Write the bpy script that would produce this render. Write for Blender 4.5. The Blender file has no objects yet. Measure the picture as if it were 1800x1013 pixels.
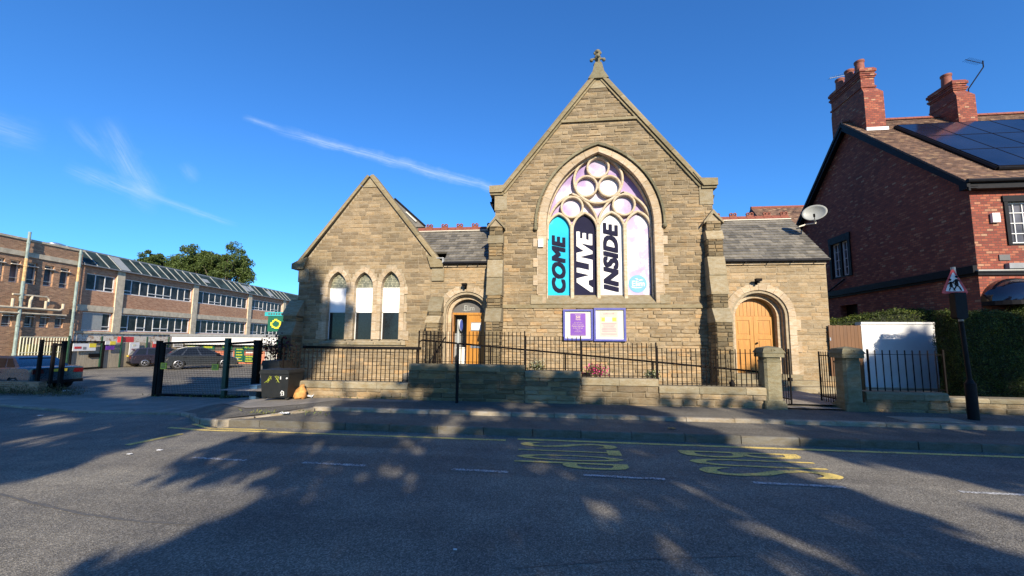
import bpy, math, random
import numpy as np
from mathutils import Vector, Matrix, noise as mnoise
from mathutils.geometry import tessellate_polygon
R0 = math.radians
C = bpy.context.scene.collection
sc = bpy.context.scene

# ------------------------------------------------------------ camera, sky, sun, exposure
CAMH = 1.75
camd = bpy.data.cameras.new('camera'); cam = bpy.data.objects.new('camera', camd); C.objects.link(cam)
camd.sensor_width = 36; camd.lens = 14.0; camd.clip_end = 3000; camd.clip_start = .05
camd.shift_y = 23.5/1800
CAMR = Matrix.Rotation(R0(6.4), 4, 'Z') @ Matrix.Rotation(R0(90+5.71), 4, 'X') @ Matrix.Rotation(.008, 4, 'Z')
cam.matrix_world = Matrix.Translation((0, 0, CAMH)) @ CAMR
sc.camera = cam
SUN_AZ, SUN_EL = 20, 24
S = Vector((math.sin(R0(SUN_AZ))*math.cos(R0(SUN_EL)), -math.cos(R0(SUN_AZ))*math.cos(R0(SUN_EL)), math.sin(R0(SUN_EL))))
sund = bpy.data.lights.new('sun', 'SUN'); sund.energy = 5.0; sund.angle = R0(.7); sund.color = (1, .88, .7)
sun = bpy.data.objects.new('sun', sund); C.objects.link(sun); sun.rotation_euler = S.to_track_quat('Z', 'Y').to_euler(); sun.location = S*40
sc.view_settings.view_transform = 'Standard'; sc.view_settings.look = 'None'; sc.view_settings.gamma = 1
sc.view_settings.exposure = .83
sc.cycles.max_bounces = 6; sc.cycles.transparent_max_bounces = 8

def ray(px, py):
    return CAMR.to_3x3() @ Vector(((px-900)/700, -(py-530)/700, -1))
def on(px, py, X=None, Y=None, Z=None):
    """point of a real plane (X, Y or Z given, metres) seen in that direction of the survey photograph"""
    d = ray(px, py)
    t = Y/d.y if Y is not None else (Z-CAMH)/d.z if Z is not None else X/d.x
    return Vector((0, 0, CAMH))+t*d
def PX(px, py, Y): return on(px, py, Y=Y).x
def PZ(px, py, Y): return on(px, py, Y=Y).z

# ------------------------------------------------------------ node helpers
class NT:
    def __init__(s, tree): s.t = tree; s.n = tree.nodes; s.l = tree.links
    def __call__(s, typ, props=None, **ins):
        n = s.n.new(typ)
        for k, v in (props or {}).items(): setattr(n, k, v)
        for k, v in ins.items():
            key = int(k[1:]) if k[0] == 'i' and k[1:].isdigit() else k.replace('_', ' ')
            s.put(n.inputs[key], v)
        return n
    def put(s, inp, v):
        if isinstance(v, bpy.types.NodeSocket): s.l.new(v, inp)
        elif isinstance(v, bpy.types.Node): s.l.new(v.outputs[0], inp)
        else:
            if hasattr(inp, 'default_value') and isinstance(v, tuple) and len(v) == 3 and inp.type == 'RGBA': v = v+(1,)
            inp.default_value = v
    def m(s, op, a, b=0, c=0, clamp=False):
        n = s.n.new('ShaderNodeMath'); n.operation = op; n.use_clamp = clamp
        s.put(n.inputs[0], a); s.put(n.inputs[1], b)
        if op in ('MULTIPLY_ADD', 'SMOOTH_MIN'): s.put(n.inputs[2], c)
        return n.outputs[0]
    def vm(s, op, a, b=(0, 0, 0)):
        n = s.n.new('ShaderNodeVectorMath'); n.operation = op; s.put(n.inputs[0], a); s.put(n.inputs[1], b)
        return n.outputs['Value'] if op in ('DOT_PRODUCT', 'LENGTH') else n.outputs[0]
    def mix(s, f, a, b, mode='MIX'):
        n = s.n.new('ShaderNodeMix'); n.data_type = 'RGBA'; n.blend_type = mode
        s.put(n.inputs[0], f); s.put(n.inputs[6], a); s.put(n.inputs[7], b); return n.outputs[2]
    def ramp(s, f, *st, interp='LINEAR'):
        n = s.n.new('ShaderNodeValToRGB'); s.put(n.inputs[0], f); e = n.color_ramp.elements; n.color_ramp.interpolation = interp
        while len(e) < len(st): e.new(.5)
        for i, (p, c) in enumerate(st): e[i].position = p; e[i].color = tuple(c)+(1,) if len(c) == 3 else c
        return n.outputs[0]
    def rng(s, v, a, b, c=0, d=1):
        n = s.n.new('ShaderNodeMapRange'); s.put(n.inputs[0], v)
        for i, x in enumerate((a, b, c, d)): s.put(n.inputs[i+1], x)
        return n.outputs[0]
    def noise(s, vec, scale, detail=3, rough=.5, dist=0, col=False):
        n = s.n.new('ShaderNodeTexNoise'); s.put(n.inputs['Vector'], vec); n.inputs['Scale'].default_value = scale
        n.inputs['Detail'].default_value = detail; n.inputs['Roughness'].default_value = rough; n.inputs['Distortion'].default_value = dist
        return n.outputs[1 if col else 0]

def newmat(name, build):
    m = bpy.data.materials.new(name); m.use_nodes = True; nt = NT(m.node_tree)
    b = nt.n['Principled BSDF']; build(nt, b); return m
def pos(N): return N('ShaderNodeNewGeometry').outputs['Position']
def uvn(N): return N('ShaderNodeUVMap').outputs[0]
def tint(N):
    return N('ShaderNodeAttribute', {'attribute_name': 'tint'}).outputs['Fac']
def bump(N, b, h, strength=.3, dist=.02):
    N.put(b.inputs['Normal'], N('ShaderNodeBump', Height=h, Strength=strength, Distance=dist))

def simple(name, col, rough=.6, metal=0, vary=.15, scale=6, bmp=.1, spec=None, coat=0):
    def f(N, b):
        p = pos(N); n = N.noise(p, scale, 4, .6)
        lo = tuple(c*(1-vary) for c in col); hi = tuple(min(1, c*(1+vary)) for c in col)
        N.put(b.inputs['Base Color'], N.ramp(n, (.3, lo), (.7, hi)))
        N.put(b.inputs['Roughness'], N.rng(N.noise(p, scale*3, 3), .3, .7, max(.02, rough-.08), min(1, rough+.08)))
        b.inputs['Metallic'].default_value = metal
        if spec is not None: b.inputs['Specular IOR Level'].default_value = spec
        if coat: b.inputs['Coat Weight'].default_value = coat; b.inputs['Coat Roughness'].default_value = .05
        if bmp: bump(N, b, N.noise(p, scale*8, 3), bmp, .01)
    return newmat(name, f)

def stone_mat(name, stops, dirt=.5, bmp=.5):
    def f(N, b):
        p = pos(N); t = tint(N)
        base = N.ramp(t, *stops)
        blot = N.noise(N.vm('MULTIPLY', p, (1, 1, 2.6)), 5.5, 5, .65)
        c = N.mix(N.rng(blot, .38, .68), base, N.mix(1, base, (.78, .68, .52), 'MULTIPLY'))
        fine = N.noise(p, 60, 4, .7)
        c = N.mix(.55, c, N.mix(1, c, N.ramp(fine, (.3, (.5, .5, .5)), (.7, (1.4, 1.38, 1.3))), 'MULTIPLY'))
        soot = N.rng(N.noise(p, .55, 5, .62), .42, .7)
        c = N.mix(N.m('MULTIPLY', soot, dirt), c, N.mix(1, c, (.52, .55, .5), 'MULTIPLY'))
        rust = N.rng(N.noise(N.vm('ADD', p, (7, 3, 9)), 2.2, 4, .6), .6, .75)
        c = N.mix(N.m('MULTIPLY', rust, .35), c, N.mix(1, c, (1.15, .86, .5), 'MULTIPLY'))
        N.put(b.inputs['Base Color'], c); b.inputs['Roughness'].default_value = .9
        h = N.m('ADD', N.m('MULTIPLY', N.noise(N.vm('MULTIPLY', p, (1, 1, 1.8)), 14, 5, .65), 1.0), N.m('MULTIPLY', fine, .25))
        bump(N, b, h, bmp, .04)
    return newmat(name, f)

def brick_mat(name, stops, mortar, bw=.225, bh=.075, ms=.012, soot=.4, bmp=.5):
    def f(N, b):
        uv = uvn(N)
        br = N('ShaderNodeTexBrick', {'offset': .5}, Vector=uv, Color1=(0, 0, 0), Color2=(1, 1, 1), Mortar=(.5, .5, .5), Scale=1.0,
               Mortar_Size=ms, Mortar_Smooth=.3, Bias=0.0, Brick_Width=bw, Row_Height=bh)
        c = N.ramp(br.outputs[0], *stops)
        n = N.noise(uv, 40, 4, .7); c = N.mix(.5, c, N.mix(1, c, N.ramp(n, (.3, (.55,)*3), (.7, (1.4,)*3)), 'MULTIPLY'))
        c = N.mix(br.outputs[1], c, mortar)
        big = N.rng(N.noise(uv, .5, 4, .6), .35, .7)
        c = N.mix(N.m('MULTIPLY', big, soot), c, N.mix(1, c, (.5, .5, .52), 'MULTIPLY'))
        N.put(b.inputs['Base Color'], c); b.inputs['Roughness'].default_value = .88
        bump(N, b, N.m('ADD', N.m('SUBTRACT', 1, br.outputs[1]), N.m('MULTIPLY', n, .5)), bmp, .008)
    return newmat(name, f)

def tile_mat(name, stops, rough=.6):
    def f(N, b):
        p = pos(N); c = N.ramp(tint(N), *stops)
        n = N.noise(p, 9, 5, .65); c = N.mix(.6, c, N.mix(1, c, N.ramp(n, (.3, (.6,)*3), (.7, (1.35,)*3)), 'MULTIPLY'))
        li = N.rng(N.noise(p, 26, 3, .6), .66, .74)
        c = N.mix(N.m('MULTIPLY', li, .35), c, (.3, .29, .2))
        N.put(b.inputs['Base Color'], c); N.put(b.inputs['Roughness'], N.rng(n, .3, .7, rough-.12, rough+.12))
        bump(N, b, N.noise(p, 50, 3), .2, .01)
    return newmat(name, f)

def asphalt_mat(name, base, speck=.5, rough=.85, scale=1.0):
    def f(N, b):
        p = pos(N)
        v = N('ShaderNodeTexVoronoi', Vector=p, Scale=95*scale)
        n1 = N.noise(p, 2.0, 5, .6); n2 = N.noise(p, 140*scale, 3, .7); n3 = N.noise(p, .35, 4, .55)
        agg = N.ramp(v.outputs['Color'], (.1, tuple(c*.45 for c in base)), (.55, base), (.92, tuple(c*2.1 for c in base)))
        c = N.mix(.75, tuple(base), agg)
        c = N.mix(1, c, N.ramp(n1, (.3, (.82,)*3), (.7, (1.16, 1.14, 1.1))), 'MULTIPLY')
        c = N.mix(1, c, N.ramp(n3, (.35, (.78, .79, .82)), (.65, (1.12, 1.1, 1.06))), 'MULTIPLY')
        sp = N.rng(N.noise(N.vm('ADD', p, (31, 7, 0)), 62*scale, 2, .5), .69, .73)
        c = N.mix(N.m('MULTIPLY', sp, speck), c, (.35, .34, .31))
        ln = N.noise(N.vm('MULTIPLY', p, (.12, 1.5, 1)), 1.0, 4, .6); c = N.mix(1, c, N.ramp(ln, (.38, (.86, .86, .87)), (.62, (1.1, 1.1, 1.09))), 'MULTIPLY')
        st = N.rng(N.noise(N.vm('ADD', p, (3, 9, 0)), 1.6, 3, .5), .66, .74); c = N.mix(N.m('MULTIPLY', st, .3), c, tuple(x*.5 for x in base))
        # worn lanes, oil stains and a few sealed cracks
        sx = N('ShaderNodeSeparateXYZ', Vector=p)
        cr = N.noise(N.vm('MULTIPLY', p, (.35, 1, 1)), 1.1, 6, .6, 0)
        cr = N.rng(N.m('ABSOLUTE', N.m('SUBTRACT', cr, .5)), 0, .004, 1, 0)
        c = N.mix(N.m('MULTIPLY', cr, .35), c, tuple(x*.35 for x in base))
        N.put(b.inputs['Base Color'], c)
        N.put(b.inputs['Roughness'], N.rng(n1, .3, .7, rough-.1, rough+.05)); b.inputs['Specular IOR Level'].default_value = .12
        h = N.m('ADD', N.m('MULTIPLY', v.outputs['Distance'], 1.0), N.m('MULTIPLY', n2, .4))
        bump(N, b, h, .55, .008)
    return newmat(name, f)

def paint_mat(name, col, wear=.5):
    def f(N, b):
        p = pos(N)
        w = N.rng(N.m('ADD', N.noise(p, 45, 4, .75), N.m('MULTIPLY', N.noise(p, 4, 3), .35)), .62-wear*.25+.12, .78-wear*.2+.1)
        c = N.mix(w, col, (.07, .068, .065))
        N.put(b.inputs['Base Color'], c); b.inputs['Roughness'].default_value = .8
        bump(N, b, N.noise(p, 120, 3), .4, .006)
    return newmat(name, f)

def glass_mat(name, col=(.02, .025, .03), rough=.05, vary=.6):
    def f(N, b):
        p = pos(N); n = N.noise(p, 1.3, 3, .6)
        N.put(b.inputs['Base Color'], N.ramp(n, (.35, tuple(c*(1-vary) for c in col)), (.65, tuple(c*(1+vary*2) for c in col))))
        b.inputs['Roughness'].default_value = rough; b.inputs['Specular IOR Level'].default_value = .18
        bump(N, b, N.noise(p, .9, 2), .05, .05)
    return newmat(name, f)

def wood_mat(name, a, b2, rough=.45, axis='Z'):
    def f(N, b):
        p = pos(N); st = (9, 9, .7) if axis == 'Z' else (.7, 9, 9)
        q = N.vm('MULTIPLY', p, st)
        g = N.noise(q, 1.6, 5, .65, 1.2)
        N.put(b.inputs['Base Color'], N.ramp(g, (.3, a), (.7, b2))); b.inputs['Roughness'].default_value = rough
        bump(N, b, N.noise(q, 5, 3), .15, .01)
    return newmat(name, f)

def leaf_mat(name, stops, trans=.25):
    def f(N, b):
        c = N.ramp(tint(N), *stops)
        c = N.mix(1, c, N.ramp(N.noise(pos(N), 1.2, 3), (.35, (.75,)*3), (.65, (1.2,)*3)), 'MULTIPLY')
        N.put(b.inputs['Base Color'], c); b.inputs['Roughness'].default_value = .55
        b.inputs['Specular IOR Level'].default_value = .3
        tr = N('ShaderNodeBsdfTranslucent', Color=c); mx = N('ShaderNodeMixShader', Fac=trans)
        N.l.new(b.outputs[0], mx.inputs[1]); N.l.new(tr.outputs[0], mx.inputs[2])
        N.l.new(mx.outputs[0], N.n['Material Output'].inputs[0])
    return newmat(name, f)

# ------------------------------------------------------------ world
w = bpy.data.worlds.new('World'); sc.world = w; w.use_nodes = True
N = NT(w.node_tree); bg = N.n['Background']
sky = N('ShaderNodeTexSky', {'sky_type': 'NISHITA', 'sun_disc': False, 'sun_elevation': R0(SUN_EL), 'sun_rotation': math.atan2(S.x, S.y),
                             'air_density': 1.15, 'dust_density': .0, 'ozone_density': 2.6, 'altitude': 60})
dirn = N.vm('NORMALIZE', N('ShaderNodeTexCoord').outputs['Generated'])
def cloud(a, b, width, amp, taper=.1, sc_=30, stretch=6, seed=0):
    """wisp of high cloud along the great circle between two directions of the real sky"""
    A = ray(*a).normalized(); B = ray(*b).normalized()
    n = A.cross(B).normalized(); tv = (B-A).normalized(); mid = (A+B).normalized()
    half = (B-A).length/2
    q = N.vm('ADD', dirn, (seed*.37, seed*.11, 0))
    wob = N.m('MULTIPLY', N.m('SUBTRACT', N.noise(q, 9, 5, .6), .5), width*2.6)
    d = N.m('ABSOLUTE', N.m('ADD', N.vm('DOT_PRODUCT', dirn, tuple(n)), wob))
    al = N.m('DIVIDE', N.vm('DOT_PRODUCT', dirn, tuple(tv)), half)
    # tv is orthogonal to mid, so 'al' runs -1..1 between the ends
    band = N.rng(N.m('DIVIDE', d, width), 0, 1, 1, 0)
    band = N.m('POWER', band, 1.3)
    # streaky noise along the wisp
    sv = N('ShaderNodeCombineXYZ', X=N.m('MULTIPLY', al, half*sc_/stretch), Y=N.m('MULTIPLY', N.vm('DOT_PRODUCT', dirn, tuple(n)), sc_*3.0), Z=float(seed)).outputs[0]
    tex = N.rng(N.noise(sv, 3.0, 9, .72, .9), .3, .72, .05, 1.15)
    e0 = N.rng(al, -1-.02, -1+taper*2, 0, 1); e1 = N.rng(al, 1+.02, 1-taper*2, 0, 1)
    front = N.m('GREATER_THAN', N.vm('DOT_PRODUCT', dirn, tuple(mid)), 0)
    return N.m('MULTIPLY', N.m('MULTIPLY', N.m('MULTIPLY', band, tex), N.m('MULTIPLY', e0, e1)), N.m('MULTIPLY', front, amp))
cl = [cloud((480, 224), (1010, 370), .015, .6, .12, 40, 8, 1), cloud((425, 208), (500, 228), .008, .4, .3, 40, 5, 2),
      cloud((180, 205), (262, 345), .026, .3, .3, 26, 5, 3), cloud((115, 288), (262, 350), .018, .36, .3, 26, 5, 4),
      cloud((225, 330), (420, 398), .009, .32, .3, 26, 5, 5), cloud((-60, 200), (85, 245), .04, .24, .4, 20, 4, 6),
      cloud((225, 325), (290, 350), .032, .34, .45, 20, 3, 8), cloud((320, 285), (350, 320), .015, .22, .4, 20, 3, 7), cloud((120, 205), (190, 290), .015, .2, .4, 20, 3, 9)]
tot = cl[0]
for c_ in cl[1:]: tot = N.m('ADD', tot, c_)
hs = N('ShaderNodeHueSaturation', Hue=.5, Saturation=1.0, Value=1.0, Color=N.mix(1, sky.outputs[0], (.32, .77, 1.32), 'MULTIPLY'))
skyc = N.mix(N.m('MINIMUM', tot, .8), hs.outputs[0], (4.6, 5.6, 6.6))
N.put(bg.inputs[0], skyc); bg.inputs[1].default_value = .093

# ------------------------------------------------------------ materials
STOPS = [(0, (0.1723, 0.135, 0.0892)), (0.2, (0.2104, 0.1665, 0.1095)), (0.42, (0.2615, 0.2056, 0.1342)), (0.62, (0.3008, 0.2356, 0.1524)), (0.82, (0.3409, 0.2625, 0.1647)), (0.94, (0.3615, 0.2514, 0.1373)), (1, (0.1792, 0.1411, 0.0962))]
SOOTY = [(0, (0.1152, 0.092, 0.0554)), (0.3, (0.1536, 0.1242, 0.0756)), (0.6, (0.2016, 0.161, 0.0966)), (0.85, (0.24, 0.184, 0.1092)), (1, (0.288, 0.2024, 0.1008))]
BRIGHT = [(0, (0.2271, 0.1783, 0.1176)), (0.3, (0.284, 0.2252, 0.148)), (0.6, (0.3313, 0.2612, 0.1699)), (0.85, (0.3786, 0.2883, 0.1829)), (1, (0.4164, 0.2793, 0.148))]
M = {}
M['rubble'] = stone_mat('coursed_sandstone', STOPS, .7)
M['sooty'] = stone_mat('sooty_sandstone', SOOTY, .5)
M['bright'] = stone_mat('pale_sandstone', BRIGHT, .3)
M['mortar'] = simple('mortar', (.27, .222, .15), .95, vary=.25, scale=8, bmp=.3)
M['dressed'] = stone_mat('dressed_sandstone', [(0, (.35, .285, .205)), (.5, (.42, .345, .255)), (1, (.5, .41, .31))], .25, .18)
M['pale'] = stone_mat('pale_tracery_stone', [(0, (.47, .4, .31)), (1, (.55, .475, .37))], .1, .1)
M['blind'] = simple('white_blind', (.86, .87, .88), .6, vary=.02, bmp=0)
M['coping'] = stone_mat('weathered_coping', [(0, (.17, .15, .095)), (.5, (.24, .205, .13)), (1, (.3, .25, .16))], .6, .3)
M['weath'] = stone_mat('weathered_ashlar', [(0, (.2, .175, .12)), (.5, (.27, .235, .165)), (1, (.34, .29, .2))], .5, .25)
M['mossy'] = stone_mat('green_stained_sandstone', [(0, (.13, .12, .078)), (.5, (.185, .172, .115)), (1, (.25, .225, .15))], .7, .4)
M['slate'] = tile_mat('slate', [(0, (.09, .084, .07)), (.5, (.135, .125, .104)), (1, (.195, .178, .145))], .5)
M['redtile'] = tile_mat('clay_roof_tile', [(0, (.085, .05, .036)), (.4, (.14, .084, .058)), (.8, (.195, .115, .075)), (1, (.3, .2, .12))], .8)
M['terra'] = simple('terracotta', (.2, .06, .036), .75, vary=.3, scale=12)
M['housebrick'] = brick_mat('red_house_brick', [(0, (.16, .036, .024)), (.4, (.235, .052, .03)), (.8, (.3, .078, .04)), (.95, (.36, .13, .07)), (.985, (.38, .22, .13)), (1, (.14, .034, .025))], (.115, .05, .036), ms=.01, bw=.17)
M['facbrick'] = brick_mat('brown_factory_brick', [(0, (.22, .11, .06)), (.4, (.33, .165, .09)), (.8, (.44, .22, .12)), (1, (.54, .31, .17))], (.36, .25, .16), ms=.014, soot=.25)
M['facbrick2'] = brick_mat('orange_factory_brick', [(0, (.34, .13, .065)), (.5, (.48, .2, .1)), (1, (.58, .3, .17))], (.45, .32, .21), soot=.3)
M['garagebrick'] = brick_mat('orange_red_brick', [(0, (.4, .1, .05)), (.5, (.5, .14, .07)), (1, (.6, .2, .1))], (.35, .2, .14), soot=.15)
M['concrete'] = simple('aged_concrete', (.5, .43, .31), .9, vary=.25, scale=3, bmp=.3)
def flaky(N, b):
    p = pos(N); f = N.rng(N.noise(p, 3.2, 6, .7), .5, .56)
    N.put(b.inputs['Base Color'], N.mix(f, (.62, .57, .48), (.36, .24, .16))); b.inputs['Roughness'].default_value = .9
    bump(N, b, N.noise(p, 20, 4), .4, .02)
M['flaky'] = newmat('flaking_white_paint', flaky)
M['asphalt'] = asphalt_mat('road_asphalt', (.192, .18, .155))
M['asphalt2'] = asphalt_mat('footway_asphalt', (.145, .135, .115), .25, .9, 1.2)
M['yard'] = asphalt_mat('yard_surface', (.2, .185, .155), .4, .9, .8)
M['path'] = simple('path_paving', (.25, .22, .18), .9, vary=.3, scale=5, bmp=.4)
def flags(N, b):
    uv = uvn(N); p = pos(N)
    br = N('ShaderNodeTexBrick', {'offset': .35}, Vector=uv, Color1=(0, 0, 0), Color2=(1, 1, 1), Mortar=(.5,)*3, Scale=1.0, Mortar_Size=.008, Mortar_Smooth=.2, Bias=0., Brick_Width=.9, Row_Height=.6)
    c = N.ramp(br.outputs[0], (0, (.17, .155, .13)), (1, (.25, .225, .19)))
    c = N.mix(.6, c, N.mix(1, c, N.ramp(N.noise(p, 7, 6, .7), (.3, (.7,)*3), (.7, (1.25,)*3)), 'MULTIPLY'))
    c = N.mix(br.outputs[1], c, (.08, .075, .06))
    N.put(b.inputs['Base Color'], c); b.inputs['Roughness'].default_value = .9
    bump(N, b, N.m('ADD', N.m('SUBTRACT', 1, br.outputs[1]), N.m('MULTIPLY', N.noise(p, 60, 4), .4)), .4, .01)
M['flags'] = newmat('stone_flags', flags)
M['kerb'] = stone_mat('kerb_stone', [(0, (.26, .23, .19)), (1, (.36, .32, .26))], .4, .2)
M['kerbshaded'] = stone_mat('shaded_kerb_stone', [(0, (.1, .095, .082)), (1, (.15, .142, .125))], .4, .2)  # shade on the road kerb face put into a darker stone colour
M['yline'] = paint_mat('yellow_road_paint', (.78, .57, .15), .25)
M['wline'] = paint_mat('white_road_paint', (.62, .62, .6), .65)
M['iron'] = simple('black_iron', (.007, .006, .006), .7, .0, vary=.4, scale=20, bmp=.1, spec=.12)
M['rusty'] = simple('brown_painted_iron', (.006, .004, .0035), .7, 0, vary=.5, scale=20, bmp=.1, spec=.12)
M['green'] = simple('green_powder_coat', (.012, .05, .03), .4, 0, vary=.3, scale=8, bmp=.05)
M['door'] = wood_mat('orange_varnished_wood', (.3, .125, .012), (.45, .205, .028), .4)
M['doordark'] = wood_mat('brown_varnished_wood', (.2, .08, .015), (.33, .14, .03), .35)
M['gatewood'] = wood_mat('brown_stained_boards', (.085, .032, .006), (.14, .055, .01), .55)
M['fencewood'] = wood_mat('weathered_fence_boards', (.28, .235, .17), (.42, .36, .26), .85)
M['white'] = simple('white_paint', (.66, .66, .64), .5, vary=.05, scale=4, bmp=.05)
M['offwhite'] = simple('cream_paint', (.6, .55, .45), .55, vary=.1, scale=6, bmp=.1)
M['render'] = simple('white_render', (.62, .62, .61), .85, vary=.06, scale=2.5, bmp=.5)
M['blackpaint'] = simple('black_paint', (.006, .006, .008), .55, vary=.3, scale=6, bmp=.05, spec=.15)
M['grey'] = simple('grey_paint', (.2, .21, .22), .5, vary=.15, scale=4)
M['greypipe'] = simple('grey_green_drainpipe', (.2, .26, .24), .5, vary=.35, scale=3)
M['rustpipe'] = simple('rusted_drainpipe', (.5, .33, .15), .7, vary=.4, scale=5)
M['lead'] = simple('lead_flashing', (.35, .36, .37), .45, .3, vary=.25, scale=5)
M['glass'] = glass_mat('dark_window_glass', (.022, .023, .026), .12)
M['glassgrey'] = glass_mat('grey_window_glass', (.07, .07, .08), .12, .5)
M['roofglass'] = simple('dirty_roof_glazing', (.03, .048, .048), .7, vary=.5, scale=1.2, bmp=0, spec=.08)
M['interior'] = simple('dim_interior', (.12, .115, .11), .9)
M['tym'] = simple('grey_tympanum_board', (.09, .085, .08), .5, vary=.1)
M['navy'] = simple('navy_vinyl', (.016, .016, .036), .85, vary=.1, scale=2, bmp=0, spec=.08)
M['cyan'] = newmat('cyan_vinyl', lambda N, b: (N.put(b.inputs['Base Color'], N.ramp(N.noise(pos(N), .9, 3), (.35, (.0, .34, .56)), (.6, (.01, .44, .62)), (.75, (.2, .55, .66)))), setattr(b.inputs['Roughness'], 'default_value', .8)))
M['whitevinyl'] = simple('white_vinyl', (.66, .66, .65), .85, vary=.03, scale=2, bmp=0)
def skyprint(N, b):
    p = pos(N); n = N.noise(N.vm('MULTIPLY', p, (1.0, 1, 1.0)), .62, 7, .55, .3)
    c = N.ramp(n, (.35, (.25, .17, .36)), (.52, (.36, .28, .45)), (.6, (.55, .5, .6)), (.68, (.62, .6, .64)))
    N.put(b.inputs['Base Color'], c); b.inputs['Roughness'].default_value = .85; b.inputs['Specular IOR Level'].default_value = .1
M['skyprint'] = newmat('lilac_cloud_print', skyprint)
def skyprint2(N, b):
    p = pos(N); n = N.noise(N.vm('ADD', p, (4, 0, 3)), 1.3, 7, .6, .4)
    c = N.ramp(n, (.38, (.36, .3, .43)), (.5, (.44, .38, .5)), (.53, (.6, .58, .62)), (.7, (.64, .63, .65)))
    N.put(b.inputs['Base Color'], c); b.inputs['Roughness'].default_value = .85; b.inputs['Specular IOR Level'].default_value = .1
M['skyprint2'] = newmat('pale_cloud_print', skyprint2)
M['logoblue'] = simple('logo_blue', (.06, .27, .55), .4, vary=.05, bmp=0)
M['purple'] = simple('purple_poster', (.13, .03, .3), .5, vary=.12, scale=3, bmp=0)
M['frameblue'] = simple('blue_painted_frame', (.045, .05, .26), .4, vary=.15)
M['cream'] = simple('cream_backing', (.6, .58, .42), .6, vary=.05, bmp=0)
M['pinkposter'] = simple('faded_pink_poster', (.5, .38, .33), .6, vary=.06, bmp=0)
M['pinkink'] = simple('faded_pink_ink', (.3, .16, .2), .6, vary=.05, bmp=0)
M['yellow'] = simple('yellow_sign', (.75, .6, .04), .5, vary=.06, bmp=0)
M['red'] = simple('red_sign', (.5, .03, .03), .45, vary=.1, bmp=0)
M['blue'] = simple('blue_sign', (.02, .09, .45), .35, vary=.08, bmp=0)
M['signgreen'] = simple('green_sign', (.01, .1, .06), .5, vary=.1, bmp=0)
M['turq'] = simple('turquoise_board', (.03, .32, .34), .5, vary=.1, bmp=0)
M['yprint'] = simple('yellow_green_lettering', (.4, .44, .04), .5, vary=.05, bmp=0)
M['leaded'] = newmat('leaded_green_glass', lambda N, b: (N.put(b.inputs['Base Color'], (lambda br: N.mix(br.outputs[1], N.ramp(br.outputs[0], (0, (.16, .17, .12)), (1, (.38, .37, .26))), (.03, .03, .03)))(N('ShaderNodeTexBrick', {'offset': 0.}, Vector=uvn(N), Color1=(0, 0, 0), Color2=(1, 1, 1), Mortar=(.5,)*3, Scale=1., Mortar_Size=.006, Brick_Width=.05, Row_Height=.065))), setattr(b.inputs['Roughness'], 'default_value', .25)))
M['solar'] = newmat('solar_cell_glass', lambda N, b: (N.put(b.inputs['Base Color'], N.ramp(N.noise(pos(N), .6, 3), (.3, (.004, .006, .016)), (.7, (.012, .016, .035)))), setattr(b.inputs['Roughness'], 'default_value', .12)))
M['hedge'] = leaf_mat('hedge_leaves', [(0, (.018, .03, .006)), (.5, (.045, .068, .01)), (.85, (.085, .115, .016)), (1, (.15, .15, .025))], .15)
M['hedgecore'] = simple('hedge_inside', (.012, .016, .006), .95, vary=.4, scale=10)
M['treeleaf'] = leaf_mat('tree_leaves', [(0, (.035, .055, .015)), (.5, (.075, .11, .025)), (1, (.13, .17, .04))])
M['bark'] = simple('bark', (.1, .08, .055), .95, vary=.35, scale=6, bmp=.6)
M['weed'] = leaf_mat('weed_leaves', [(0, (.06, .08, .02)), (.6, (.12, .15, .04)), (1, (.24, .22, .08))])
M['dryweed'] = leaf_mat('dry_weed_leaves', [(0, (.04, .04, .015)), (.5, (.1, .085, .035)), (1, (.26, .2, .08))])
M['redleaf'] = leaf_mat('dark_red_leaves', [(0, (.03, .006, .012)), (.7, (.1, .02, .03)), (1, (.14, .12, .03))])
M['petal'] = leaf_mat('pink_petals', [(0, (.5, .02, .14)), (.6, (.7, .05, .25)), (1, (.8, .25, .4))])
M['palepetal'] = leaf_mat('pale_petals', [(0, (.2, .26, .1)), (.6, (.5, .52, .36)), (1, (.7, .7, .55))])
M['binplastic'] = simple('black_bin_plastic', (.006, .007, .007), .6, vary=.25, scale=5)
M['rubber'] = simple('tyre_rubber', (.015, .015, .015), .8, vary=.2)
M['alloy'] = simple('alloy_rim', (.4, .4, .42), .3, .8, vary=.1)
M['carblue'] = simple('blue_car_paint', (.018, .05, .072), .3, .0, vary=.05, bmp=0, coat=1)
M['cargrey'] = simple('grey_car_paint', (.03, .034, .038), .3, .0, vary=.05, bmp=0, coat=1)
M['cardark'] = simple('dark_purple_grey_car_paint', (.02, .018, .028), .3, .0, vary=.05, bmp=0, coat=1)
M['taillight'] = simple('red_lamp_lens', (.08, .004, .005), .3, vary=.1, bmp=0)
M['plate'] = simple('yellow_number_plate', (.75, .55, .05), .5, vary=.03, bmp=0)
M['glosswhite'] = simple('glossy_black_canopy', (.004, .005, .012), .08, vary=.2, bmp=0, coat=1)
M['carglass'] = simple('dark_car_glass', (.012, .014, .016), .08, vary=.1, bmp=0)
M['bag'] = simple('brown_orange_sack', (.5, .24, .07), .85, vary=.3, scale=14, bmp=.6)
M['litter'] = simple('white_litter', (.7, .7, .7), .7, vary=.1)
M['pot'] = simple('terracotta_pot', (.4, .13, .06), .8, vary=.2)
M['dish'] = simple('grey_dish', (.3, .31, .29), .5, vary=.08)
M['soil'] = simple('soil', (.09, .07, .045), .95, vary=.4, scale=8, bmp=.6)

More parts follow.
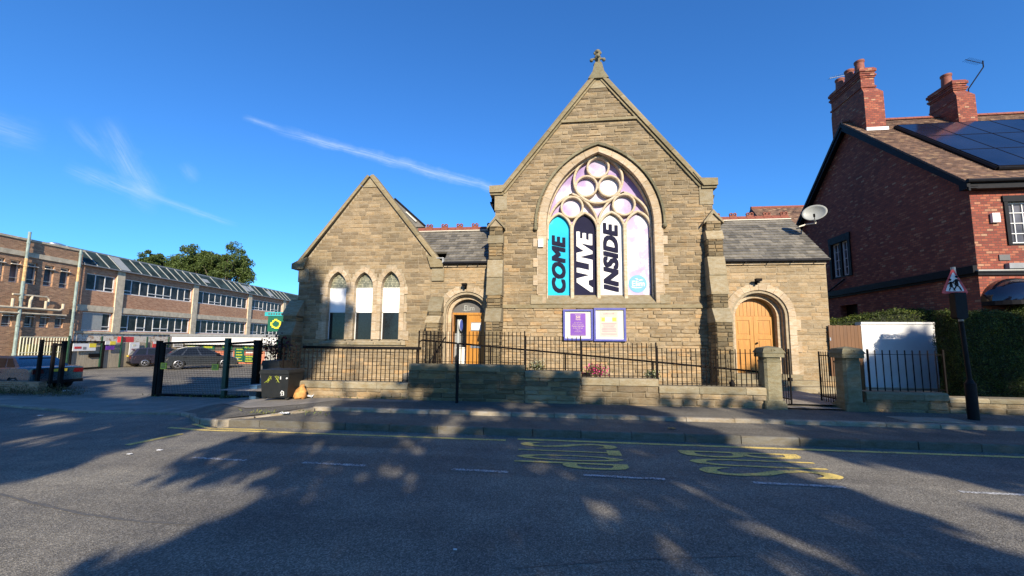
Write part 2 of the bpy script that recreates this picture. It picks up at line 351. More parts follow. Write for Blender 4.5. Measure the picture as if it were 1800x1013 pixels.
# ------------------------------------------------------------ mesh builder
class MB:
    def __init__(s): s.v = []; s.f = []; s.t = []; s.cur = .5; s.sm = False; s.xf = None
    def add(s, vs, fs, t=None):
        o = len(s.v)
        for v in vs:
            v = Vector(v)
            if s.xf is not None: v = s.xf @ v
            s.v.append(v)
        s.f.extend(tuple(o+i for i in f) for f in fs); s.t.extend([s.cur if t is None else t]*len(fs)); return s
    def box(s, x0, x1, y0, y1, z0, z1, t=None):
        if x0 > x1: x0, x1 = x1, x0
        if y0 > y1: y0, y1 = y1, y0
        if z0 > z1: z0, z1 = z1, z0
        v = [(x, y, z) for z in (z0, z1) for x, y in ((x0, y0), (x1, y0), (x1, y1), (x0, y1))]
        return s.add(v, [(3, 2, 1, 0), (4, 5, 6, 7), (0, 1, 5, 4), (1, 2, 6, 5), (2, 3, 7, 6), (3, 0, 4, 7)], t)
    def prism(s, pts, y0, y1, plane='XZ', t=None, holes=()):
        """polygon pts extruded from y0 (front, toward the viewer) to y1; plane XZ, YZ (pts=(y,z), extruded in x) or XY (in z)"""
        mp = {'XZ': lambda a, b, d: (a, d, b), 'YZ': lambda a, b, d: (d, a, b), 'XY': lambda a, b, d: (a, b, d)}[plane]
        loops = [list(pts)]+[list(h) for h in holes]; flat = [p for l in loops for p in l]; n = len(flat)
        tri = tessellate_polygon([[Vector((a, b, 0)) for a, b in l] for l in loops])
        vs = [mp(a, b, y0) for a, b in flat]+[mp(a, b, y1) for a, b in flat]
        def area(a, b, c): return (flat[b][0]-flat[a][0])*(flat[c][1]-flat[a][1])-(flat[c][0]-flat[a][0])*(flat[b][1]-flat[a][1])
        flip = {'XZ': y0 > y1, 'YZ': y0 < y1, 'XY': y0 < y1}[plane]
        fs = []
        for a, b, c in tri:
            if (area(a, b, c) > 0) == flip: a, b, c = a, c, b
            fs.append((a, b, c)); fs.append((c+n, b+n, a+n))
        o = 0
        for li, l in enumerate(loops):
            ar = sum(l[i][0]*l[(i+1) % len(l)][1]-l[(i+1) % len(l)][0]*l[i][1] for i in range(len(l)))
            for i in range(len(l)):
                a, b = o+i, o+(i+1) % len(l)
                q = (a, b, b+n, a+n)
                if ((ar > 0) == flip) != (li > 0): fs.append(q)
                else: fs.append(q[::-1])
            o += len(l)
        return s.add(vs, fs, t)
    def tube(s, pts, r, n=8, caps=True, r2=None, t=None):
        pts = [Vector(p) for p in pts]; rs = [r]*len(pts) if r2 is None else [r+(r2-r)*i/(len(pts)-1) for i in range(len(pts))]
        vs = []; prev = None
        for i, p in enumerate(pts):
            d = (pts[min(i+1, len(pts)-1)]-pts[max(i-1, 0)]).normalized()
            a = (prev-d*prev.dot(d)) if prev is not None else None
            if a is None or a.length < 1e-4: a = d.cross(Vector((0, 0, 1)) if abs(d.z) < .9 else Vector((1, 0, 0)))
            a.normalize(); prev = a; b = d.cross(a)
            for k in range(n):
                an = 2*math.pi*k/n; vs.append(p+(a*math.cos(an)+b*math.sin(an))*rs[i])
        fs = [(i*n+k, i*n+(k+1) % n, (i+1)*n+(k+1) % n, (i+1)*n+k) for i in range(len(pts)-1) for k in range(n)]
        if caps: fs.append(tuple(range(n))[::-1]); fs.append(tuple((len(pts)-1)*n+k for k in range(n)))
        return s.add(vs, fs, t)
    def lathe(s, c, prof, n=16, axis='Z', t=None, caps=True):
        c = Vector(c); vs = []
        for r, h in prof:
            for k in range(n):
                a = 2*math.pi*k/n; x, y = r*math.cos(a), r*math.sin(a)
                vs.append(c+Vector({'Z': (x, y, h), 'Y': (x, h, y), 'X': (h, x, y)}[axis]))
        m = len(prof)
        fs = [(i*n+k, i*n+(k+1) % n, (i+1)*n+(k+1) % n, (i+1)*n+k) for i in range(m-1) for k in range(n)]
        if axis == 'Y': fs = [f[::-1] for f in fs]
        e = [tuple(range(n))[::-1], tuple((m-1)*n+k for k in range(n))]
        if axis == 'Y': e = [f[::-1] for f in e]
        return s.add(vs, fs+(e if caps else []), t)
    def build(s, name, mat, parent=None, local=False, smooth=None):
        me = bpy.data.meshes.new(name)
        V = np.array([tuple(v) for v in s.v], dtype=float).reshape(-1, 3)
        o = bpy.data.objects.new(name, me); C.objects.link(o)
        lo, hi = V.min(0), V.max(0)
        if parent is None and not local: org = np.array([(lo[0]+hi[0])/2, (lo[1]+hi[1])/2, lo[2]])
        else: org = (lo+hi)/2
        pl = np.zeros(3)
        if parent is not None:
            o.parent = parent
            if not local:
                p = parent
                while p is not None: pl = pl+np.array(p.location); p = p.parent
        o.location = tuple(org-pl)
        me.from_pydata([tuple(v) for v in V-org], [], s.f)
        finish(me, s.t, V, s.f)
        me.materials.append(mat)
        if smooth is not None:
            me.polygons.foreach_set('use_smooth', [True]*len(me.polygons)); me.set_sharp_from_angle(angle=R0(smooth))
        me.update(); return o

def finish(me, tints, V, faces):
    at = me.attributes.new('tint', 'FLOAT', 'FACE'); at.data.foreach_set('value', np.array(tints, dtype=np.float32))
    nf = len(me.polygons); nor = np.empty(nf*3); me.polygons.foreach_get('normal', nor); nor = nor.reshape(-1, 3)
    T = np.stack([-nor[:, 1], nor[:, 0], np.zeros(nf)], 1); L = np.linalg.norm(T, axis=1)
    flat = L < .05; T[flat] = (1, 0, 0); L[flat] = 1; T /= L[:, None]; B = np.cross(nor, T)
    lt = np.empty(nf, dtype=int); me.polygons.foreach_get('loop_total', lt); li = np.repeat(np.arange(nf), lt)
    lv = np.empty(len(me.loops), dtype=int); me.loops.foreach_get('vertex_index', lv)
    P = V[lv]; uv = np.stack([(P*T[li]).sum(1), (P*B[li]).sum(1)], 1).astype(np.float32)
    me.uv_layers.new(name='UVMap').data.foreach_set('uv', uv.ravel())

def tag(o, label=None, cat=None, group=None, kind=None):
    if label: o['label'] = label
    if cat: o['category'] = cat
    if group: o['group'] = group
    if kind: o['kind'] = kind
    return o
def thing(name, loc, label, cat, group=None, rz=0):
    o = bpy.data.objects.new(name, None); C.objects.link(o); o.location = loc; o.rotation_euler.z = rz; o.empty_display_size = .3
    return tag(o, label, cat, group)
def copy_obj(o, parent, loc):
    c = o.copy(); C.objects.link(c); c.parent = parent; c.location = loc; return c

# ---- masonry: single rock faced stones laid in uneven courses
def scan(poly, z):
    xs = []
    for i in range(len(poly)):
        (x0, z0), (x1, z1) = poly[i], poly[(i+1) % len(poly)]
        if (z0 > z) != (z1 > z): xs.append(x0+(z-z0)/(z1-z0)*(x1-x0))
    xs.sort(); return [(xs[i], xs[i+1]) for i in range(0, len(xs)-1, 2)]
def masonry(mb, poly, holes, mp, seed=1, ch=(.075, .16), cw=(.18, .66), gap=.012, proud=(.004, .022), z0=None, z1=None, quoin=0, tf=None):
    """mp(u, z, d) gives the point d metres proud of the wall face"""
    rg = random.Random(seed); zs = [p[1] for p in poly]; z = min(zs) if z0 is None else z0; top = max(zs) if z1 is None else z1
    while z < top-.04:
        h = rg.uniform(*ch)
        if z+h > top-.05: h = top-z
        za, zb = z+gap/2, z+h-gap/2
        outer = [scan(poly, q) for q in (za, (za+zb)/2, zb)]
        iv = outer[1]
        if iv:
            iv = [(max([a]+[o[k][0] for o in outer if len(o) > k]), min([b]+[o[k][1] for o in outer if len(o) > k])) for k, (a, b) in enumerate(iv)]
        for hp in holes:
            cuts = [c for q in (za, (za+zb)/2, zb) for c in scan(hp, q)]
            if not cuts: continue
            ca, cb = min(c[0] for c in cuts), max(c[1] for c in cuts)
            nv = []
            for a, b in iv:
                if cb <= a or ca >= b: nv.append((a, b)); continue
                if ca > a: nv.append((a, ca))
                if cb < b: nv.append((cb, b))
            iv = nv
        for a, b in iv:
            if b-a < .04: continue
            u = a
            while u < b-.02:
                wd = rg.uniform(*cw)*(1.25 if h > .16 else 1)
                if u+wd > b-.12: wd = b-u
                ua, ub = u+gap/2, u+wd-gap/2
                if ub-ua > .02:
                    nx = 3 if wd > .3 else 2; ny = 2; T = rg.random(); pr = rg.uniform(*proud)
                    vs = []
                    for j in range(ny+2):
                        for i in range(nx+2):
                            fi = [0, .07 if wd > .3 else .12]+[.5] if nx == 2 else None
                            us = [0, .06]+([.94, 1] if nx == 2 else [.5, .95, 1]); vsn = [0, .14, .86, 1]
                            uu = us[i]; vv = vsn[j]
                            edge = i in (0, nx+1) or j in (0, ny+1)
                            d = .003 if edge else pr*rg.uniform(.55, 1.15)
                            ju = 0 if edge else rg.uniform(-.02, .02); jv = 0 if edge else rg.uniform(-.1, .1)
                            vs.append(mp(ua+(ub-ua)*(uu+ju), za+(zb-za)*(vv+jv), d))
                    k = nx+2
                    tt = T if tf is None else tf(T, ua, za)
                    mb.add(vs, [(j*k+i, j*k+i+1, (j+1)*k+i+1, (j+1)*k+i) for j in range(ny+1) for i in range(nx+1)], tt)
                u += wd
        z += h
def front(Y): return lambda u, z, d: (u, Y-d, z)
def faceL(X): return lambda u, z, d: (X-d, -u, z)      # wall looking toward -X; u = -y
def faceR(X): return lambda u, z, d: (X+d, u, z)       # wall looking toward +X; u = y

def arch(x0, x1, zb, zs, za, n=12):
    """pointed arch outline from bottom left over the apex to bottom right"""
    wd = (x1-x0)/2; r = max(za-zs, wd*1.001); Rr = (wd*wd+r*r)/(2*wd); cx = x0+Rr; a1 = math.asin(min(1, r/Rr))
    if r > 0 and Rr < wd: a1 = math.pi/2
    L = [(cx-Rr*math.cos(a1*i/n), zs+Rr*math.sin(a1*i/n)*(za-zs)/r) for i in range(n+1)]
    xm = (x0+x1)/2; L[-1] = (xm, za)
    Rt = [(2*xm-x, z) for x, z in L[:-1]][::-1]
    return [(x0, zb)]+L+Rt+[(x1, zb)]
def archz(pts, x):
    for (a, za), (b, zb) in zip(pts[1:-1], pts[2:-1]):
        if a <= x <= b or b <= x <= a:
            if abs(b-a) < 1e-6: continue
            return za+(zb-za)*(x-a)/(b-a)
    return pts[1][1]
def band(mb, inner, outer, y0, y1, group=2, gap=.006, seed=0, back=True):
    """wedge shaped blocks between two outlines of equal point count, y0 in front"""
    rg = random.Random(seed); n = len(inner)-1; i = 0
    while i < n:
        g = group if 0 < i < n-1 else 1
        if i+g > n-1 and i < n-1: g = max(1, n-1-i)
        # vertical jamb legs are cut into courses
        if i == 0 or i == n-1:
            (xa, za), (xb, zb) = inner[i], inner[i+1]; (xc, zc), (xd, zd) = outer[i], outer[i+1]
            k = max(1, round(abs(zb-za)/.33))
            for q in range(k):
                f0, f1 = q/k, (q+1)/k
                e = gap/max(.05, abs(zb-za))/2
                blk(mb, [(xa+(xb-xa)*(f0+e), za+(zb-za)*(f0+e)), (xa+(xb-xa)*(f1-e), za+(zb-za)*(f1-e))],
                    [(xc+(xd-xc)*(f0+e), zc+(zd-zc)*(f0+e)), (xc+(xd-xc)*(f1-e), zc+(zd-zc)*(f1-e))], y0, y1, rg.random())
        else:
            I = inner[i:i+g+1]; O = outer[i:i+g+1]
            def shr(L):
                L = list(L); a, b = Vector(L[0]), Vector(L[1]); dd = (b-a).normalized()*gap/2; L[0] = tuple(a+dd)
                a, b = Vector(L[-1]), Vector(L[-2]); dd = (b-a).normalized()*gap/2; L[-1] = tuple(a+dd); return L
            blk(mb, shr(I), shr(O), y0, y1, rg.random())
        i += g
def blk(mb, I, O, y0, y1, t):
    n = len(I); vs = [(x, y0, z) for x, z in I]+[(x, y0, z) for x, z in O]+[(x, y1, z) for x, z in I]+[(x, y1, z) for x, z in O]
    fs = []
    for i in range(n-1):
        fs += [(i, i+n, i+n+1, i+1), (i, i+1, 2*n+i+1, 2*n+i), (n+i+1, n+i, 3*n+i, 3*n+i+1)]
    fs += [(0, 2*n, 3*n, n), (n-1, 2*n-1, 4*n-1, 3*n-1)]
    # orient: decide by a signed area
    a = (O[0][0]-I[0][0])*(I[1][1]-I[0][1])-(O[0][1]-I[0][1])*(I[1][0]-I[0][0])
    if a < 0: fs = [f[::-1] for f in fs]
    mb.add(vs, fs, t)
def slates(mb, o, u, v, U, V, wd, h, seed=1, th=.012, lift=.014, clip=None):
    """single slates laid on a slope: o corner at the eaves, u along the eaves, v up the slope"""
    rg = random.Random(seed); o = Vector(o); u = Vector(u).normalized(); v = Vector(v).normalized(); n = u.cross(v).normalized()
    if n.z < 0: n = -n
    r = 0; y = 0
    while y < V-.01:
        hh = min(h, V-y); x = -(wd/2 if r % 2 else 0)
        while x < U-.005:
            a, b = max(0, x)+.002, min(U, x+wd)-.002
            if b-a > .02 and (clip is None or clip((a+b)/2, y)):
                j = rg.uniform(-.006, .004); l0 = lift+th+rg.uniform(0, .006); l1 = .003
                p = [o+u*a+v*(y+j)+n*l0, o+u*b+v*(y+j)+n*(l0+rg.uniform(-.003, .003)), o+u*b+v*(y+hh+.02)+n*l1, o+u*a+v*(y+hh+.02)+n*l1]
                q = [o+u*a+v*(y+j)-n*.004, o+u*b+v*(y+j)-n*.004]
                vs = p+q; fs = [(0, 1, 2, 3), (4, 5, 1, 0), (4, 0, 3), (1, 5, 2)]
                if (p[1]-p[0]).cross(p[3]-p[0]).dot(n) < 0: fs = [f[::-1] for f in fs]
                mb.add(vs, fs, rg.random())
            x += wd
        y += hh; r += 1
def quadslab(mb, a, b, c, d, th, t=None):
    a, b, c, d = map(Vector, (a, b, c, d)); n = (b-a).cross(d-a).normalized()
    if n.z < 0: a, b, c, d = a, d, c, b; n = -n
    lo = [p-n*th for p in (a, b, c, d)]
    mb.add([a, b, c, d]+lo, [(0, 1, 2, 3), (7, 6, 5, 4), (1, 0, 4, 5), (2, 1, 5, 6), (3, 2, 6, 7), (0, 3, 7, 4)], t)

def quads_obj(name, Q, tints, mat, parent=None):
    """many single leaves: Q (n,4,3) world coordinates"""
    n = len(Q); V = Q.reshape(-1, 3); me = bpy.data.meshes.new(name); o = bpy.data.objects.new(name, me); C.objects.link(o)
    lo, hi = V.min(0), V.max(0); org = (lo+hi)/2
    if parent is None: org[2] = lo[2]
    else: o.parent = parent
    o.location = tuple(org-(np.array(parent.location) if parent is not None else 0))
    me.vertices.add(n*4); me.vertices.foreach_set('co', (V-org).astype(np.float32).ravel())
    me.loops.add(n*4); me.loops.foreach_set('vertex_index', np.arange(n*4, dtype=np.int32))
    me.polygons.add(n); me.polygons.foreach_set('loop_start', np.arange(0, n*4, 4, dtype=np.int32)); me.polygons.foreach_set('loop_total', np.full(n, 4, dtype=np.int32))
    me.update(calc_edges=True); me.attributes.new('tint', 'FLOAT', 'FACE').data.foreach_set('value', tints.astype(np.float32))
    me.materials.append(mat); return o
def leaf_quads(P, size, rg, up=0, aspect=.6):
    n = len(P); a = rg.normal(size=(n, 3)); a /= np.linalg.norm(a, axis=1)[:, None]
    b = rg.normal(size=(n, 3)); b[:, 2] += up; b -= a*(a*b).sum(1)[:, None]; b /= np.linalg.norm(b, axis=1)[:, None]
    s = size*rg.uniform(.6, 1.3, (n, 1)); a = a*s*aspect; b = b*s
    return np.stack([P-b*.5, P+a*.45-b*.05, P+b*.5, P-a*.45-b*.02], 1)

def text_mb(s, shear=0, bold=0, res=3, align='LEFT'):
    cu = bpy.data.curves.new('t', 'FONT'); cu.body = s; cu.shear = shear; cu.offset = bold; cu.resolution_u = res; cu.size = 1; cu.align_x = align
    ob = bpy.data.objects.new('t', cu); C.objects.link(ob)
    me = bpy.data.meshes.new_from_object(ob.evaluated_get(bpy.context.evaluated_depsgraph_get()))
    vs = [tuple(v.co) for v in me.vertices]; fs = [tuple(p.vertices) for p in me.polygons]
    bpy.data.objects.remove(ob); bpy.data.curves.remove(cu); bpy.data.meshes.remove(me); return vs, fs
def fit_text(mb, s, fn, shear=0, bold=0, th=.004, align='LEFT', copies=(0,)):
    """lettering stretched onto the unit square of a surface; fn(u, v, d)"""
    vs, fs = text_mb(s, shear, bold, align=align); A = np.array(vs); lo, hi = A.min(0), A.max(0)
    def g(v, d): return fn((v[0]-lo[0])/(hi[0]-lo[0]), (v[1]-lo[1])/(hi[1]-lo[1]), d)
    n = len(vs); cnt = {}
    for f in fs:
        for i in range(len(f)):
            e = (f[i], f[(i+1) % len(f)]); cnt[e] = 1
    side = [(b, a, a+n, b+n) for a, b in cnt if (b, a) not in cnt]
    mv = max([abs(o_[1]) for o_ in copies if isinstance(o_, tuple)]+[0])
    for k, off in enumerate(copies):
        ou, ov = off if isinstance(off, tuple) else (off, 0)
        h = lambda v, d: g((v[0]*.985+lo[0]*.0075+hi[0]*.0075+ou, v[1]*(1-2*mv)+(lo[1]+hi[1])*mv+ov), d)
        mb.add([h(v, th+k*.0012) for v in vs]+[h(v, 0) for v in vs], fs+side)
def on_front(x0, x1, z0, z1, Y): return lambda u, v, d: (x0+(x1-x0)*u, Y-d, z0+(z1-z0)*v)
def up_front(x0, x1, z0, z1, Y): return lambda u, v, d: (x1-(x1-x0)*v, Y-d, z0+(z1-z0)*u)

# ============================================================ GROUND
def sst(a, b, x): t = max(0, min(1, (x-a)/(b-a))); return t*t*(3-2*t)
def gz(x): return -.45*sst(-5.5, -15, -abs(x)) if False else (-.45*sst(5.5, 15, -x) if x < 0 else 0)
YK, YU, YW = 7.55, 8.8, 10.3
def lerp_pts(pts, x):
    for (a, ya), (b, yb) in zip(pts, pts[1:]):
        if a <= x <= b: return ya+(yb-ya)*(x-a)/(b-a)
    return pts[0][1] if x < pts[0][0] else pts[-1][1]
KL = [(-60, 17), (-40, 14.2), (-17.6, 11.07), (-12.5, 10.2), (-9.6, 9.35), (-8.6, 8.75), (-7.9, 8.1), (-7.3, 7.72), (-6.8, YK)]
def yk(x): return lerp_pts(KL, x) if x < -6.8 else YK
XS = [-400, -120, -60]+[x*.5 for x in range(-80, 1)]+[5, 15, 30, 60, 120, 400]
XS = sorted(set(XS))
def sheet(name, mat, xs, ya, yb, zf, kind='structure', ny=1, thick=0):
    mb = MB(); n = len(xs); vs = []
    for x in xs:
        for j in range(ny+1):
            y = ya(x)+(yb(x)-ya(x))*j/ny; vs.append((x, y, zf(x, y)))
    fs = [(i*(ny+1)+j, (i+1)*(ny+1)+j, (i+1)*(ny+1)+j+1, i*(ny+1)+j+1) for i in range(n-1) for j in range(ny)]
    mb.add(vs, fs, .5)
    return tag(mb.build(name, mat), kind=kind)
sheet('ground', M['soil'], XS, lambda x: -400, lambda x: 900, lambda x, y: gz(x)-.02, ny=2)
sheet('road', M['asphalt'], [x for x in XS if -121 < x < 121], lambda x: -3.2, lambda x: yk(x)+.02, lambda x, y: gz(x), ny=1)
# near footway behind the camera (kept low and plain)
sheet('near_pavement', M['asphalt2'], [-120, -60]+[x for x in XS if -15.6 < x < .1]+[60, 120], lambda x: -7, lambda x: -3.2, lambda x, y: gz(x)+.12)
def pz(x): return gz(x)+(.2 if x > -8 else .045+.155*sst(10.5, 8, -x) if x > -10.5 else .045)
def kt(x): return gz(x)+.055+.08*max(0, min(1, (x+9.5)/2.7))          # top of the front kerb left of the bus stop
sheet('bus_stop_footway', M['asphalt2'], [-5.6]+[x for x in XS if -5.6 < x <= 60], lambda x: YK+.135, lambda x: YU+.02, lambda x, y: .125)
pvx = [x for x in XS if -60 <= x <= 60]
CK = [(-6.8, YK+.1), (-6.3, 8.03), (-5.95, 8.43), (-5.6, YU+.13)]
def pya(x): return yk(x)+.04 if x < -6.8 else lerp_pts(CK, x) if x < -5.6 else YU+.13
def pzz(x, y):
    f = max(0, min(1, (y-pya(x))/.9)); a = kt(x)-.007 if x < -6.8 else .198
    if -6.8 <= x < -5.6: a = .13+.068*(x+6.8)/1.2
    z = a+(pz(x)-a)*f
    if y > YW and x < -6: z += (gz(x)+.012-z)*min(1, (y-YW)/2.5)
    return z
sheet('pavement', M['asphalt2'], [-9.5, -9.2, -8.9, -8.6, -8.3, -8, -7.7, -7.4, -7.1, -6.8, -6.55, -6.3, -6.1, -5.95, -5.75, -5.6]+[x for x in pvx if x > -5.6], pya, lambda x: YW+.02, pzz, ny=4)
sheet('yard_crossing', M['flags'], [x for x in pvx if x <= -9.5], lambda x: yk(x)+.04, lambda x: 13.0, lambda x, y: pzz(x, y), ny=4)
sheet('bin_standing', M['yard'], [-9.5, -9, -8.5, -8, -7.5, -7], lambda x: YW+.015, lambda x: 12.99, lambda x, y: pzz(x, y), ny=4)
sheet('flagstone_patch', M['flags'], [-8.9, -8.3, -7.7, -7.1, -6.55, -6.1, -5.6, -5, -4.5, -4, -3.5], lambda x: pya(x)+.95, lambda x: YW+.01, lambda x, y: pzz(x, y)+.005)
sheet('yard', M['yard'], [-120, -60]+[x for x in pvx if -60 < x <= -7], lambda x: 12.95, lambda x: 60, lambda x, y: gz(x)+.005, ny=1)
sheet('church_path', M['path'], [-9.6, -8, -4, 0, 4, 7.4], lambda x: YW+.2, lambda x: 15, lambda x, y: .3)
sheet('garden_soil', M['soil'], [7.4, 9, 12, 60], lambda x: YW+.2, lambda x: 40, lambda x, y: .24)
sheet('gateway_path', M['path'], [5.2, 6.2, 7.2], lambda x: YW-.02, lambda x: 14.2, lambda x, y: .235 if y < 11 else .32)

# kerbs: single stones with open joints
def kerb_run(name, mat, x0, x1, yf, z0, zt, wd=.13, ln=.92, seed=3, zfun=None):
    mb = MB(); rg = random.Random(seed); x = x0
    while x < x1:
        e = min(x1, x+ln*rg.uniform(.95, 1.05)); ya, yb = yf(x), yf(e); za = (zfun(x) if zfun else 0); zb = (zfun(e) if zfun else 0)
        j = rg.uniform(-.006, .006); g = .006; ch = .018
        sec = [(0, z0), (0, zt-ch), (ch, zt), (wd, zt), (wd, z0)]
        vs = [(x+g, ya+dy+j, z+za+j*.5) for dy, z in sec]+[(e-g, yb+dy+j, z+zb+j*.5) for dy, z in sec]
        fs = [(i, i+5, (i+1) % 5+5, (i+1) % 5) for i in range(5)]+[(0, 1, 2, 3, 4), (9, 8, 7, 6, 5)]
        mb.add(vs, [f[::-1] for f in fs], rg.random()); x = e
    return tag(mb.build(name, mat), kind='structure')
kerb_run('road_kerb', M['kerbshaded'], -6.8, 45, lambda x: YK, -.05, .135)
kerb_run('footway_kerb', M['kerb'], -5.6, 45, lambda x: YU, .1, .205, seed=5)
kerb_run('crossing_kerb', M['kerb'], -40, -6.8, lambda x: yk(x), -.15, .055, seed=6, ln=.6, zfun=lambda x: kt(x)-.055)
mbk = MB(); rgk = random.Random(8)
cp = [(-6.8, YK, .13), (-6.3, 7.9, .15), (-5.95, 8.3, .17), (-5.6, YU, .205)]
for a, b in zip(cp, cp[1:]):
    a = Vector(a); b = Vector(b); d = (b-a).normalized(); n = Vector((-d.y, d.x, 0))*.13
    mbk.add([a, b, b-n, a-n, a-Vector((0, 0, .2)), b-Vector((0, 0, .2)), b-n-Vector((0, 0, .2)), a-n-Vector((0, 0, .2))], [(0, 1, 2, 3), (4, 5, 1, 0), (6, 7, 3, 2)], rgk.random())
tag(mbk.build('corner_kerb', M['kerb']), kind='structure')
# small wedge of asphalt between the corner kerb and the bus footway
sheet('footway_corner', M['asphalt2'], [-6.8, -6.3, -5.95, -5.6], lambda x: YK+.12, lambda x: lerp_pts([(-6.8, YK+.13), (-6.3, 7.95), (-5.95, 8.35), (-5.6, YU+.05)], x), lambda x, y: .126)

# manhole cover and repaired patches
mb = MB(); a = on(1590, 738, Z=.2); mb.box(a.x-.1, a.x+1.1, 9.05, 9.62, .19, .208)
mb.box(a.x+.0, a.x+.45, 9.12, 9.55, .2, .212); mb.box(a.x+.55, a.x+1.0, 9.12, 9.55, .2, .212)
tag(mb.build('service_cover', M['kerb']), 'rectangular pale service cover set in the pavement near the sign post', 'manhole cover')

def strip(mb, pts, wd, z=.006, dash=None, seed=0):
    rg = random.Random(seed)
    for (xa, ya), (xb, yb) in zip(pts, pts[1:]):
        n = max(1, int(math.hypot(xb-xa, yb-ya)/.12)); d = Vector((xb-xa, yb-ya, 0)).normalized(); p = Vector((-d.y, d.x, 0))*wd/2
        prevj = None
        for i in range(n):
            A = Vector((xa+(xb-xa)*i/n, ya+(yb-ya)*i/n, 0)); B = Vector((xa+(xb-xa)*(i+1)/n, ya+(yb-ya)*(i+1)/n, 0))
            j0 = prevj or (rg.uniform(-.006, .006), rg.uniform(-.006, .006)); j1 = (rg.uniform(-.006, .006), rg.uniform(-.006, .006)); prevj = j1
            Az, Bz = gz(A.x)+z, gz(B.x)+z
            pn = p.normalized()
            mb.add([A-p+pn*j0[0]+Vector((0, 0, Az)), B-p+pn*j1[0]+Vector((0, 0, Bz)), B+p+pn*j1[1]+Vector((0, 0, Bz)), A+p+pn*j0[1]+Vector((0, 0, Az))], [(0, 1, 2, 3)], .5)
mb = MB(); strip(mb, [(-7.9, 7.55), (-7.0, 7.28), (-6.4, 7.2), (-.9, 7.2)], .09); tag(mb.build('yellow_kerb_line', M['yline']), kind='structure')
mb = MB(); strip(mb, [(-7.7, 7.9), (-6.9, 7.42), (-6.5, 7.36), (-5.6, 7.35)], .08, seed=2); tag(mb.build('second_yellow_line', M['yline']), kind='structure')
mb = MB(); strip(mb, [(-.7, 7.32), (3.0, 7.3), (20, 7.3)], .1, seed=3); tag(mb.build('bus_stop_edge_line', M['yline']), kind='structure')
a = on(222, 788, Z=-.08); b = on(319, 770, Z=-.1)
mb = MB(); strip(mb, [(a.x, a.y), (b.x, b.y)], .13, .009, seed=4); tag(mb.build('yellow_dash', M['yline']), kind='structure')
M['joint'] = simple('sealed_road_joint', (.1, .095, .085), .8, vary=.3, scale=20, bmp=.3)
mb = MB(); JP = [(-200, 835), (0, 868), (60, 885), (150, 905), (250, 918), (335, 922)]; JP = [tuple(on(*q, Z=0).xy) for q in JP]; strip(mb, JP, .035, .0035, seed=9)
JP = [(900, 1000), (1100, 985), (1300, 978)]; strip(mb, [tuple(on(*q, Z=0).xy) for q in JP], .012, .0035, seed=10)
tag(mb.build('road_joint', M['joint']), kind='structure')
sheet('trench_patch', M['asphalt2'], [-5.6, -4, -2.4], lambda x: 6.45, lambda x: 7.05, lambda x, y: .003 if x > -5.5 else gz(x)+.004)
mb = MB()
for p0, p1 in (((365, 797), (450, 803)), ((545, 808), (650, 814)), ((797, 822), (895, 826)), ((1025, 834), (1170, 844)), ((1328, 852), (1495, 862)), ((1690, 866), (1830, 872))):
    a = on(*p0, Z=0); b = on(*p1, Z=0); strip(mb, [(a.x, 5.52), (b.x, 5.5)], .075, seed=int(p0[0]))
tag(mb.build('centre_line_dashes', M['wline']), kind='structure')
def on_road(xa, xb, ya, yb): return lambda u, v, d: (xa+(xb-xa)*v, yb-(yb-ya)*u, .007)
mb = MB()
def road_word(word, xa, xb, ya, yb):
    L = (yb-ya)/len(word); g = .04
    for i, ch in enumerate(word):
        y1 = yb-i*L-g; y0 = yb-(i+1)*L+g
        vs, fs = text_mb(ch, 0, .0); A = np.array(vs); lo, hi = A.min(0), A.max(0)
        mb.add([(xa+(xb-xa)*(v[1]-lo[1])/(hi[1]-lo[1]), y1-(y1-y0)*(v[0]-lo[0])/(hi[0]-lo[0]), .008) for v in vs], fs)
road_word('STOP', -.62, 1.0, 5.72, 7.18)
tag(mb.build('stop_lettering', M['yline']), kind='structure')
mb = MB(); road_word('BUS', 1.95, 3.75, 5.72, 7.0)
tag(mb.build('bus_lettering', M['yline']), kind='structure')

# ============================================================ CHURCH
YF, YL, YP = 13.6, 13.75, 14.1
ch = thing('church', (1.5, 18, .3), 'sandstone church with steep main gable, lancet side gable and slate roofed porches', 'church')
ZB = .25
XC = 1.5
# ---- main facade
mL, mR = -2.15, 5.2
APZ = 11.25
zk = 7.0
wallpoly = [(mL, ZB), (mR, ZB), (mR, zk), (XC+.0, APZ), (mL, zk)]
# shoulders: slope from kneelers up
wallpoly = [(mL, ZB), (mR, ZB), (mR, 7.02), (4.75, 7.1), (XC, 11.2), (-1.8, 7.1), (mL, 7.02)]
wx0, wx1 = PX(960, 450, YF), PX(1151, 450, YF); wsz = PZ(1050, 533, YF); wzs = PZ(1050, 396, YF); wza = PZ(1050, 268, YF)
ox0, ox1 = PX(946, 450, YF), PX(1164.5, 450, YF); oza = PZ(1050, 258.5, YF)
winner = arch(wx0, wx1, wsz, wzs, wza, 14); wouter = arch(ox0, ox1, wsz, wzs, oza, 14)
mb = MB(); mb.prism(wallpoly, YF, YF+.55, holes=[[(x, z) for x, z in arch((wx0+ox0)/2, (wx1+ox1)/2, wsz-.02, wzs, (wza+oza)/2, 14)]])
main = mb.build('facade_wall', M['mortar'], ch)
cut = arch(ox0+.03, ox1-.03, wsz-.0, wzs, oza-.03, 14)
strz = 2.93
mb = MB()
masonry(mb, wallpoly, [cut], front(YF), seed=11, z0=strz+.05, proud=(.006, .034), tf=lambda T, u, z: T*.9 if z < 7 else T*.8)
mb.build('rubble_stonework', M['rubble'], ch)
mb = MB(); masonry(mb, wallpoly, [], front(YF), seed=12, z0=ZB, z1=strz-.04, proud=(.012, .05), gap=.007); mb.build('plinth_stonework', M['bright'], ch)
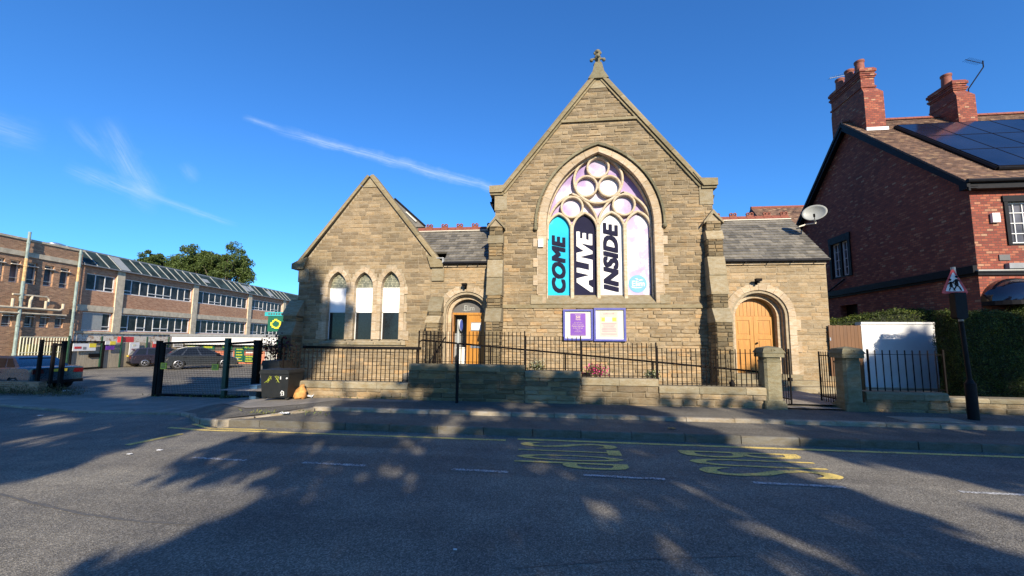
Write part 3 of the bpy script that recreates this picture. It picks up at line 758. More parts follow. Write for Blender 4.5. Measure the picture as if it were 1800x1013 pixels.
mb = MB(); mb.box(mL, mR, YF-.07, YF, strz-.05, strz+.03); mb.prism([(YF-.07, strz+.03), (YF-.07, strz+.032), (YF, strz+.09), (YF, strz+.03)], mL, mR, 'YZ')
mb.build('string_course', M['coping'], ch)
sz = PZ(1050, 212, YF)
mb = MB(); xa = XC-(11.2-sz)/(4.1/3.27)+.02; mb.box(xa, 2*XC-xa, YF-.08, YF, sz-.05, sz+.04); mb.build('upper_string_course', M['coping'], ch)
# corner quoin blocks beneath the kneelers and at the apex
mb = MB(); rg = random.Random(5)
for xa, xb in ((mL-.02, mL+.42), (mR-.42, mR+.02)): m2 = MB(); m2.box(xa, xb, YF-.045, YF+.3, 6.35, 6.98, .5); m2.build('corner_block', M['weath'], ch)
mb.prism([(XC-.33, 10.72), (XC+.33, 10.72), (XC, 11.14)], YF-.045, YF+.1, t=.8)
mb.build('corner_block', M['weath'], ch)
# kneelers
mb = MB()
for s in (-1, 1):
    xk = XC+s*3.85
    pts = [(xk, 6.98), (xk, 7.2), (xk-s*.42, 7.22), (xk-s*.72, 7.5), (xk-s*.52, 6.98)] if False else [(xk, 6.98), (xk, 7.22), (xk-s*.55, 7.24), (xk-s*.78, 7.46), (xk-s*.45, 6.98)]
    mb = MB(); mb.prism(pts, YF-.16, YF+.55, t=.6)
    mb.box(min(xk-s*.02, xk-s*.5), max(xk-s*.02, xk-s*.5), YF-.1, YF+.5, 6.9, 6.985, .3); mb.build('kneeler', M['coping'], ch)
# raking coping, cut into stones
mb = MB(); rg = random.Random(9)
def rake(mb, xa, za, xb, zb, Y0, Y1, th=.2, ln=1.2, seed=1, lip=.05):
    rg = random.Random(seed); d = Vector((xb-xa, 0, zb-za)); L = d.length; d.normalize(); n = Vector((-d.z, 0, d.x))
    if n.z < 0: n = -n
    s = 0
    while s < L-.01:
        e = min(L, s+ln*rg.uniform(.85, 1.15))
        if L-e < .3: e = L
        A = Vector((xa, 0, za))+d*(s+.004); B = Vector((xa, 0, za))+d*(e-.004); t = rg.random()
        sec = [(Y0, 0), (Y0-.0, th*.55), (Y0+.06, th), (Y1-.06, th), (Y1, th*.55), (Y1, 0)]
        vs = [Vector((A.x, y, A.z))+n*h for y, h in sec]+[Vector((B.x, y, B.z))+n*h for y, h in sec]; k = 6
        fs = [(i, (i+1) % k, (i+1) % k+k, i+k) for i in range(k)]+[tuple(range(k))[::-1], tuple(range(k, 2*k))]
        if n.cross(d).y > 0: fs = [f[::-1] for f in fs]
        mb.add(vs, fs, t); s = e
rake(mb, -1.85, 7.03, XC, 11.22, YF-.13, YF+.5, .17, 1.35, 1); rake(mb, 4.85, 7.03, XC, 11.22, YF-.13, YF+.5, .17, 1.35, 2)
mb.build('raking_coping', M['coping'], ch)
mb = MB(); rake(mb, -1.8, 6.95, XC, 11.1, YF-.075, YF, .1, 1.35, 3); rake(mb, 4.8, 6.95, XC, 11.1, YF-.075, YF, .1, 1.35, 4)
mb.build('under_moulding', M['coping'], ch)
# finial: flared base, collar and budded cross
fz = 11.2; mb = MB()
base = [(XC-.36, fz-.16), (XC+.36, fz-.16), (XC+.2, fz+.1), (XC+.14, fz+.36), (XC+.1, fz+.44), (XC-.1, fz+.44), (XC-.14, fz+.36), (XC-.2, fz+.1)]
mb.prism(base, YF-.14, YF+.3, t=.7)
FZ = lambda L: [(r_, fz+.42+h_*.66) for r_, h_ in L]
mb.lathe((XC, YF+.05, 0), FZ([(.11, 0), (.15, .03), (.15, .08), (.1, .12), (.07, .16), (.1, .4), (.12, .48), (.1, .56), (.08, .65), (.1, .78), (.11, .84), (.05, .92)]), 12)
for ax in (Vector((1, 0, 0)), Vector((-1, 0, 0)), Vector((0, -1, 0)), Vector((0, 1, 0))):
    c0 = Vector((XC, YF+.05, fz+.64))
    mb.tube([c0, c0+ax*.12+Vector((0, 0, .05)), c0+ax*.2+Vector((0, 0, .045))], .042, 8, r2=.03)
    mb.lathe(c0+ax*.22+Vector((0, 0, .0)), [(.02, -.06), (.055, -.035), (.065, 0), (.055, .045), (.02, .06)], 8)
    mb.lathe(c0+ax*.1+Vector((0, 0, .27)), [(.02, -.05), (.04, -.025), (.045, 0), (.04, .03), (.02, .05)], 8)
mb.build('finial', M['mossy'], ch, smooth=40)
# hood mould with stops
h0 = arch(PX(943.5, 450, YF), PX(1167, 450, YF), wzs-.02, wzs, PZ(1050, 256.5, YF), 14); h1 = arch(PX(939.5, 450, YF), PX(1171, 450, YF), wzs-.02, wzs, PZ(1050, 252, YF), 14)
mb = MB(); band(mb, h0, h1, YF-.13, YF, 3, .003, 3)
for x in ((h0[0][0]+h1[0][0])/2, (h0[-1][0]+h1[-1][0])/2): mb.lathe((x, YF-.07, wzs-.08), [(.02, -.09), (.07, -.06), (.09, 0), (.06, .07), (.03, .09)], 10)
mb.build('hood_mould', M['mossy'], ch, smooth=35)
# ---- big window
win = thing('window', (XC, YF, wsz), None, None); win.parent = ch; win.location = (XC-1.5, YF-18, wsz-.3)
mb = MB(); band(mb, winner, wouter, YF-.05, YF+.5, 2, .008, 4)
rg = random.Random(3); zq = wsz+.3; k = 1
while zq < wzs-.1:
    hq = min(rg.uniform(.28, .42), wzs-zq); e = .17 if k % 2 == 0 else .04
    if k == 0: hq = .34; e = .26
    mb.box(wouter[0][0]-e, wouter[0][0]-.003, YF-.047, YF+.2, zq, zq+hq-.01, rg.random()); mb.box(wouter[-1][0]+.003, wouter[-1][0]+e, YF-.047, YF+.2, zq, zq+hq-.01, rg.random())
    zq += hq; k += 1
mb.build('window_surround', M['dressed'], win)
mb = MB(); x0, x1 = PX(933, 525, YF), PX(1178, 525, YF)
zg_ = PZ(1050, 518.7, YF+.3); zs0 = PZ(1050, 534.5, YF)
mb.prism([(YF-.045, zs0), (YF-.045, zs0+.03), (YF+.34, zg_+.015), (YF+.5, zg_+.015), (YF+.5, zs0)], wx0-.0, wx1+.0, 'YZ', t=.5)
mb.prism([(YF-.045, zs0), (YF-.045, zs0+.03), (YF+.2, zs0+.2), (YF+.2, zs0)], wx0-.12, wx0-.002, 'YZ', t=.5); mb.prism([(YF-.045, zs0), (YF-.045, zs0+.03), (YF+.2, zs0+.2), (YF+.2, zs0)], wx1+.002, wx1+.12, 'YZ', t=.5)
mb.box(x0, wx0-.124, YF-.055, YF+.2, zs0, zs0+.3, .8); mb.box(wx1+.124, x1, YF-.055, YF+.2, zs0, zs0+.3, .4)
mb.build('window_sill', M['weath'], win)
YT = YF+.27
def TX(px, py=420): return PX(px, py, YT)
def TZ(py, px=1053): return PZ(px, py, YT)
ps = (TX(1100)-TX(1000))/100
gl = arch(winner[0][0]+.0, winner[-1][0]-.0, wsz, wzs, wza, 14)
mb = MB(); mb.prism(gl, YT+.1, YT+.14); mb.build('printed_backing', M['skyprint'], win)
mb = MB()
def ringseg(mb, cx, cz, r, wd, y0, y1, a0=0, a1=360, n=28, t=.5, ch_=.018):
    vs = []; full = abs(a1-a0) >= 360
    sec = [(r-wd/2, y1), (r-wd/2, y0+ch_), (r-wd/2+ch_, y0), (r+wd/2-ch_, y0), (r+wd/2, y0+ch_), (r+wd/2, y1)]
    m = n if full else n+1
    for i in range(m):
        a = R0(a0+(a1-a0)*i/n)
        for rr, y in sec: vs.append((cx+rr*math.cos(a), y, cz+rr*math.sin(a)))
    fs = []
    for i in range(n):
        i2 = (i+1) % m
        for j in range(5): fs.append((i*6+j, i*6+j+1, i2*6+j+1, i2*6+j))
    mb.add(vs, fs, t)
def barseg(mb, pts, wd, y0, y1, ch_=.018, t=.5):
    """chamfered bar along a polyline in the XZ plane"""
    vs = []
    for i, p in enumerate(pts):
        a = Vector(pts[max(0, i-1)]); b = Vector(pts[min(len(pts)-1, i+1)]); d = (b-a).normalized(); nn = Vector((-d.y, d.x)); p = Vector(p)
        for o, y in ((-wd/2, y1), (-wd/2, y0+ch_), (-wd/2+ch_, y0), (wd/2-ch_, y0), (wd/2, y0+ch_), (wd/2, y1)):
            q = p+nn*o; vs.append((q.x, y, q.y))
    fs = [(i*6+j, (i+1)*6+j, (i+1)*6+j+1, i*6+j+1) for i in range(len(pts)-1) for j in range(5)]
    mb.add(vs, fs, t)
circ = [(1050.8, 296), (1030.5, 329), (1070.9, 328.5), (1005.4, 365.5), (1096, 361)]
for k, (cx, cy) in enumerate(circ): ringseg(mb, TX(cx, cy), TZ(cy, cx), 19.0*ps, 3.7*ps, YT-.1, YT+.1, t=.3+.1*k)
ringseg(mb, TX(1051, 317), TZ(318), 43*ps, 4.2*ps, YT-.12, YT+.1, t=.5, n=40)
lights = [(963, 1002, 'cyan'), (1008.3, 1047.6, 'navy'), (1054.6, 1095, 'whitevinyl'), (1101, 1142, 'skyprint2')]
lz = TZ(404)
for k in range(3):
    xm = (TX(lights[k][1])+TX(lights[k+1][0]))/2; barseg(mb, [(xm, wsz), (xm, TZ(396))], 6.2*ps, YT-.11, YT+.1, t=.4+.1*k)
for a, b in ((TX(962.5), TX(1051.2)), (TX(1051.2), TX(1145))):
    ar = arch(a, b, TZ(420), TZ(402), TZ(341), 12); barseg(mb, ar[:14], 4*ps, YT-.1, YT+.1, t=.6); barseg(mb, ar[12:], 4*ps, YT-.1, YT+.1, t=.5)
for a, b, m_ in lights:
    ar = arch(TX(a)-2.2*ps, TX(b)+2.2*ps, TZ(420), TZ(404), TZ(374.5), 10); barseg(mb, ar, 4.4*ps, YT-.085, YT+.1, t=.55)
ar = arch(winner[0][0]+.03, winner[-1][0]-.03, wsz, wzs, wza-.03, 14); barseg(mb, ar, .045, YT-.1, YT+.1, t=.7)
mb.build('tracery', M['pale'], win, smooth=30)
for i, (cx, cy) in enumerate(circ):
    mb = MB(); x, z, r = TX(cx, cy), TZ(cy, cx), 17.6*ps; mb.prism([(x+r*math.cos(R0(q*15)), z+r*math.sin(R0(q*15))) for q in range(24)], YT+.07, YT+.09)
    mb.build('round_print', M['skyprint2'] if i in (0, 2, 4) else M['skyprint'], win)
words = {0: ('COME', 'navy', (970.2, 993.8, 412.5, 513.5)), 1: ('ALIVE', 'whitevinyl', (1013.6, 1041, 407, 512.5)), 2: ('INSIDE', 'navy', (1060.5, 1086.5, 392.5, 512.5))}
for k, (a, b, m_) in enumerate(lights):
    mb = MB(); mb.prism(arch(TX(a)+.003, TX(b)-.003, TZ(518.7), TZ(404), TZ(378), 10), YT+.045, YT+.065)
    p = mb.build('window_panel', M[m_], ch)
    if k in words:
        wd, mm, (xa, xb, ya, yb) = words[k]; mb = MB()
        fit_text(mb, wd, up_front(TX(xa), TX(xb), TZ(yb), TZ(ya), YT+.043), shear=.22, bold=0, th=.004, copies=[(a_, b_) for a_ in (-.05, -.017, .017, .05) for b_ in (-.04, 0, .04)])
        mb.build('lettering', M[mm], p)
    else:
        mb = MB(); cx, cz, r = TX(1121.3, 499), TZ(498.8, 1121), 15.6*ps
        mb.prism([(cx+r*math.cos(R0(q*12)), cz+r*math.sin(R0(q*12))) for q in range(30)], YT+.038, YT+.043); mb.build('round_logo', M['logoblue'], p)
        mb = MB(); fit_text(mb, 'Elim', on_front(cx-r*.62, cx+r*.75, cz-r*.28, cz+r*.34, YT+.036), copies=(-.012, .012))
        def sw(pts): mb.add([(cx+r*x, YT+.033, cz+r*z) for x, z in pts], [tuple(range(len(pts)))])
        sw([(-.75, -.3), (-.6, -.44), (-.2, -.5), (.3, -.46), (.6, -.36), (.2, -.4), (-.3, -.42), (-.6, -.36)])
        sw([(-.35, .62), (-.05, .6), (.15, .42), (.3, .3), (.1, .38), (-.1, .5)]); sw([(-.2, .4), (.15, .44), (.45, .5), (.62, .4), (.3, .38)])
        mb.build('logo_lettering', M['whitevinyl'], p)

# ---- buttress builder (stepped, with weathered slopes and a gablet cap)
def buttress(xc, wd, Yb, stages, cap, seed, parent, zb=ZB):
    """stages: (top z of stage, projection, z where the slope above it ends)"""
    hw = wd/2; B = thing('buttress', (xc, Yb, zb), None, None); B.parent = parent; B.location = (xc-1.5, Yb-18, zb-.3)
    core = MB(); st = MB(); sl = MB(); z = zb; rg = random.Random(seed)
    for i, (zt, d, zs) in enumerate(stages):
        core = MB(); core.box(xc-hw+.02, xc+hw-.02, Yb-d+.02, Yb, z, zt); core.build('stage_core', M['mortar'], B)
        nd = stages[i+1][1] if i+1 < len(stages) else cap[2]
        st = MB(); masonry(st, [(xc-hw, z), (xc+hw, z), (xc+hw, zt), (xc-hw, zt)], [], front(Yb-d), seed=seed*10+i, cw=(.18, .4), proud=(.01, .03))
        masonry(st, [(-Yb, z), (-Yb+d, z), (-Yb+d, zt), (-Yb, zt)], [], faceL(xc-hw), seed=seed*10+i+3, cw=(.18, .4), proud=(.01, .03))
        masonry(st, [(Yb-d, z), (Yb, z), (Yb, zt), (Yb-d, zt)], [], faceR(xc+hw), seed=seed*10+i+6, cw=(.18, .4), proud=(.01, .03)); st.build('stage_stonework', M['sooty'], B)
        # weathered slope in one or two slabs
        n = 2 if zs-zt > .9 else 1
        e = .035
        for q in range(n):
            za, zb2 = zt+(zs-zt)*q/n, zt+(zs-zt)*(q+1)/n; da = d+(nd-d)*q/n; db = d+(nd-d)*(q+1)/n
            sl = MB(); sl.prism([(Yb-da-e, za), (Yb-da-e, za+.05), (Yb-db-.005, zb2-.006), (Yb, zb2-.006), (Yb, za)], xc-hw-e, xc+hw+e, 'YZ', t=rg.random()); sl.build('weathering', M['weath'], B)
        z = zs
    zc, za, d = cap; core = MB()
    core.box(xc-hw+.02, xc+hw-.02, Yb-d+.02, Yb, z, zc)
    st = MB(); sl = MB(); masonry(st, [(xc-hw, z), (xc+hw, z), (xc+hw, zc), (xc-hw, zc)], [], front(Yb-d), seed=seed*10+9, cw=(.15, .3), proud=(.01, .03))
    if za > zc: core.prism([(xc-hw, zc), (xc+hw, zc), (xc, za-.05)], Yb-d, Yb)
    for s in ((-1, 1) if za > zc else ()):
        sl.prism([(xc, za), (xc+s*(hw+.08), zc-.02), (xc+s*(hw+.08), zc-.1), (xc, za-.14)], Yb-d-.06, Yb, t=.4)
    core.build('core', M['mortar'], B)
    if st.v: st.build('cap_stonework', M['sooty'], B)
    if sl.v: sl.build('gablet', M['weath'], B)
for xc in (-2.08, 5.12):
    buttress(xc, .46, YF, [(PZ(878, 566, YF-.6), .72, PZ(878, 541, YF-.6)), (PZ(878, 519, YF-.5), .5, PZ(878, 456, YF-.35)), (PZ(878, 428, YF-.3), .3, PZ(878, 413, YF-.25))],
             (PZ(878, 398, YF-.2), PZ(878, 379, YF-.2), .22), 30+int(xc), ch)
# smaller buttresses on the corners facing sideways
for s, x in ((-1, mL), (1, mR)):
    for dz, (x1_, z1_, z2_) in enumerate(((.2, 3.6, 4.2), (.13, 5.6, 6.1))):
        mb = MB(); z_ = .25 if dz == 0 else 3.6
        mb.prism([(x, z_), (x+s*x1_, z_), (x+s*x1_, z1_), (x, z2_)], YF+.25, YF+.7, t=.4)
        mb.build('side_buttress', M['weath'], ch)

# ---- nave behind
mb = MB(); mb.box(mL, mL+.5, YF+.55, 32, ZB, 7.0); mb.box(mR-.5, mR, YF+.55, 32, ZB, 7.0)
mb.prism([(mL, ZB), (mR, ZB), (mR, 7.02), (XC, 11.1), (mL, 7.02)], 31.5, 32)
mb.build('nave_wall', M['sooty'], ch)
mb = MB()
for s in (-1, 1):
    quadslab(mb, (XC, YF+.45, 11.12), (XC, 32.1, 11.12), (XC+s*3.85, 32.1, 6.9), (XC+s*3.85, YF+.45, 6.9), .1)
mb.build('nave_roof', M['slate'], ch)
mb = MB()
for s in (-1, 1):
    xe = XC+s*3.78; mb.box(xe-.06, xe+.06, YF+.3, 32, 6.78, 6.9); mb.prism([(xe-s*.05, 6.4), (xe-s*.05, 6.78), (xe+s*.12, 6.8), (xe+s*.1, 6.7)], YF+.3, YF+.45)
mb.build('nave_gutter', M['blackpaint'], ch)

# ---- left gable
lx0, lx1 = -9.55, -4.02; lap = 7.86; lxc = -6.92
lpoly = [(lx0, ZB), (-4.5, ZB), (-4.5, 3.9), (lx1, 3.9), (lx1, 4.5), (-4.35, 4.55), (lxc, lap), (-9.45, 4.55), (lx0, 4.5)]
lw = []
for a, b, ap in ((578, 610.3, 479), (624.3, 656.8, 479.5), (671.3, 704, 478)):
    x0, x1 = PX(a, 550, YL+.1), PX(b, 550, YL+.1); lw.append((x0, x1, PZ((a+b)/2, 597, YL), PZ((a+b)/2, 505, YL), PZ((a+b)/2, ap-1, YL)))
inn = [arch(x0, x1, zb_, zs_, za_, 8) for x0, x1, zb_, zs_, za_ in lw]
mb = MB(); mb.prism(lpoly, YL, YL+.5, holes=[arch(x0-.05, x1+.05, zb_-.05, zs_, za_+.05, 8) for x0, x1, zb_, zs_, za_ in lw]); mb.build('side_gable_wall', M['mortar'], ch)
outs = [arch(x0-.2, x1+.2, zb_, zs_, za_+.2, 8) for x0, x1, zb_, zs_, za_ in lw]
block = [(lw[0][0]-.24, lw[0][2]-.2), (lw[2][1]+.24, lw[0][2]-.2), (lw[2][1]+.24, lw[0][3]), (lw[0][0]-.24, lw[0][3])]
mb = MB(); masonry(mb, lpoly, [block]+outs, front(YL), seed=21, z0=1.52, ch=(.1, .17), tf=lambda T, u, z: T*.75+.05); mb.build('side_gable_stonework', M['rubble'], ch)
mb = MB(); masonry(mb, lpoly, [], front(YL), seed=22, z0=ZB, z1=1.44, proud=(.012, .05), gap=.006); mb.build('side_gable_plinth', M['bright'], ch)
mb = MB(); mb.box(lx0+.35, -4.75, YL-.07, YL, 1.44, 1.52); mb.build('side_string_course', M['iron'], ch)
mb = MB(); rg = random.Random(4)
for i, (x0, x1, zb_, zs_, za_) in enumerate(lw):
    o = arch(x0-.17 if i == 0 else (x0+lw[i-1][1])/2+.002, x1+.17 if i == 2 else (x1+lw[i+1][0])/2-.002, zb_, zs_, za_+.19, 8)
    # limit the arcs to a constant thickness so that neighbours meet over the mullions
    band(mb, inn[i], o, YL-.045, YL+.22, 2, .007, 40+i)
z = lw[0][2]; k = 0
while z < lw[0][3]-.05:
    h = min(.33, lw[0][3]-z); e = .12 if k % 2 else .0
    if k == 0: e = .2
    if e: mb.box(lw[0][0]-.175-e, lw[0][0]-.173, YL-.043, YL+.1, z, z+h-.01, rg.random()); mb.box(lw[2][1]+.173, lw[2][1]+.175+e, YL-.043, YL+.1, z, z+h-.01, rg.random())
    z += h; k += 1
mb.build('lancet_surround', M['dressed'], ch)
mb = MB()
for x0, x1, zb_, zs_, za_ in lw:
    mb.prism([(YL-.08, zb_-.18), (YL-.08, zb_-.12), (YL+.16, zb_+.0), (YL+.25, zb_+.0), (YL+.25, zb_-.18)], x0-.1, x1+.1, 'YZ', t=.5)
mb.box(lw[0][0]-.3, lw[2][1]+.3, YL-.075, YL+.1, zb_-.2, zb_-.183, .4)
mb.build('lancet_sill', M['weath'], ch)
for i, (x0, x1, zb_, zs_, za_) in enumerate(lw):
    W = thing('window', ((x0+x1)/2, YL, zb_), None, None); W.parent = ch; W.location = ((x0+x1)/2-1.5, YL-18, zb_-.3)
    zl = PZ(640, 507, YL+.15); zbl = PZ(640, 549, YL+.15)
    a = arch(x0-.02, x1+.02, zl, zs_, za_+.02, 8); mb = MB(); mb.prism(a, YL+.16, YL+.175); mb.build('leaded_glass', M['leaded'], W)
    mb = MB(); mb.box(x0-.02, x1+.02, YL+.165, YL+.18, zb_-.02, zbl); mb.build('glass', M['carglass'], W)
    mb = MB(); mb.box(x0-.02, x1+.02, YL+.15, YL+.165, zbl, zl); mb.build('blind', M['blind'], W)
    mb = MB(); mb.box(x0, x1, YL+.12, YL+.15, zbl-.02, zbl+.015); mb.box(x0, x1, YL+.125, YL+.15, zl-.015, zl+.012); mb.box(x0, x0+.025, YL+.12, YL+.15, zb_, zl)
    mb.box(x1-.02, x1, YL+.12, YL+.15, zb_, zbl)
    mb.build('frame', M['white'], W)
mb = MB(); mb.box(lw[0][0]+.02, lw[0][0]+.24, YL+.2, YL+.25, lw[0][2], PZ(640, 549, YL+.15)); mb.build('net_curtain', M['whitevinyl'], ch)
mb = MB(); rake(mb, -9.6, 4.48, lxc, lap-.02, YL-.11, YL+.4, .15, 1.2, 5); rake(mb, -4.22, 4.48, lxc, lap-.02, YL-.11, YL+.4, .15, 1.2, 6)
for s, xk in ((-1, lx0-.25), (1, lx1)):
    mb.prism([(xk, 4.36), (xk, 4.56), (xk-s*.2, 4.66), (xk-s*.6, 4.8), (xk-s*.45, 4.36)], YL-.13, YL+.45, t=.6)
mb.build('side_gable_coping', M['coping'], ch)
mb = MB()
for xa, xb in ((lx0-.02, lx0+.4), (lx1-.42, lx1+.02)): m2 = MB(); m2.box(xa, xb, YL-.04, YL+.3, 3.88, 4.355, .5); m2.build('side_corner_block', M['weath'], ch)
mb.prism([(lxc-.28, lap-.42), (lxc+.28, lap-.42), (lxc, lap-.06)], YL-.04, YL+.1, t=.8)
mb.build('side_corner_block', M['weath'], ch)
# buttresses of the side gable
buttress(-9.55, .5, YL, [(1.9, .6, 2.4), (2.6, .4, 3.2)], (3.22, 3.2, .02), 51, ch)
buttress(-4.22, .42, YL, [(2.35, .55, 2.62), (2.75, .32, 3.3)], (3.31, 3.25, .02), 52, ch)
# hall body and roofs
mb = MB(); mb.box(lx0, lx0+.4, YL+.5, 26, ZB, 4.45); mb.box(lx1-.4, lx1, YL+.5, 26, ZB, 4.45); mb.build('hall_wall', M['sooty'], ch)
mb = MB()
for s in (-1, 1): quadslab(mb, (lxc, YL+.35, lap-.5), (lxc, 26, lap-.5), (lxc+s*2.8, 26, 4.0), (lxc+s*2.8, YL+.35, 4.0), .08)
mb.build('hall_roof', M['slate'], ch)
# taller cross roof behind the side gable
a = on(694, 352, Y=18.5); b = on(746, 400, Y=18.5); mb = MB()
quadslab(mb, (a.x-2.4, 18.5, a.z+.1), (a.x, 18.5, a.z), (b.x+.05, 18.5, b.z), (a.x-2.4, 18.5, b.z), .08)
mb.prism([(a.x-2.8, a.z-2.6), (a.x+.02, a.z+.02), (b.x+.1, b.z), (b.x+.1, b.z-2.6)], 18.5, 22.5, t=.5)
mb.build('rear_roof', M['slate'], ch)
mb = MB(); d = (b-a); mb.tube([a+Vector((.02, -.05, .05)), b+Vector((.05, -.05, .05))], .06, 6); mb.build('rear_verge', M['blackpaint'], ch)
mb = MB(); mb.tube([a+d*.45+Vector((-.05, -.12, -.03)), a+d*.8+Vector((-.05, -.12, -.03))], .04, 6); mb.build('rear_verge_pointing', M['offwhite'], ch)

# ---- porches
def porch(xa, xb, arch_in, z_floor, seed, ridge_x0, ridge_x1, verge_right, slate_w, YP, xg):
    ez = 4.5; ry = YP+2.1 if verge_right else YP+1.75; rz = ez+(ry-YP)*1.02
    x0, x1, zs_, za_ = arch_in
    rings = [(.27, -.05, .22), (.17, .06, .3), (.085, .17, .4)]
    op = arch(x0, x1, z_floor, zs_, za_, 12)
    big = arch(x0-.44, x1+.44, z_floor, zs_, za_+.44, 12)
    hole = arch(x0-.15, x1+.15, z_floor-.02, zs_, za_+.15, 12)
    poly = [(xa, ZB), (xb, ZB), (xb, ez-.12), (xg, ez-.12), (xg, 3.9), (xa, 3.9)]
    mb = MB(); mb.prism(poly, YP, YP+.5, holes=[hole]); mb.build('porch_wall', M['mortar'], ch)
    mb = MB(); masonry(mb, poly, [big, [(x0-.44, ZB-.1), (x1+.44, ZB-.1), (x1+.44, z_floor+.05), (x0-.44, z_floor+.05)]], front(YP), seed=seed, z0=ZB, cw=(.25, .7), tf=lambda T, u, z: T*.8+.15); mb.build('porch_stonework', M['bright'], ch)
    mb = MB(); rg = random.Random(seed)
    # concentric moulded orders stepping back
    o0 = arch(x0-.46, x1+.46, z_floor, zs_, za_+.46, 12); o1 = arch(x0-.24, x1+.24, z_floor, zs_, za_+.24, 12); o2 = arch(x0-.12, x1+.12, z_floor, zs_, za_+.12, 12)
    band(mb, o1, o0, YP-.05, YP+.3, 2, .007, seed+1)
    b0 = lambda p: [(x, z) for x, z in p]
    band(mb, o2, arch(x0-.243, x1+.243, z_floor, zs_, za_+.243, 12), YP+.09, YP+.38, 3, .004, seed+2)
    band(mb, op, arch(x0-.123, x1+.123, z_floor, zs_, za_+.123, 12), YP+.22, YP+.6, 3, .004, seed+3)
    rr = 0; z = z_floor; k = 0
    while z < zs_-.05:
        h = min(.36, zs_-z); e = (.13 if k % 2 == 0 else .0)
        if e: mb.box(x0-.462-e, x0-.462, YP-.047, YP+.1, z, z+h-.01, rg.random()); mb.box(x1+.462, x1+.462+e, YP-.047, YP+.1, z, z+h-.01, rg.random())
        z += h; k += 1
    mb.build('moulded_doorway', M['dressed'], ch, smooth=25)
    # eaves: pale cornice, gutter, slates, ridge
    mb = MB(); mb.box(xg+.02, xb-.02, YP-.07, YP, ez-.12, ez-.05); mb.build('eaves_course', M['dressed'], ch)
    mb = MB(); mb.tube([(xg, YP-.14, ez), (xb+.03, YP-.14, ez)], .055, 10)
    for i in range(5): x = xg+(xb-xg)*(i+.5)/5; mb.box(x-.012, x+.012, YP-.2, YP-.0, ez-.07, ez-.05)
    mb.build('gutter', M['blackpaint'], ch, smooth=40)
    mb = MB(); v = Vector((0, ry-(YP-.1), rz-(ez+.02)))
    xs_ = max(ridge_x0, xg) if not verge_right else ridge_x0; vn_ = v.normalized(); cutv = .75
    quadslab(mb, (xs_, YP-.1, ez+.01), (ridge_x1, YP-.1, ez+.01), (ridge_x1, ry, rz-.01), (xs_, ry, rz-.01), .06, .1)
    if xs_ > ridge_x0+.01: quadslab(mb, (ridge_x0, YP-.1+vn_.y*cutv, ez+.01+vn_.z*cutv), (xs_-.002, YP-.1+vn_.y*cutv, ez+.01+vn_.z*cutv), (xs_-.002, ry, rz-.01), (ridge_x0, ry, rz-.01), .06, .1)
    quadslab(mb, (ridge_x0, ry, rz-.01), (ridge_x1, ry, rz-.01), (ridge_x1, ry+v.y, ez), (ridge_x0, ry+v.y, ez), .06, .3)
    slates(mb, (ridge_x0, YP-.1, ez+.012), (1, 0, 0), v, ridge_x1-ridge_x0, v.length, slate_w, .19, seed, clip=lambda a_, b_: ridge_x0+a_ > xs_ or b_ > cutv)
    mb.build('slate_roof', M['slate'], ch)
    if verge_right: mb = MB(); mb.prism([(YP+.5, ZB), (ry+v.y, ZB), (ry+v.y, ez-.1), (ry, rz-.1), (YP+.1, ez-.05), (YP+.5, ez-.05)], xb-.4, xb, 'YZ'); mb.build('porch_end_wall', M['sooty'], ch)
    mb = MB(); n = max(2, round((ridge_x1-ridge_x0)/.32)); lw_ = (ridge_x1-ridge_x0)/n; rg = random.Random(seed)
    for i in range(n):
        x = ridge_x0+i*lw_
        prof = [(-.16, -.1), (0, .06), (.16, -.1), (.13, -.12), (0, .02), (-.13, -.12)]
        mb.prism([(ry+a_, rz+b_+.02) for a_, b_ in prof], x+.006, x+lw_-.006, 'YZ')
        if i % 2 == 1:
            for s in (-1, 1):
                cx = x+lw_*.5+s*.07
                ringseg(mb, cx, rz+.16, .05, .035, ry-.03, ry+.03, n=12, ch_=.004)
                ringseg(mb, cx, rz+.16, .05, .035, ry+.03, ry-.03, n=12, ch_=-.004)
            mb.box(x+.03, x+lw_-.03, ry-.03, ry+.03, rz+.06, rz+.12)
    mb.build('crested_ridge', M['terra'], ch)
    mb = MB(); mb.box(ridge_x0, ridge_x1, ry-.19, ry-.15, rz-.13, rz-.1); mb.build('ridge_pointing', M['offwhite'], ch)
    return op, o0
YPL = YL+.03
fzL = .85; dz0 = (PX(792.5, 600, YPL+.22), PX(851, 600, YPL+.22))
opL, _ = porch(-4.5, -2.2, (dz0[0], dz0[1], PZ(821, 553, YPL+.2), PZ(821, 526, YPL+.2)), fzL, 61, -5.65, mL-.02, False, .25, YPL, lx1)
dz1 = (PX(1297, 600, YP+.1), PX(1371.5, 600, YP+.1))
opR, _ = porch(5.2, 8.88, (dz1[0], dz1[1], PZ(1330, 557, YP+.2), PZ(1330, 524, YP+.2)), .74, 62, mR+.02, 8.98, True, .27, YP, 5.2)
zsR = PZ(1330, 557, YP+.2); zaR = PZ(1330, 524, YP+.2); zsL = PZ(821, 553, YPL+.2); zaL = PZ(821, 526, YPL+.2)
# lead flashing by the kneelers
mb = MB(); mb.box(lx1-.02, lx1+.03, YL-.15, YL+.45, 4.5, 4.66); mb.box(lx1-.4, lx1+.02, YL-.1, YL+.4, 4.68, 4.71); mb.build('flashing', M['lead'], ch)
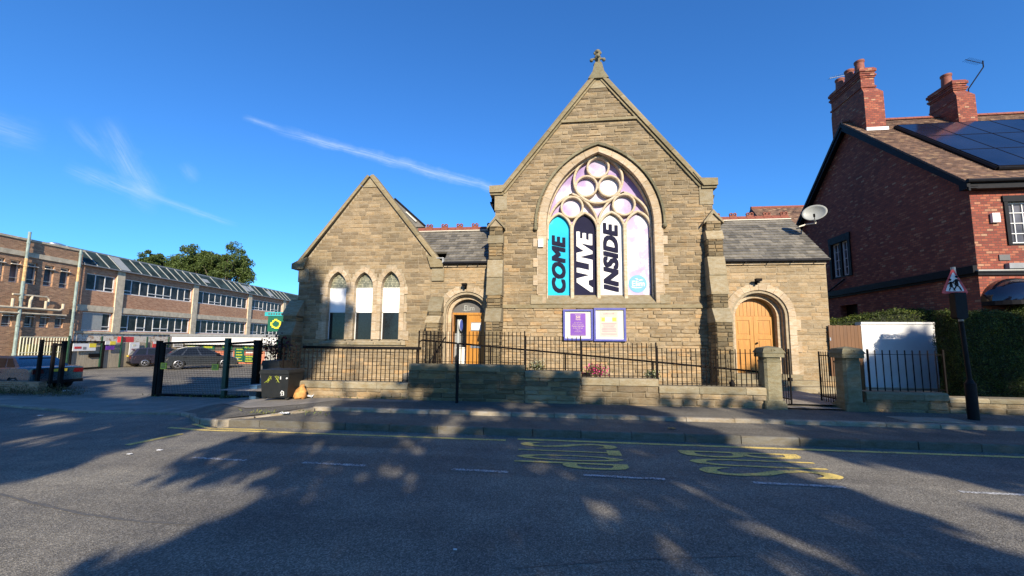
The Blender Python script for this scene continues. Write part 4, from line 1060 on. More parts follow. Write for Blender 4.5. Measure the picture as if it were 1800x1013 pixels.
# downpipes
mb = MB(); x = PX(861.5, 480, YPL-.15); mb.tube([(x+.0, YPL-.14, 4.44), (x+.0, YPL-.16, 4.25), (x-.02, YPL-.2, 4.1), (x-.02, YPL-.2, 1.0)], .045, 8); mb.lathe((x, YPL-.14, 4.3), [(.05, 0), (.09, .04), (.09, .14)], 10); mb.build('downpipe', M['blackpaint'], ch, smooth=40)
mb = MB(); x = PX(1259, 480, YP-.2); mb.tube([(x, YP-.14, 4.44), (x, YP-.2, 4.3), (x, YP-.2, .4)], .045, 8); mb.build('downpipe', M['grey'], ch, smooth=40)

# ---- right door: two leaves under boarded head
D = thing('door', ((dz1[0]+dz1[1])/2, YP+.6, .74), None, None); D.parent = ch; D.location = ((dz1[0]+dz1[1])/2-1.5, YP+.6-18, .74-.3)
x0, x1 = dz1; xm = (x0+x1)/2; yd = YP+.46; zh = PZ(1330, 556, YP+.5)
mb = MB(); mb.prism(arch(x0-.02, x1+.02, .74, zsR, zaR+.02, 12), yd, yd+.07, t=.2)
n = 11
for i in range(n):
    xa = x0+(x1-x0)*i/n+.006; xb = x0+(x1-x0)*(i+1)/n-.006; mb.add([(xa, yd-.012, zh), (xb, yd-.012, zh), (xb, yd-.012, archz(opR, xb)), (xa, yd-.012, archz(opR, xa))], [(0, 1, 2, 3)], .5)
mb.build('boarded_head', M['door'], D)
for s in (0, 1):
    a, b = (x0, xm-.006) if s == 0 else (xm+.006, x1); mb = MB(); z0_ = .78; yf = yd-.035
    mb.box(a, b, yf+.02, yd, z0_, zh-.03)
    for xx in (a, b-.12): mb.box(xx, xx+.12, yf, yf+.02, z0_, zh-.03)
    zr = [z0_, 1.1, 1.18, 1.92, 2.02, zh-.03]
    zr = [z0_+.0, z0_+.2, 1.88, 2.02, zh-.15, zh-.03]
    for q in range(0, 6, 2): mb.box(a+.12, b-.12, yf+.001, yf+.02, zr[q], zr[q+1])
    for q in (1, 3): mb.box(a+.17, b-.17, yf+.008, yf+.02, zr[q]+.05, zr[q+1]-.05)
    mb.box(a+.12, b-.12, yf+.002, yf+.02, 1.28, 1.36) if False else None
    mb.build('door_leaf', M['door'], D)
mb = MB(); mb.lathe((xm+.07, yd-.07, 1.75), [(.03, -.04), (.035, -.02), (.02, 0), (.02, .04)], 10, 'Y'); mb.build('handle', M['iron'], D)
# steps
mb = MB()
for k, (zt, yy, ex) in enumerate(((.74, YP-.1, .0), (.58, YP-.42, .12), (.42, YP-.78, .25))): mb.box(x0-.35-ex, x1+.55+ex*2.2, yy, YP+.6 if k == 0 else YP-.1-.34*(k-1)+.02, .2, zt, .3+.2*k)
mb.build('door_step', M['weath'], ch)
mb = MB(); masonry(mb, [(x1+.5, ZB), (8.9, ZB), (8.9, .72), (x1+.5, .72)], [], front(YP-.1), seed=77, cw=(.4, .9)); mb.build('footing', M['bright'], ch)

# ---- left door: glazed tympanum, one leaf open
x0, x1 = dz0; yd = YPL+.45; zt_ = PZ(822, 551, yd); xm = PX(822, 600, yd)
D = thing('door', ((x0+x1)/2, yd, fzL), None, None); D.parent = ch; D.location = ((x0+x1)/2-1.5, yd-18, fzL-.3)
mb = MB(); a = arch(x0-.02, x1+.02, min(zt_, zsL-.02), zsL, zaL+.02, 12); mb.prism(a, yd, yd+.05); mb.build('tympanum', M['tym'], D)
mb = MB(); fit_text(mb, 'Elim', on_front(PX(816, 540, yd), PX(834, 540, yd), PZ(824, 546, yd), PZ(824, 537, yd), yd-.001)); xa = PX(813, 546, yd)
mb.tube([(xa, yd-.01, zt_+.12), (xa+.12, yd-.01, zt_+.075), (xa+.3, yd-.01, zt_+.1)], .012, 5); mb.build('tympanum_lettering', M['dish'], D)
mb = MB(); mb.box(x0, x1, yd-.06, yd+.08, zt_-.06, zt_+.02); mb.box(x0, x0+.06, yd-.05, yd+.08, fzL, zt_); mb.box(xm-.03, xm+.03, yd-.05, yd+.08, fzL, zt_); mb.box(x1-.05, x1, yd-.05, yd+.08, fzL, zt_)
mb.build('door_frame', M['door'], D)
mb = MB(); mb.box(xm+.03, x1-.05, yd-.02, yd+.03, fzL, zt_-.06); 
for q in ((.05, .75), (.9, 1.25), (1.35, 1.6)): mb.box(xm+.1, x1-.12, yd-.03, yd-.021, fzL+q[0], fzL+q[1])
mb.build('door_leaf', M['door'], D)
mb = MB(); mb.box(xm+.14, x1-.17, yd-.045, yd-.034, PZ(835, 580, yd), PZ(835, 569, yd)); mb.build('door_notice', M['whitevinyl'], D)
mb = MB(); mb.box(xm+.12, x1-.15, yd-.04, yd-.032, PZ(835, 582, yd), PZ(835, 567, yd)); mb.build('notice_frame', M['grey'], D)
mb = MB(); mb.box(xm+.12, x1-.17, yd-.045, yd-.032, PZ(835, 612, yd), PZ(835, 607, yd)); mb.build('letter_plate', M['alloy'], D)
mb = MB(); xo = PX(790, 600, YP+.0); mb.box(x0-.12, x0-.07, YP-.05, yd-.02, fzL, zt_-.06) if False else None
mb.xf = Matrix.Translation((x0+.04, yd-.06, 0)) @ Matrix.Rotation(R0(-78), 4, 'Z'); mb.box(0, .5, -.02, .03, fzL+.02, zt_-.07)
for q in ((.1, .7), (.85, 1.4)): mb.box(.08, .42, .03, .042, fzL+q[0], fzL+q[1])
mb.build('open_leaf', M['doordark'], D)
mb = MB(); yl = yd+.1; mb.box(x0-.3, x1+.3, yd+1.3, yd+1.35, fzL, 3.4); mb.box(x0-.3, x0-.25, yl, yd+1.3, fzL, 3.4); mb.box(x1+.25, x1+.3, yl, yd+1.3, fzL, 3.4); mb.box(x0-.3, x1+.3, yl, yd+1.3, 3.0, 3.05); mb.box(x0-.3, x1+.3, YPL-.1, yd+1.3, fzL-.05, fzL)
mb.build('lobby', M['grey'], ch)
mb = MB(); mb.box(x0+.1, xm-.05, yd+.35, yd+.7, fzL, fzL+.62); mb.box(x0+.06, xm-.02, yd+.32, yd+.72, fzL+.62, fzL+.66); mb.build('lobby_cabinet', M['white'], ch)

# things fixed to the church
def lamp(px, py, Y, label):
    p = on(px, py, Y=Y-.2); t = thing('wall_lamp', (p.x, Y, p.z), label, 'lamp', 'lamps over the church doors')
    mb = MB(); mb.tube([(p.x, Y, p.z-.02), (p.x, Y-.15, p.z+.04)], .018, 6); mb.box(p.x-.04, p.x+.04, Y-.025, Y, p.z-.08, p.z+.04); mb.build('bracket', M['iron'], t)
    mb = MB(); mb.box(p.x-.09, p.x+.09, Y-.24, Y-.1, p.z+.02, p.z+.1); mb.box(p.x-.03, p.x+.03, Y-.2, Y-.14, p.z-.05, p.z+.02); mb.build('lamp_head', M['rusty'], t)
lamp(816, 503, YPL-.05, 'small black lamp above the open left church door'); lamp(1334, 495, YP-.05, 'small black lamp above the arched double door')
def alarm(px, py, Y, w_, h_, label):
    p = on(px, py, Y=Y-.06); mb = MB(); mb.box(p.x-w_/2, p.x+w_/2, Y-.09, Y-.02, p.z-h_/2, p.z+h_/2); mb.box(p.x-w_/2+.02, p.x+w_/2-.02, Y-.1, Y-.09, p.z-h_/2+.03, p.z+h_/2-.03)
    mb.box(p.x-w_/3, p.x+w_/3, Y-.02, Y, p.z-h_/3, p.z+h_/3)
    tag(mb.build('alarm_box', M['white']), label, 'alarm box', 'white alarm boxes on the walls')
alarm(950.5, 427.5, YF-.04, .17, .28, 'white alarm box left of the big traceried window'); 

def board(px0, px1, py0, py1, label, kind):
    x0, x1 = PX(px0, 570, YF-.12), PX(px1, 570, YF-.12); z0, z1 = PZ((px0+px1)/2, py1, YF-.12), PZ((px0+px1)/2, py0, YF-.12)
    t = thing('notice_board', ((x0+x1)/2, YF-.05, z0), label, 'notice board', 'notice boards on the church wall'); f = .065
    mb = MB(); mb.box(x0, x1, YF-.13, YF-.04, z0, z0+f); mb.box(x0, x1, YF-.13, YF-.04, z1-f, z1); mb.box(x0, x0+f, YF-.13, YF-.04, z0+f, z1-f); mb.box(x1-f, x1, YF-.13, YF-.04, z0+f, z1-f)
    mb.build('frame', M['frameblue'], t)
    mb = MB(); mb.box(x0+f, x1-f, YF-.075, YF-.05, z0+f, z1-f); mb.build('backing', M['cream'], t)
    mb = MB(); e = .022; X0, X1, Z0, Z1 = x0+f, x1-f, z0+f, z1-f
    mb.box(X0, X1, YF-.085, YF-.0755, Z0, Z0+e); mb.box(X0, X1, YF-.085, YF-.0755, Z1-e, Z1); mb.box(X0, X0+e, YF-.085, YF-.0755, Z0+e, Z1-e); mb.box(X1-e, X1, YF-.085, YF-.0755, Z0+e, Z1-e); mb.build('inner_frame', M['white'], t)
    w_ = X1-X0; h_ = Z1-Z0
    if kind == 0:
        a, b, c, d_ = X0+.2*w_, X0+.8*w_, Z0+.1*h_, Z0+.93*h_; p = (lambda m: (m.box(a, b, YF-.082, YF-.0755, c, d_), m.build('poster', M['purple'], t))[1])(MB())
        mb = MB(); H_ = d_-c; W_ = b-a
        for s, ya, yb, ww, bo in (('celebrating', .91, .95, .4, 0), ('50', .77, .89, .3, .03), ('YEARS', .69, .75, .35, .02), ('Join us for our', .57, .61, .52, .01), ('Golden Anniversary', .49, .53, .74, .01), ('Praise in the Park', .40, .45, .8, .02), ('Sunday 20th July', .31, .36, .64, .01), ('1.00 pm', .23, .27, .3, .01), ('Benwell Park'[:0] or 'Nursery Park', .15, .19, .46, .01), ('everyone welcome', .05, .08, .8, 0)):
            if s in ('celebrating', 'everyone welcome'): mb.box(a+W_*(.5-ww/2), a+W_*(.5+ww/2), YF-.085, YF-.0825, c+H_*(ya+.01), c+H_*(yb-.015)); continue
            fit_text(mb, s, on_front(a+W_*(.5-ww/2), a+W_*(.5+ww/2), c+H_*ya, c+H_*yb, YF-.0825), bold=bo, th=.002)
        mb.build('poster_lettering', M['pinkposter'], p)
    else:
        a, b, c, d_ = X0+.16*w_, X0+.78*w_, Z0+.1*h_, Z0+.95*h_; p = (lambda m: (m.box(a, b, YF-.082, YF-.0755, c, d_), m.build('poster', M['pinkposter'], t))[1])(MB())
        W_ = b-a; H_ = d_-c; mb = MB()
        fit_text(mb, 'LOVE YOUR', on_front(a+W_*.18, a+W_*.8, c+H_*.88, c+H_*.94, YF-.0825), th=.002)
        for k, (ww, zz) in enumerate(((.85, .5), (.7, .44), (.6, .37), (.8, .31), (.85, .25), (.8, .19), (.9, .08))): mb.box(a+W_*(.5-ww/2), a+W_*(.5+ww/2), YF-.084, YF-.0825, c+H_*zz, c+H_*(zz+.02))
        mb.build('poster_lettering', M['pinkink'], p)
        mb = MB(); mb.box(a+W_*.08, a+W_*.27, YF-.085, YF-.0825, c+H_*.6, c+H_*.75); mb.build('yellow_emblem', M['yellow'], p); mb = MB(); mb.box(a+W_*.7, a+W_*.93, YF-.085, YF-.0825, c+H_*.6, c+H_*.75); mb.build('yellow_emblem', M['yellow'], p)
        mb = MB(); [mb.box(a+W_*q, a+W_*(q+.17), YF-.085, YF-.0825, c+H_*zz, c+H_*(zz+.08)) for q in (.3, .5) for zz in (.58, .68)]; mb.build('white_emblem', M['white'], p)
board(990, 1042.5, 544, 598.5, 'blue framed notice board with purple 50 years poster', 0); board(1044, 1100.5, 541.5, 600, 'blue framed notice board with faded pink poster', 1)

# ============================================================ BOUNDARY WALL, RAILINGS, PIERS
def yw(px, py, Y=YW): return on(px, py, Y=Y)
def bwall(px0, px1, pytop, label, seed, capt=.17, mats=('rubble', 'weath'), back=.34, zb=.1):
    x0, x1 = PX(px0, 690, YW), PX(px1, 690, YW); zt = PZ((px0+px1)/2, pytop, YW)
    t = thing('boundary_wall', ((x0+x1)/2, YW+back/2, .2), label, 'wall', 'stepped stone wall along the pavement')
    mb = MB(); mb.box(x0, x1, YW, YW+back, zb, zt-capt); mb.build('wall_core', M['mortar'], t)
    mb = MB(); masonry(mb, [(x0, zb), (x1, zb), (x1, zt-capt), (x0, zt-capt)], [], front(YW), seed=seed, ch=(.1, .17), cw=(.25, .8), proud=(.012, .05), gap=.008)
    masonry(mb, [(-YW-back, zb), (-YW, zb), (-YW, zt-capt), (-YW-back, zt-capt)], [], faceL(x0), seed=seed+1, cw=(.3, .34))
    masonry(mb, [(YW, zb), (YW+back, zb), (YW+back, zt-capt), (YW, zt-capt)], [], faceR(x1), seed=seed+2, cw=(.3, .34))
    mb.build('wall_stonework', M[mats[0]], t)
    rg = random.Random(seed); mb = MB(); x = x0-.0
    while x < x1-.01:
        e = min(x1, x+rg.uniform(.8, 1.3)); e = x1 if x1-e < .4 else e
        mb.prism([(YW-.05, zt-capt), (YW-.055, zt-.04), (YW-.02, zt), (YW+back+.02, zt), (YW+back+.04, zt-capt)], x+.004, e-.004, 'YZ', t=rg.random()); x = e
    mb.build('coping', M[mats[1]], t)
    return x0, x1, zt
wL = bwall(516, 717, 671, 'long low stretch of stone wall beside the wheelie bin', 101)
wA = bwall(717.5, 922.5, 641, 'tallest stone wall section in front of the open church door', 103, mats=('sooty', 'coping'))
wB = bwall(923, 1021.5, 652.5, 'short second step of the stone wall, right of the tallest section', 105)
wC = bwall(1022, 1157.5, 665.5, 'third step of the stone wall with pink flowers above', 107)
wD = bwall(1158, 1346, 680, 'lowest step of the stone wall beside the left gate pier', 109, mats=('bright', 'weath'))
wE = bwall(1520, 1664, 690, 'low stone wall under the railing in front of the white wall', 111)
wF = bwall(1664.5, 2000, 703, 'low rough stone wall in front of the tall hedge', 113, capt=.1)

def railing(x0, x1, zb, zt, label, spacing, Y=YW+.16, group='iron railings on the stone wall', post=True, lo=.06, hi=.1, d=(1, 0, 0), rail2=True):
    t = thing('railing', ((x0+x1)/2, Y, zb), label, 'railing', group)
    mb = MB(); mb.box(x0, x1, Y-.018, Y+.018, zt-hi-.006, zt-hi+.006); mb.build('rail', M['rusty'], t)
    if rail2: mb = MB(); mb.box(x0, x1, Y-.018, Y+.018, zb+lo-.006, zb+lo+.006); mb.build('rail', M['rusty'], t)
    n = max(2, round((x1-x0)/spacing)); first = None
    for i in range(n+1):
        x = x0+(x1-x0)*i/n
        if i in (0, n) and post:
            mb = MB(); mb.box(x-.016, x+.016, Y-.016, Y+.016, zb-.02, zt+.02); mb.build('post', M['rusty'], t); continue
        if first is None:
            mb = MB(); r = .0115; mb.tube([(x, Y, zb-.01), (x, Y, zt-.02), (x, Y, zt)], r, 6); first = mb.build('bar', M['rusty'], t); f0 = first.location.copy(); xf = x
        else: copy_obj(first, t, (f0.x+x-xf, f0.y, f0.z))
    return t
Yr = YW+.16
def RZ(px, py): return PZ(px, py, Yr)
railing(PX(497, 650, Yr), PX(732, 650, Yr), PZ(620, 670.5, Yr), RZ(620, 613), 'long iron railing on the low wall below the lancet windows', .125)
railing(PX(735, 650, Yr), PX(922, 650, Yr), PZ(820, 640.5, Yr), RZ(830, 583), 'highest iron railing, in front of the open church door', .107)
railing(PX(924, 650, Yr), PX(1021, 650, Yr), PZ(975, 652, Yr), RZ(975, 592), 'short iron railing left of the pink flowers', .11)
railing(PX(1023, 650, Yr), PX(1154, 650, Yr), PZ(1090, 665, Yr), RZ(1090, 603), 'iron railing with the pink flowers at its foot', .112)
railing(PX(1156, 650, Yr), PX(1338, 650, Yr), PZ(1250, 679.5, Yr), RZ(1250, 613.5), 'iron railing right of the flowers, reaching the left gate pier', .115)
railing(PX(1527, 650, Yr), PX(1660, 650, Yr), PZ(1590, 689, Yr), RZ(1590, 616), 'iron railing in front of the white rendered wall', .155)
# return railing of the landing beside the open door
t = thing('railing', (PX(742, 600, Yr), 11.2, 1.15), 'short iron side railing closing the landing left of the open door', 'railing')
xr = PX(742, 600, Yr)
mb = MB(); mb.box(xr-.012, xr+.012, YW+.2, 12.3, 1.9, 1.92); mb.build('rail', M['rusty'], t)
for i in range(12):
    mb = MB(); y = YW+.3+i*.17; mb.tube([(xr, y, .95), (xr, y, 2.02)], .009, 6); mb.build('bar', M['rusty'], t)
mb = MB(); mb.tube([(xr+.1, 11.0, 1.0), (xr+.16, 11.1, 1.35), (xr+.4, 11.3, 1.85)], .02, 6); mb.build('brace', M['rusty'], t)

# ramp behind the wall with its handrail
x0, x1 = -4.6, 4.9
mb = MB(); za, zb = .84, .3
mb.prism([(-4.2, .2), (x1, .2), (x1, zb), (-2.0, za), (-4.2, za)], YW+.34, 12.2); tag(mb.build('ramp', M['path']), kind='structure')
mb = MB(); mb.box(-4.1, -2.5, 12.2, YPL+.3, .2, fzL-.01); tag(mb.build('landing', M['path']), kind='structure')
Yh = 11.0; t = thing('handrail', (1, Yh, .3), 'dark sloping handrail along the ramp behind the stone wall', 'handrail')
A = on(742, 598, Y=Yh); B = on(1332, 653.5, Y=Yh)
mb = MB(); mb.tube([A+Vector((-.1, 0, -.35)), A+Vector((-.08, 0, -.05)), A, A.lerp(B, .25), B, B+Vector((.02, 0, -.05)), B+Vector((.02, 0, -.5))], .024, 8); mb.build('rail', M['rusty'], t, smooth=50)
for px in (768, 872, 1008, 1160):
    f = (px-742)/(1332-742); p = A.lerp(B, f); mb = MB(); mb.tube([p, (p.x, Yh, max(.25, p.z-.95))], .022, 8); mb.build('post', M['rusty'], t)

def pier(px, label, seed):
    c = on(px, 717, Y=YW); x = c.x; y = YW+.12; t = thing('gate_pier', (x, y, .2), label, 'gate pier', 'stone gate piers')
    rg = random.Random(seed)
    def oct_(h, z0, z1, ch_, t_=.5, m=None):
        mb = MB(); p = [(x-h+ch_, y-h), (x+h-ch_, y-h), (x+h, y-h+ch_), (x+h, y+h-ch_), (x+h-ch_, y+h), (x-h+ch_, y+h), (x-h, y+h-ch_), (x-h, y-h+ch_)]
        mb.prism(p, z0, z1, 'XY', t=t_); return mb
    oct_(.245, .1, .34, .02).build('base', M['mossy'], t)
    m2 = oct_(.225, .34, .4, .04); m2.build('base_moulding', M['mossy'], t)
    oct_(.19, .4, 1.3, .05, .9).build('shaft', M['mossy'], t)
    oct_(.2, 1.3, 1.34, .05).build('necking', M['mossy'], t); oct_(.185, 1.34, 1.42, .05, .2).build('neck', M['mossy'], t)
    mb = oct_(.24, 1.42, 1.52, .02, .6)
    s = .26; z = 1.52
    mb.add([(x-s, y-s, z), (x+s, y-s, z), (x+s, y+s, z), (x-s, y+s, z), (x-.2, y-.2, z+.12), (x+.2, y-.2, z+.12), (x+.2, y+.2, z+.12), (x-.2, y+.2, z+.12), (x-.2, y-.2, z+.12), (x, y, z+.17)],
           [(0, 1, 5, 4), (1, 2, 6, 5), (2, 3, 7, 6), (3, 0, 4, 7), (4, 5, 9), (5, 6, 9), (6, 7, 9), (7, 4, 9), (3, 2, 1, 0)], .3)
    mb.build('cap', M['mossy'], t)
    mb = MB(); mb.lathe((x, y-.225, z+.05), [(.045, .02), (.05, -.015), (.03, -.02), (.028, -.005)], 14, 'Y', caps=False); mb.build('cap_rosette', M['mossy'], t)
pier(1361, 'stone gate pier at the end of the railings, left of the gateway', 1); pier(1501, 'stone gate pier right of the gateway, in front of the brown gate', 2)
def leafgate(px, y0, y1, label, zt, lean, xoff=0):
    x = PX(px, 650, y0)
    t = thing('iron_gate', (x, (y0+y1)/2, .3), label, 'gate', 'open iron gates'); rg = random.Random(4)
    n = 9
    def xx(y): return x+lean*(y-y0)
    mb = MB()
    for z in (.42, zt-.1): mb.tube([(xx(y0), y0, z), (xx(y1), y1, z)], .014, 6)
    mb.build('rail', M['iron'], t)
    for i in range(n):
        y = y0+(y1-y0)*i/(n-1); mb = MB(); mb.tube([(xx(y), y, .3), (xx(y), y, zt)], .02 if i in (0, n-1) else .009, 6); mb.build('stile' if i in (0, n-1) else 'bar', M['iron'], t)
    mb = MB(); mb.box(xx(y0)-.03, xx(y0)+.03, y0-.05, y0+.05, .85, .93); mb.build('latch', M['iron'], t)
leafgate(1388, YW+.05, YW+.75, 'narrow open iron gate seen edge on beside the left pier', 1.62, -.1)
x = PX(1389, 680, YW)
leafgate(1474, YW+.2, YW+.95, 'open black iron gate folded back beside the right pier', 1.55, (PX(1441, 650, YW+.95)-PX(1474, 650, YW+.2))/.75)
mb = MB(); p = on(1286, 684, Y=Yr); mb.lathe((p.x, p.y-.05, wD[2]), [(.05, 0), (.06, .04), (.055, .1), (.03, .15), (.01, .17)], 9); tag(mb.build('loose_stone', M['iron'], smooth=60), 'small dark rounded stone on the lowest wall coping', 'stone')

# flowers and plants
def plant(px, py, Y, r, mats, name, label, pot=False, n=700, sz=.03, h=1.0, seed=1, cat='plant', zb=None):
    rg = np.random.default_rng(seed); c = on(px, py, Y=Y); t = thing(name, (c.x, c.y, (zb if zb is not None else c.z-r)), label, cat)
    P = rg.normal(size=(n, 3))*np.array([r*.55, r*.45, r*.4*h])+np.array(c)
    lum = rg.random(n)
    quads_obj('foliage', leaf_quads(P, sz*1.5, rg), lum, M[mats[0]], t)
    if len(mats) > 1:
        P = rg.normal(size=(n//2, 3))*np.array([r*.6, r*.45, r*.42*h])+np.array(c)+np.array([0, -.04, .02]); quads_obj('flowers', leaf_quads(P, sz*1.3, rg, aspect=1.), rg.random(len(P)), M[mats[1]], t)
    mb = MB()
    for i in range(5): a = i*1.3; mb.tube([(c.x, c.y, c.z-r*1.2), (c.x+math.cos(a)*r*.5, c.y+math.sin(a)*r*.4, c.z+r*.3)], .006, 5)
    mb.build('stem', M['hedgecore'], t)
    if pot: mb = MB(); mb.lathe((c.x, c.y, c.z-r*1.0-.12), [(.07, 0), (.1, .14), (.11, .14), (.11, .17), (.09, .17), (.09, .12)], 14); mb.build('pot', M['pot'], t, smooth=40)
plant(1047, 652, YW+.5, .24, ['weed', 'petal'], 'flower_pot', 'pink flowers in a terracotta pot behind the railing', True, 500, .035, .8, 3, 'flower pot')
mb = MB(); p = on(1032, 661, Y=YW+.5); mb.box(p.x-.14, p.x+.08, YW+.42, YW+.6, p.z-.12, p.z+.06); mb.box(p.x-.16, p.x+.1, YW+.4, YW+.62, p.z+.06, p.z+.08); tag(mb.build('planter_box', M['iron']), 'black planter box beside the pink flowers', 'planter')
plant(943, 646, YW+.5, .2, ['weed', 'palepetal'], 'potted_plant', 'pale flowering plant behind the second wall step', False, 500, .03, 1.0, 4)
plant(1147, 660, YW+.5, .16, ['palepetal', 'weed'], 'potted_plant', 'small green plant at the right end of the flower railing', False, 450, .03, .9, 5)

# ============================================================ RIGHT SIDE: gate, white wall, hedge
t = thing('timber_gate', (9.1, 14.0, .25), 'brown boarded timber gate between the church porch and the white wall', 'gate')
x0, x1 = PX(1461, 640, 14), PX(1519, 640, 14); zt = PZ(1490, 572, 14)
n = 9
for i in range(n):
    a = x0+(x1-x0)*i/n; mb = MB(); mb.box(a+.003, x0+(x1-x0)*(i+1)/n-.003, 14, 14.03, .25, zt-.01*(i % 2)); mb.build('board', M['gatewood'], t)
mb = MB(); mb.box(x0, x1, 14.03, 14.07, .6, .72); mb.box(x0, x1, 14.03, 14.07, zt-.3, zt-.18); mb.build('ledge', M['gatewood'], t)
mb = MB(); mb.box(x0+.0, x0+.03, 13.97, 14.0, 1.85, 1.95); mb.box(x1-.08, x1-.04, 13.96, 14.0, 1.3, 1.38); mb.build('fitting', M['alloy'], t)
xw0, xw1 = PX(1518, 640, 14), PX(1647, 620, 14); zw = PZ(1580, 566.5, 14)
t = thing('rendered_wall', ((xw0+xw1)/2, 14.1, .25), 'white rendered wall with coping behind the railing', 'wall')
mb = MB(); mb.box(xw0, xw1, 14, 14.22, .2, zw-.07); mb.build('wall_face', M['render'], t)
mb = MB(); rg = random.Random(2); x = xw0
while x < xw1-.01: e = min(xw1, x+.225); mb.box(x+.003, e-.003, 13.97, 14.25, zw-.07, zw, rg.random()); x = e
mb.build('brick_coping', M['render'], t)
mb = MB(); mb.box(xw0, xw1, 13.93, 13.998, .24, .4); mb.build('wall_foot', M['concrete'], t)

# hedge: clipped volume covered with single leaves
def hedge(name, label, x0, x1, y0, y1, zb, zt, n, seed, topf=None, lsz=.055, group=None, mat='hedge'):
    rg = np.random.default_rng(seed)
    t = thing(name, ((x0+x1)/2, (y0+y1)/2, zb), label, 'hedge', group)
    f = topf or (lambda x: zt)
    A_f = (x1-x0)*(zt-zb); A_t = (x1-x0)*(y1-y0); A_s = (y1-y0)*(zt-zb); tot = A_f+A_t+A_s*2
    def wob(P): return np.array([mnoise.noise(Vector(p)*1.7)*.10+mnoise.noise(Vector(p)*4.5)*.05 for p in P])
    def top(x): return np.array([f(a) for a in x])
    k = int(n*A_f/tot); u = rg.uniform(x0, x1, k); v = rg.random(k); tz = top(u); P = np.stack([u, np.full(k, y0), zb+(tz-zb)*v], 1); P[:, 1] += wob(P)+rg.normal(size=k)*.03+.12*np.clip((v-.86)/.14, 0, 1)**2
    k = int(n*A_t/tot); u = rg.uniform(x0, x1, k); v = rg.uniform(y0, y1, k); Q = np.stack([u, v, top(u)], 1); Q[:, 2] += wob(Q)+rg.normal(size=k)*.035-.1*np.clip((y0+.15-v)/.15, 0, 1)
    out = [P, Q]
    for xs in (x0, x1):
        k = int(n*A_s/tot); v = rg.uniform(y0, y1, k); u = rg.random(k); Z = np.stack([np.full(k, xs), v, zb+(f(xs)-zb)*u], 1); Z[:, 0] += wob(Z)+rg.normal(size=k)*.03; out.append(Z)
    P = np.concatenate(out); quads_obj('foliage', leaf_quads(P, lsz, rg), rg.random(len(P)), M[mat], t)
    mb = MB(); m = 14
    for i in range(m):
        a, b = x0+.07+(x1-x0-.14)*i/m, x0+.07+(x1-x0-.14)*(i+1)/m; mb.box(a, b, y0+.09, y1-.07, zb, min(f(a), f(b))-.1)
    mb.build('twiggy_core', M['hedgecore'], t)
hx = PX(1647, 620, 12.75)
hedge('hedge', 'tall clipped dark green hedge behind the low wall and sign post', hx, 17, 12.05, 12.75, .25, 2.6, 95000, 7, lsz=.038, topf=lambda x: 2.66-.05*sst(hx, hx+1.2, x)-.15*sst(11.6, 14, x))
hedge('hedge', 'clipped hedge top running behind the white wall and brown gate', 9.02, 12.25, 14.3, 15.1, .2, 2.72, 26000, 8, lsz=.045, topf=lambda x: 2.56+.3*sst(9, 11.5, x))
hedge('rounded_shrub', 'dark rounded shrub behind the hedge at the right edge', 12.5, 16, 12.3, 12.93, 1.2, 3.2, 26000, 9, lsz=.04, topf=lambda x: 2.3+.95*math.sqrt(max(0, sst(12.4, 13.8, x))))

# ============================================================ RED BRICK HOUSE
hs_ = thing('brick_house', (16, 17.5, .4), 'red brick house with tall chimneys and solar panels on its tiled roof', 'house')
XH, YH = 12.31, 13.0; RY, RZ_ = 17.55, 11.05; EZ = 6.75; XE = 34
mb = MB(); 
side = [(YH, .3), (22.1, .3), (22.1, EZ-.1), (RY, RZ_-.12), (YH, EZ-.1)]
w1 = [on(1458, 421, X=XH), on(1494, 409, X=XH), on(1498, 484, X=XH), on(1463, 492, X=XH)]
wy0, wy1 = (w1[1].y+w1[2].y)/2, (w1[0].y+w1[3].y)/2; wz0, wz1 = (w1[2].z+w1[3].z)/2, (w1[0].z+w1[1].z)/2
o2 = [on(1477, 540, X=XH), on(1507, 537, X=XH)]; oy0, oy1 = o2[1].y, o2[0].y
hole1 = [(wy0, wz0), (wy1, wz0), (wy1, wz1), (wy0, wz1)]
hole2 = [(oy0, 2.2), (oy1, 2.2), (oy1, 3.4), (oy0, 3.4)]
mb.prism(side, XH, XH+.3, 'YZ', holes=[hole1, hole2]); mb.build('side_wall', M['housebrick'], hs_)
mb = MB(); fx0, fz0, fz1 = PX(1769, 400, YH), PZ(1785, 431, YH), PZ(1785, 349, YH)
mb.prism([(XH+.3, .3), (XE, .3), (XE, EZ-.12), (XH+.3, EZ-.12)], YH, YH+.3, holes=[[(fx0, fz0), (fx0+1.5, fz0), (fx0+1.5, fz1), (fx0, fz1)]])
mb.box(XH, XH+.3, YH-.0005, YH, .3, EZ-.12)
mb.build('front_wall', M['housebrick'], hs_)
mb = MB(); zs = 3.78
mb.box(XH-.06, XE, YH-.07, YH-.002, zs, zs+.075); mb.box(XH-.09, XE, YH-.1, YH-.002, zs+.075, zs+.12)
mb.box(XH-.06, XH-.001, YH-.002, 22, zs, zs+.075); mb.box(XH-.12, XH-.001, YH-.002, 22, zs+.075, zs+.3)
mb.build('string_course', M['blackpaint'], hs_)
mb = MB(); mb.box(XH-.05, XE, YH-.08, YH-.003, zs+.121, zs+.16); mb.build('string_course_capping', M['dish'], hs_)
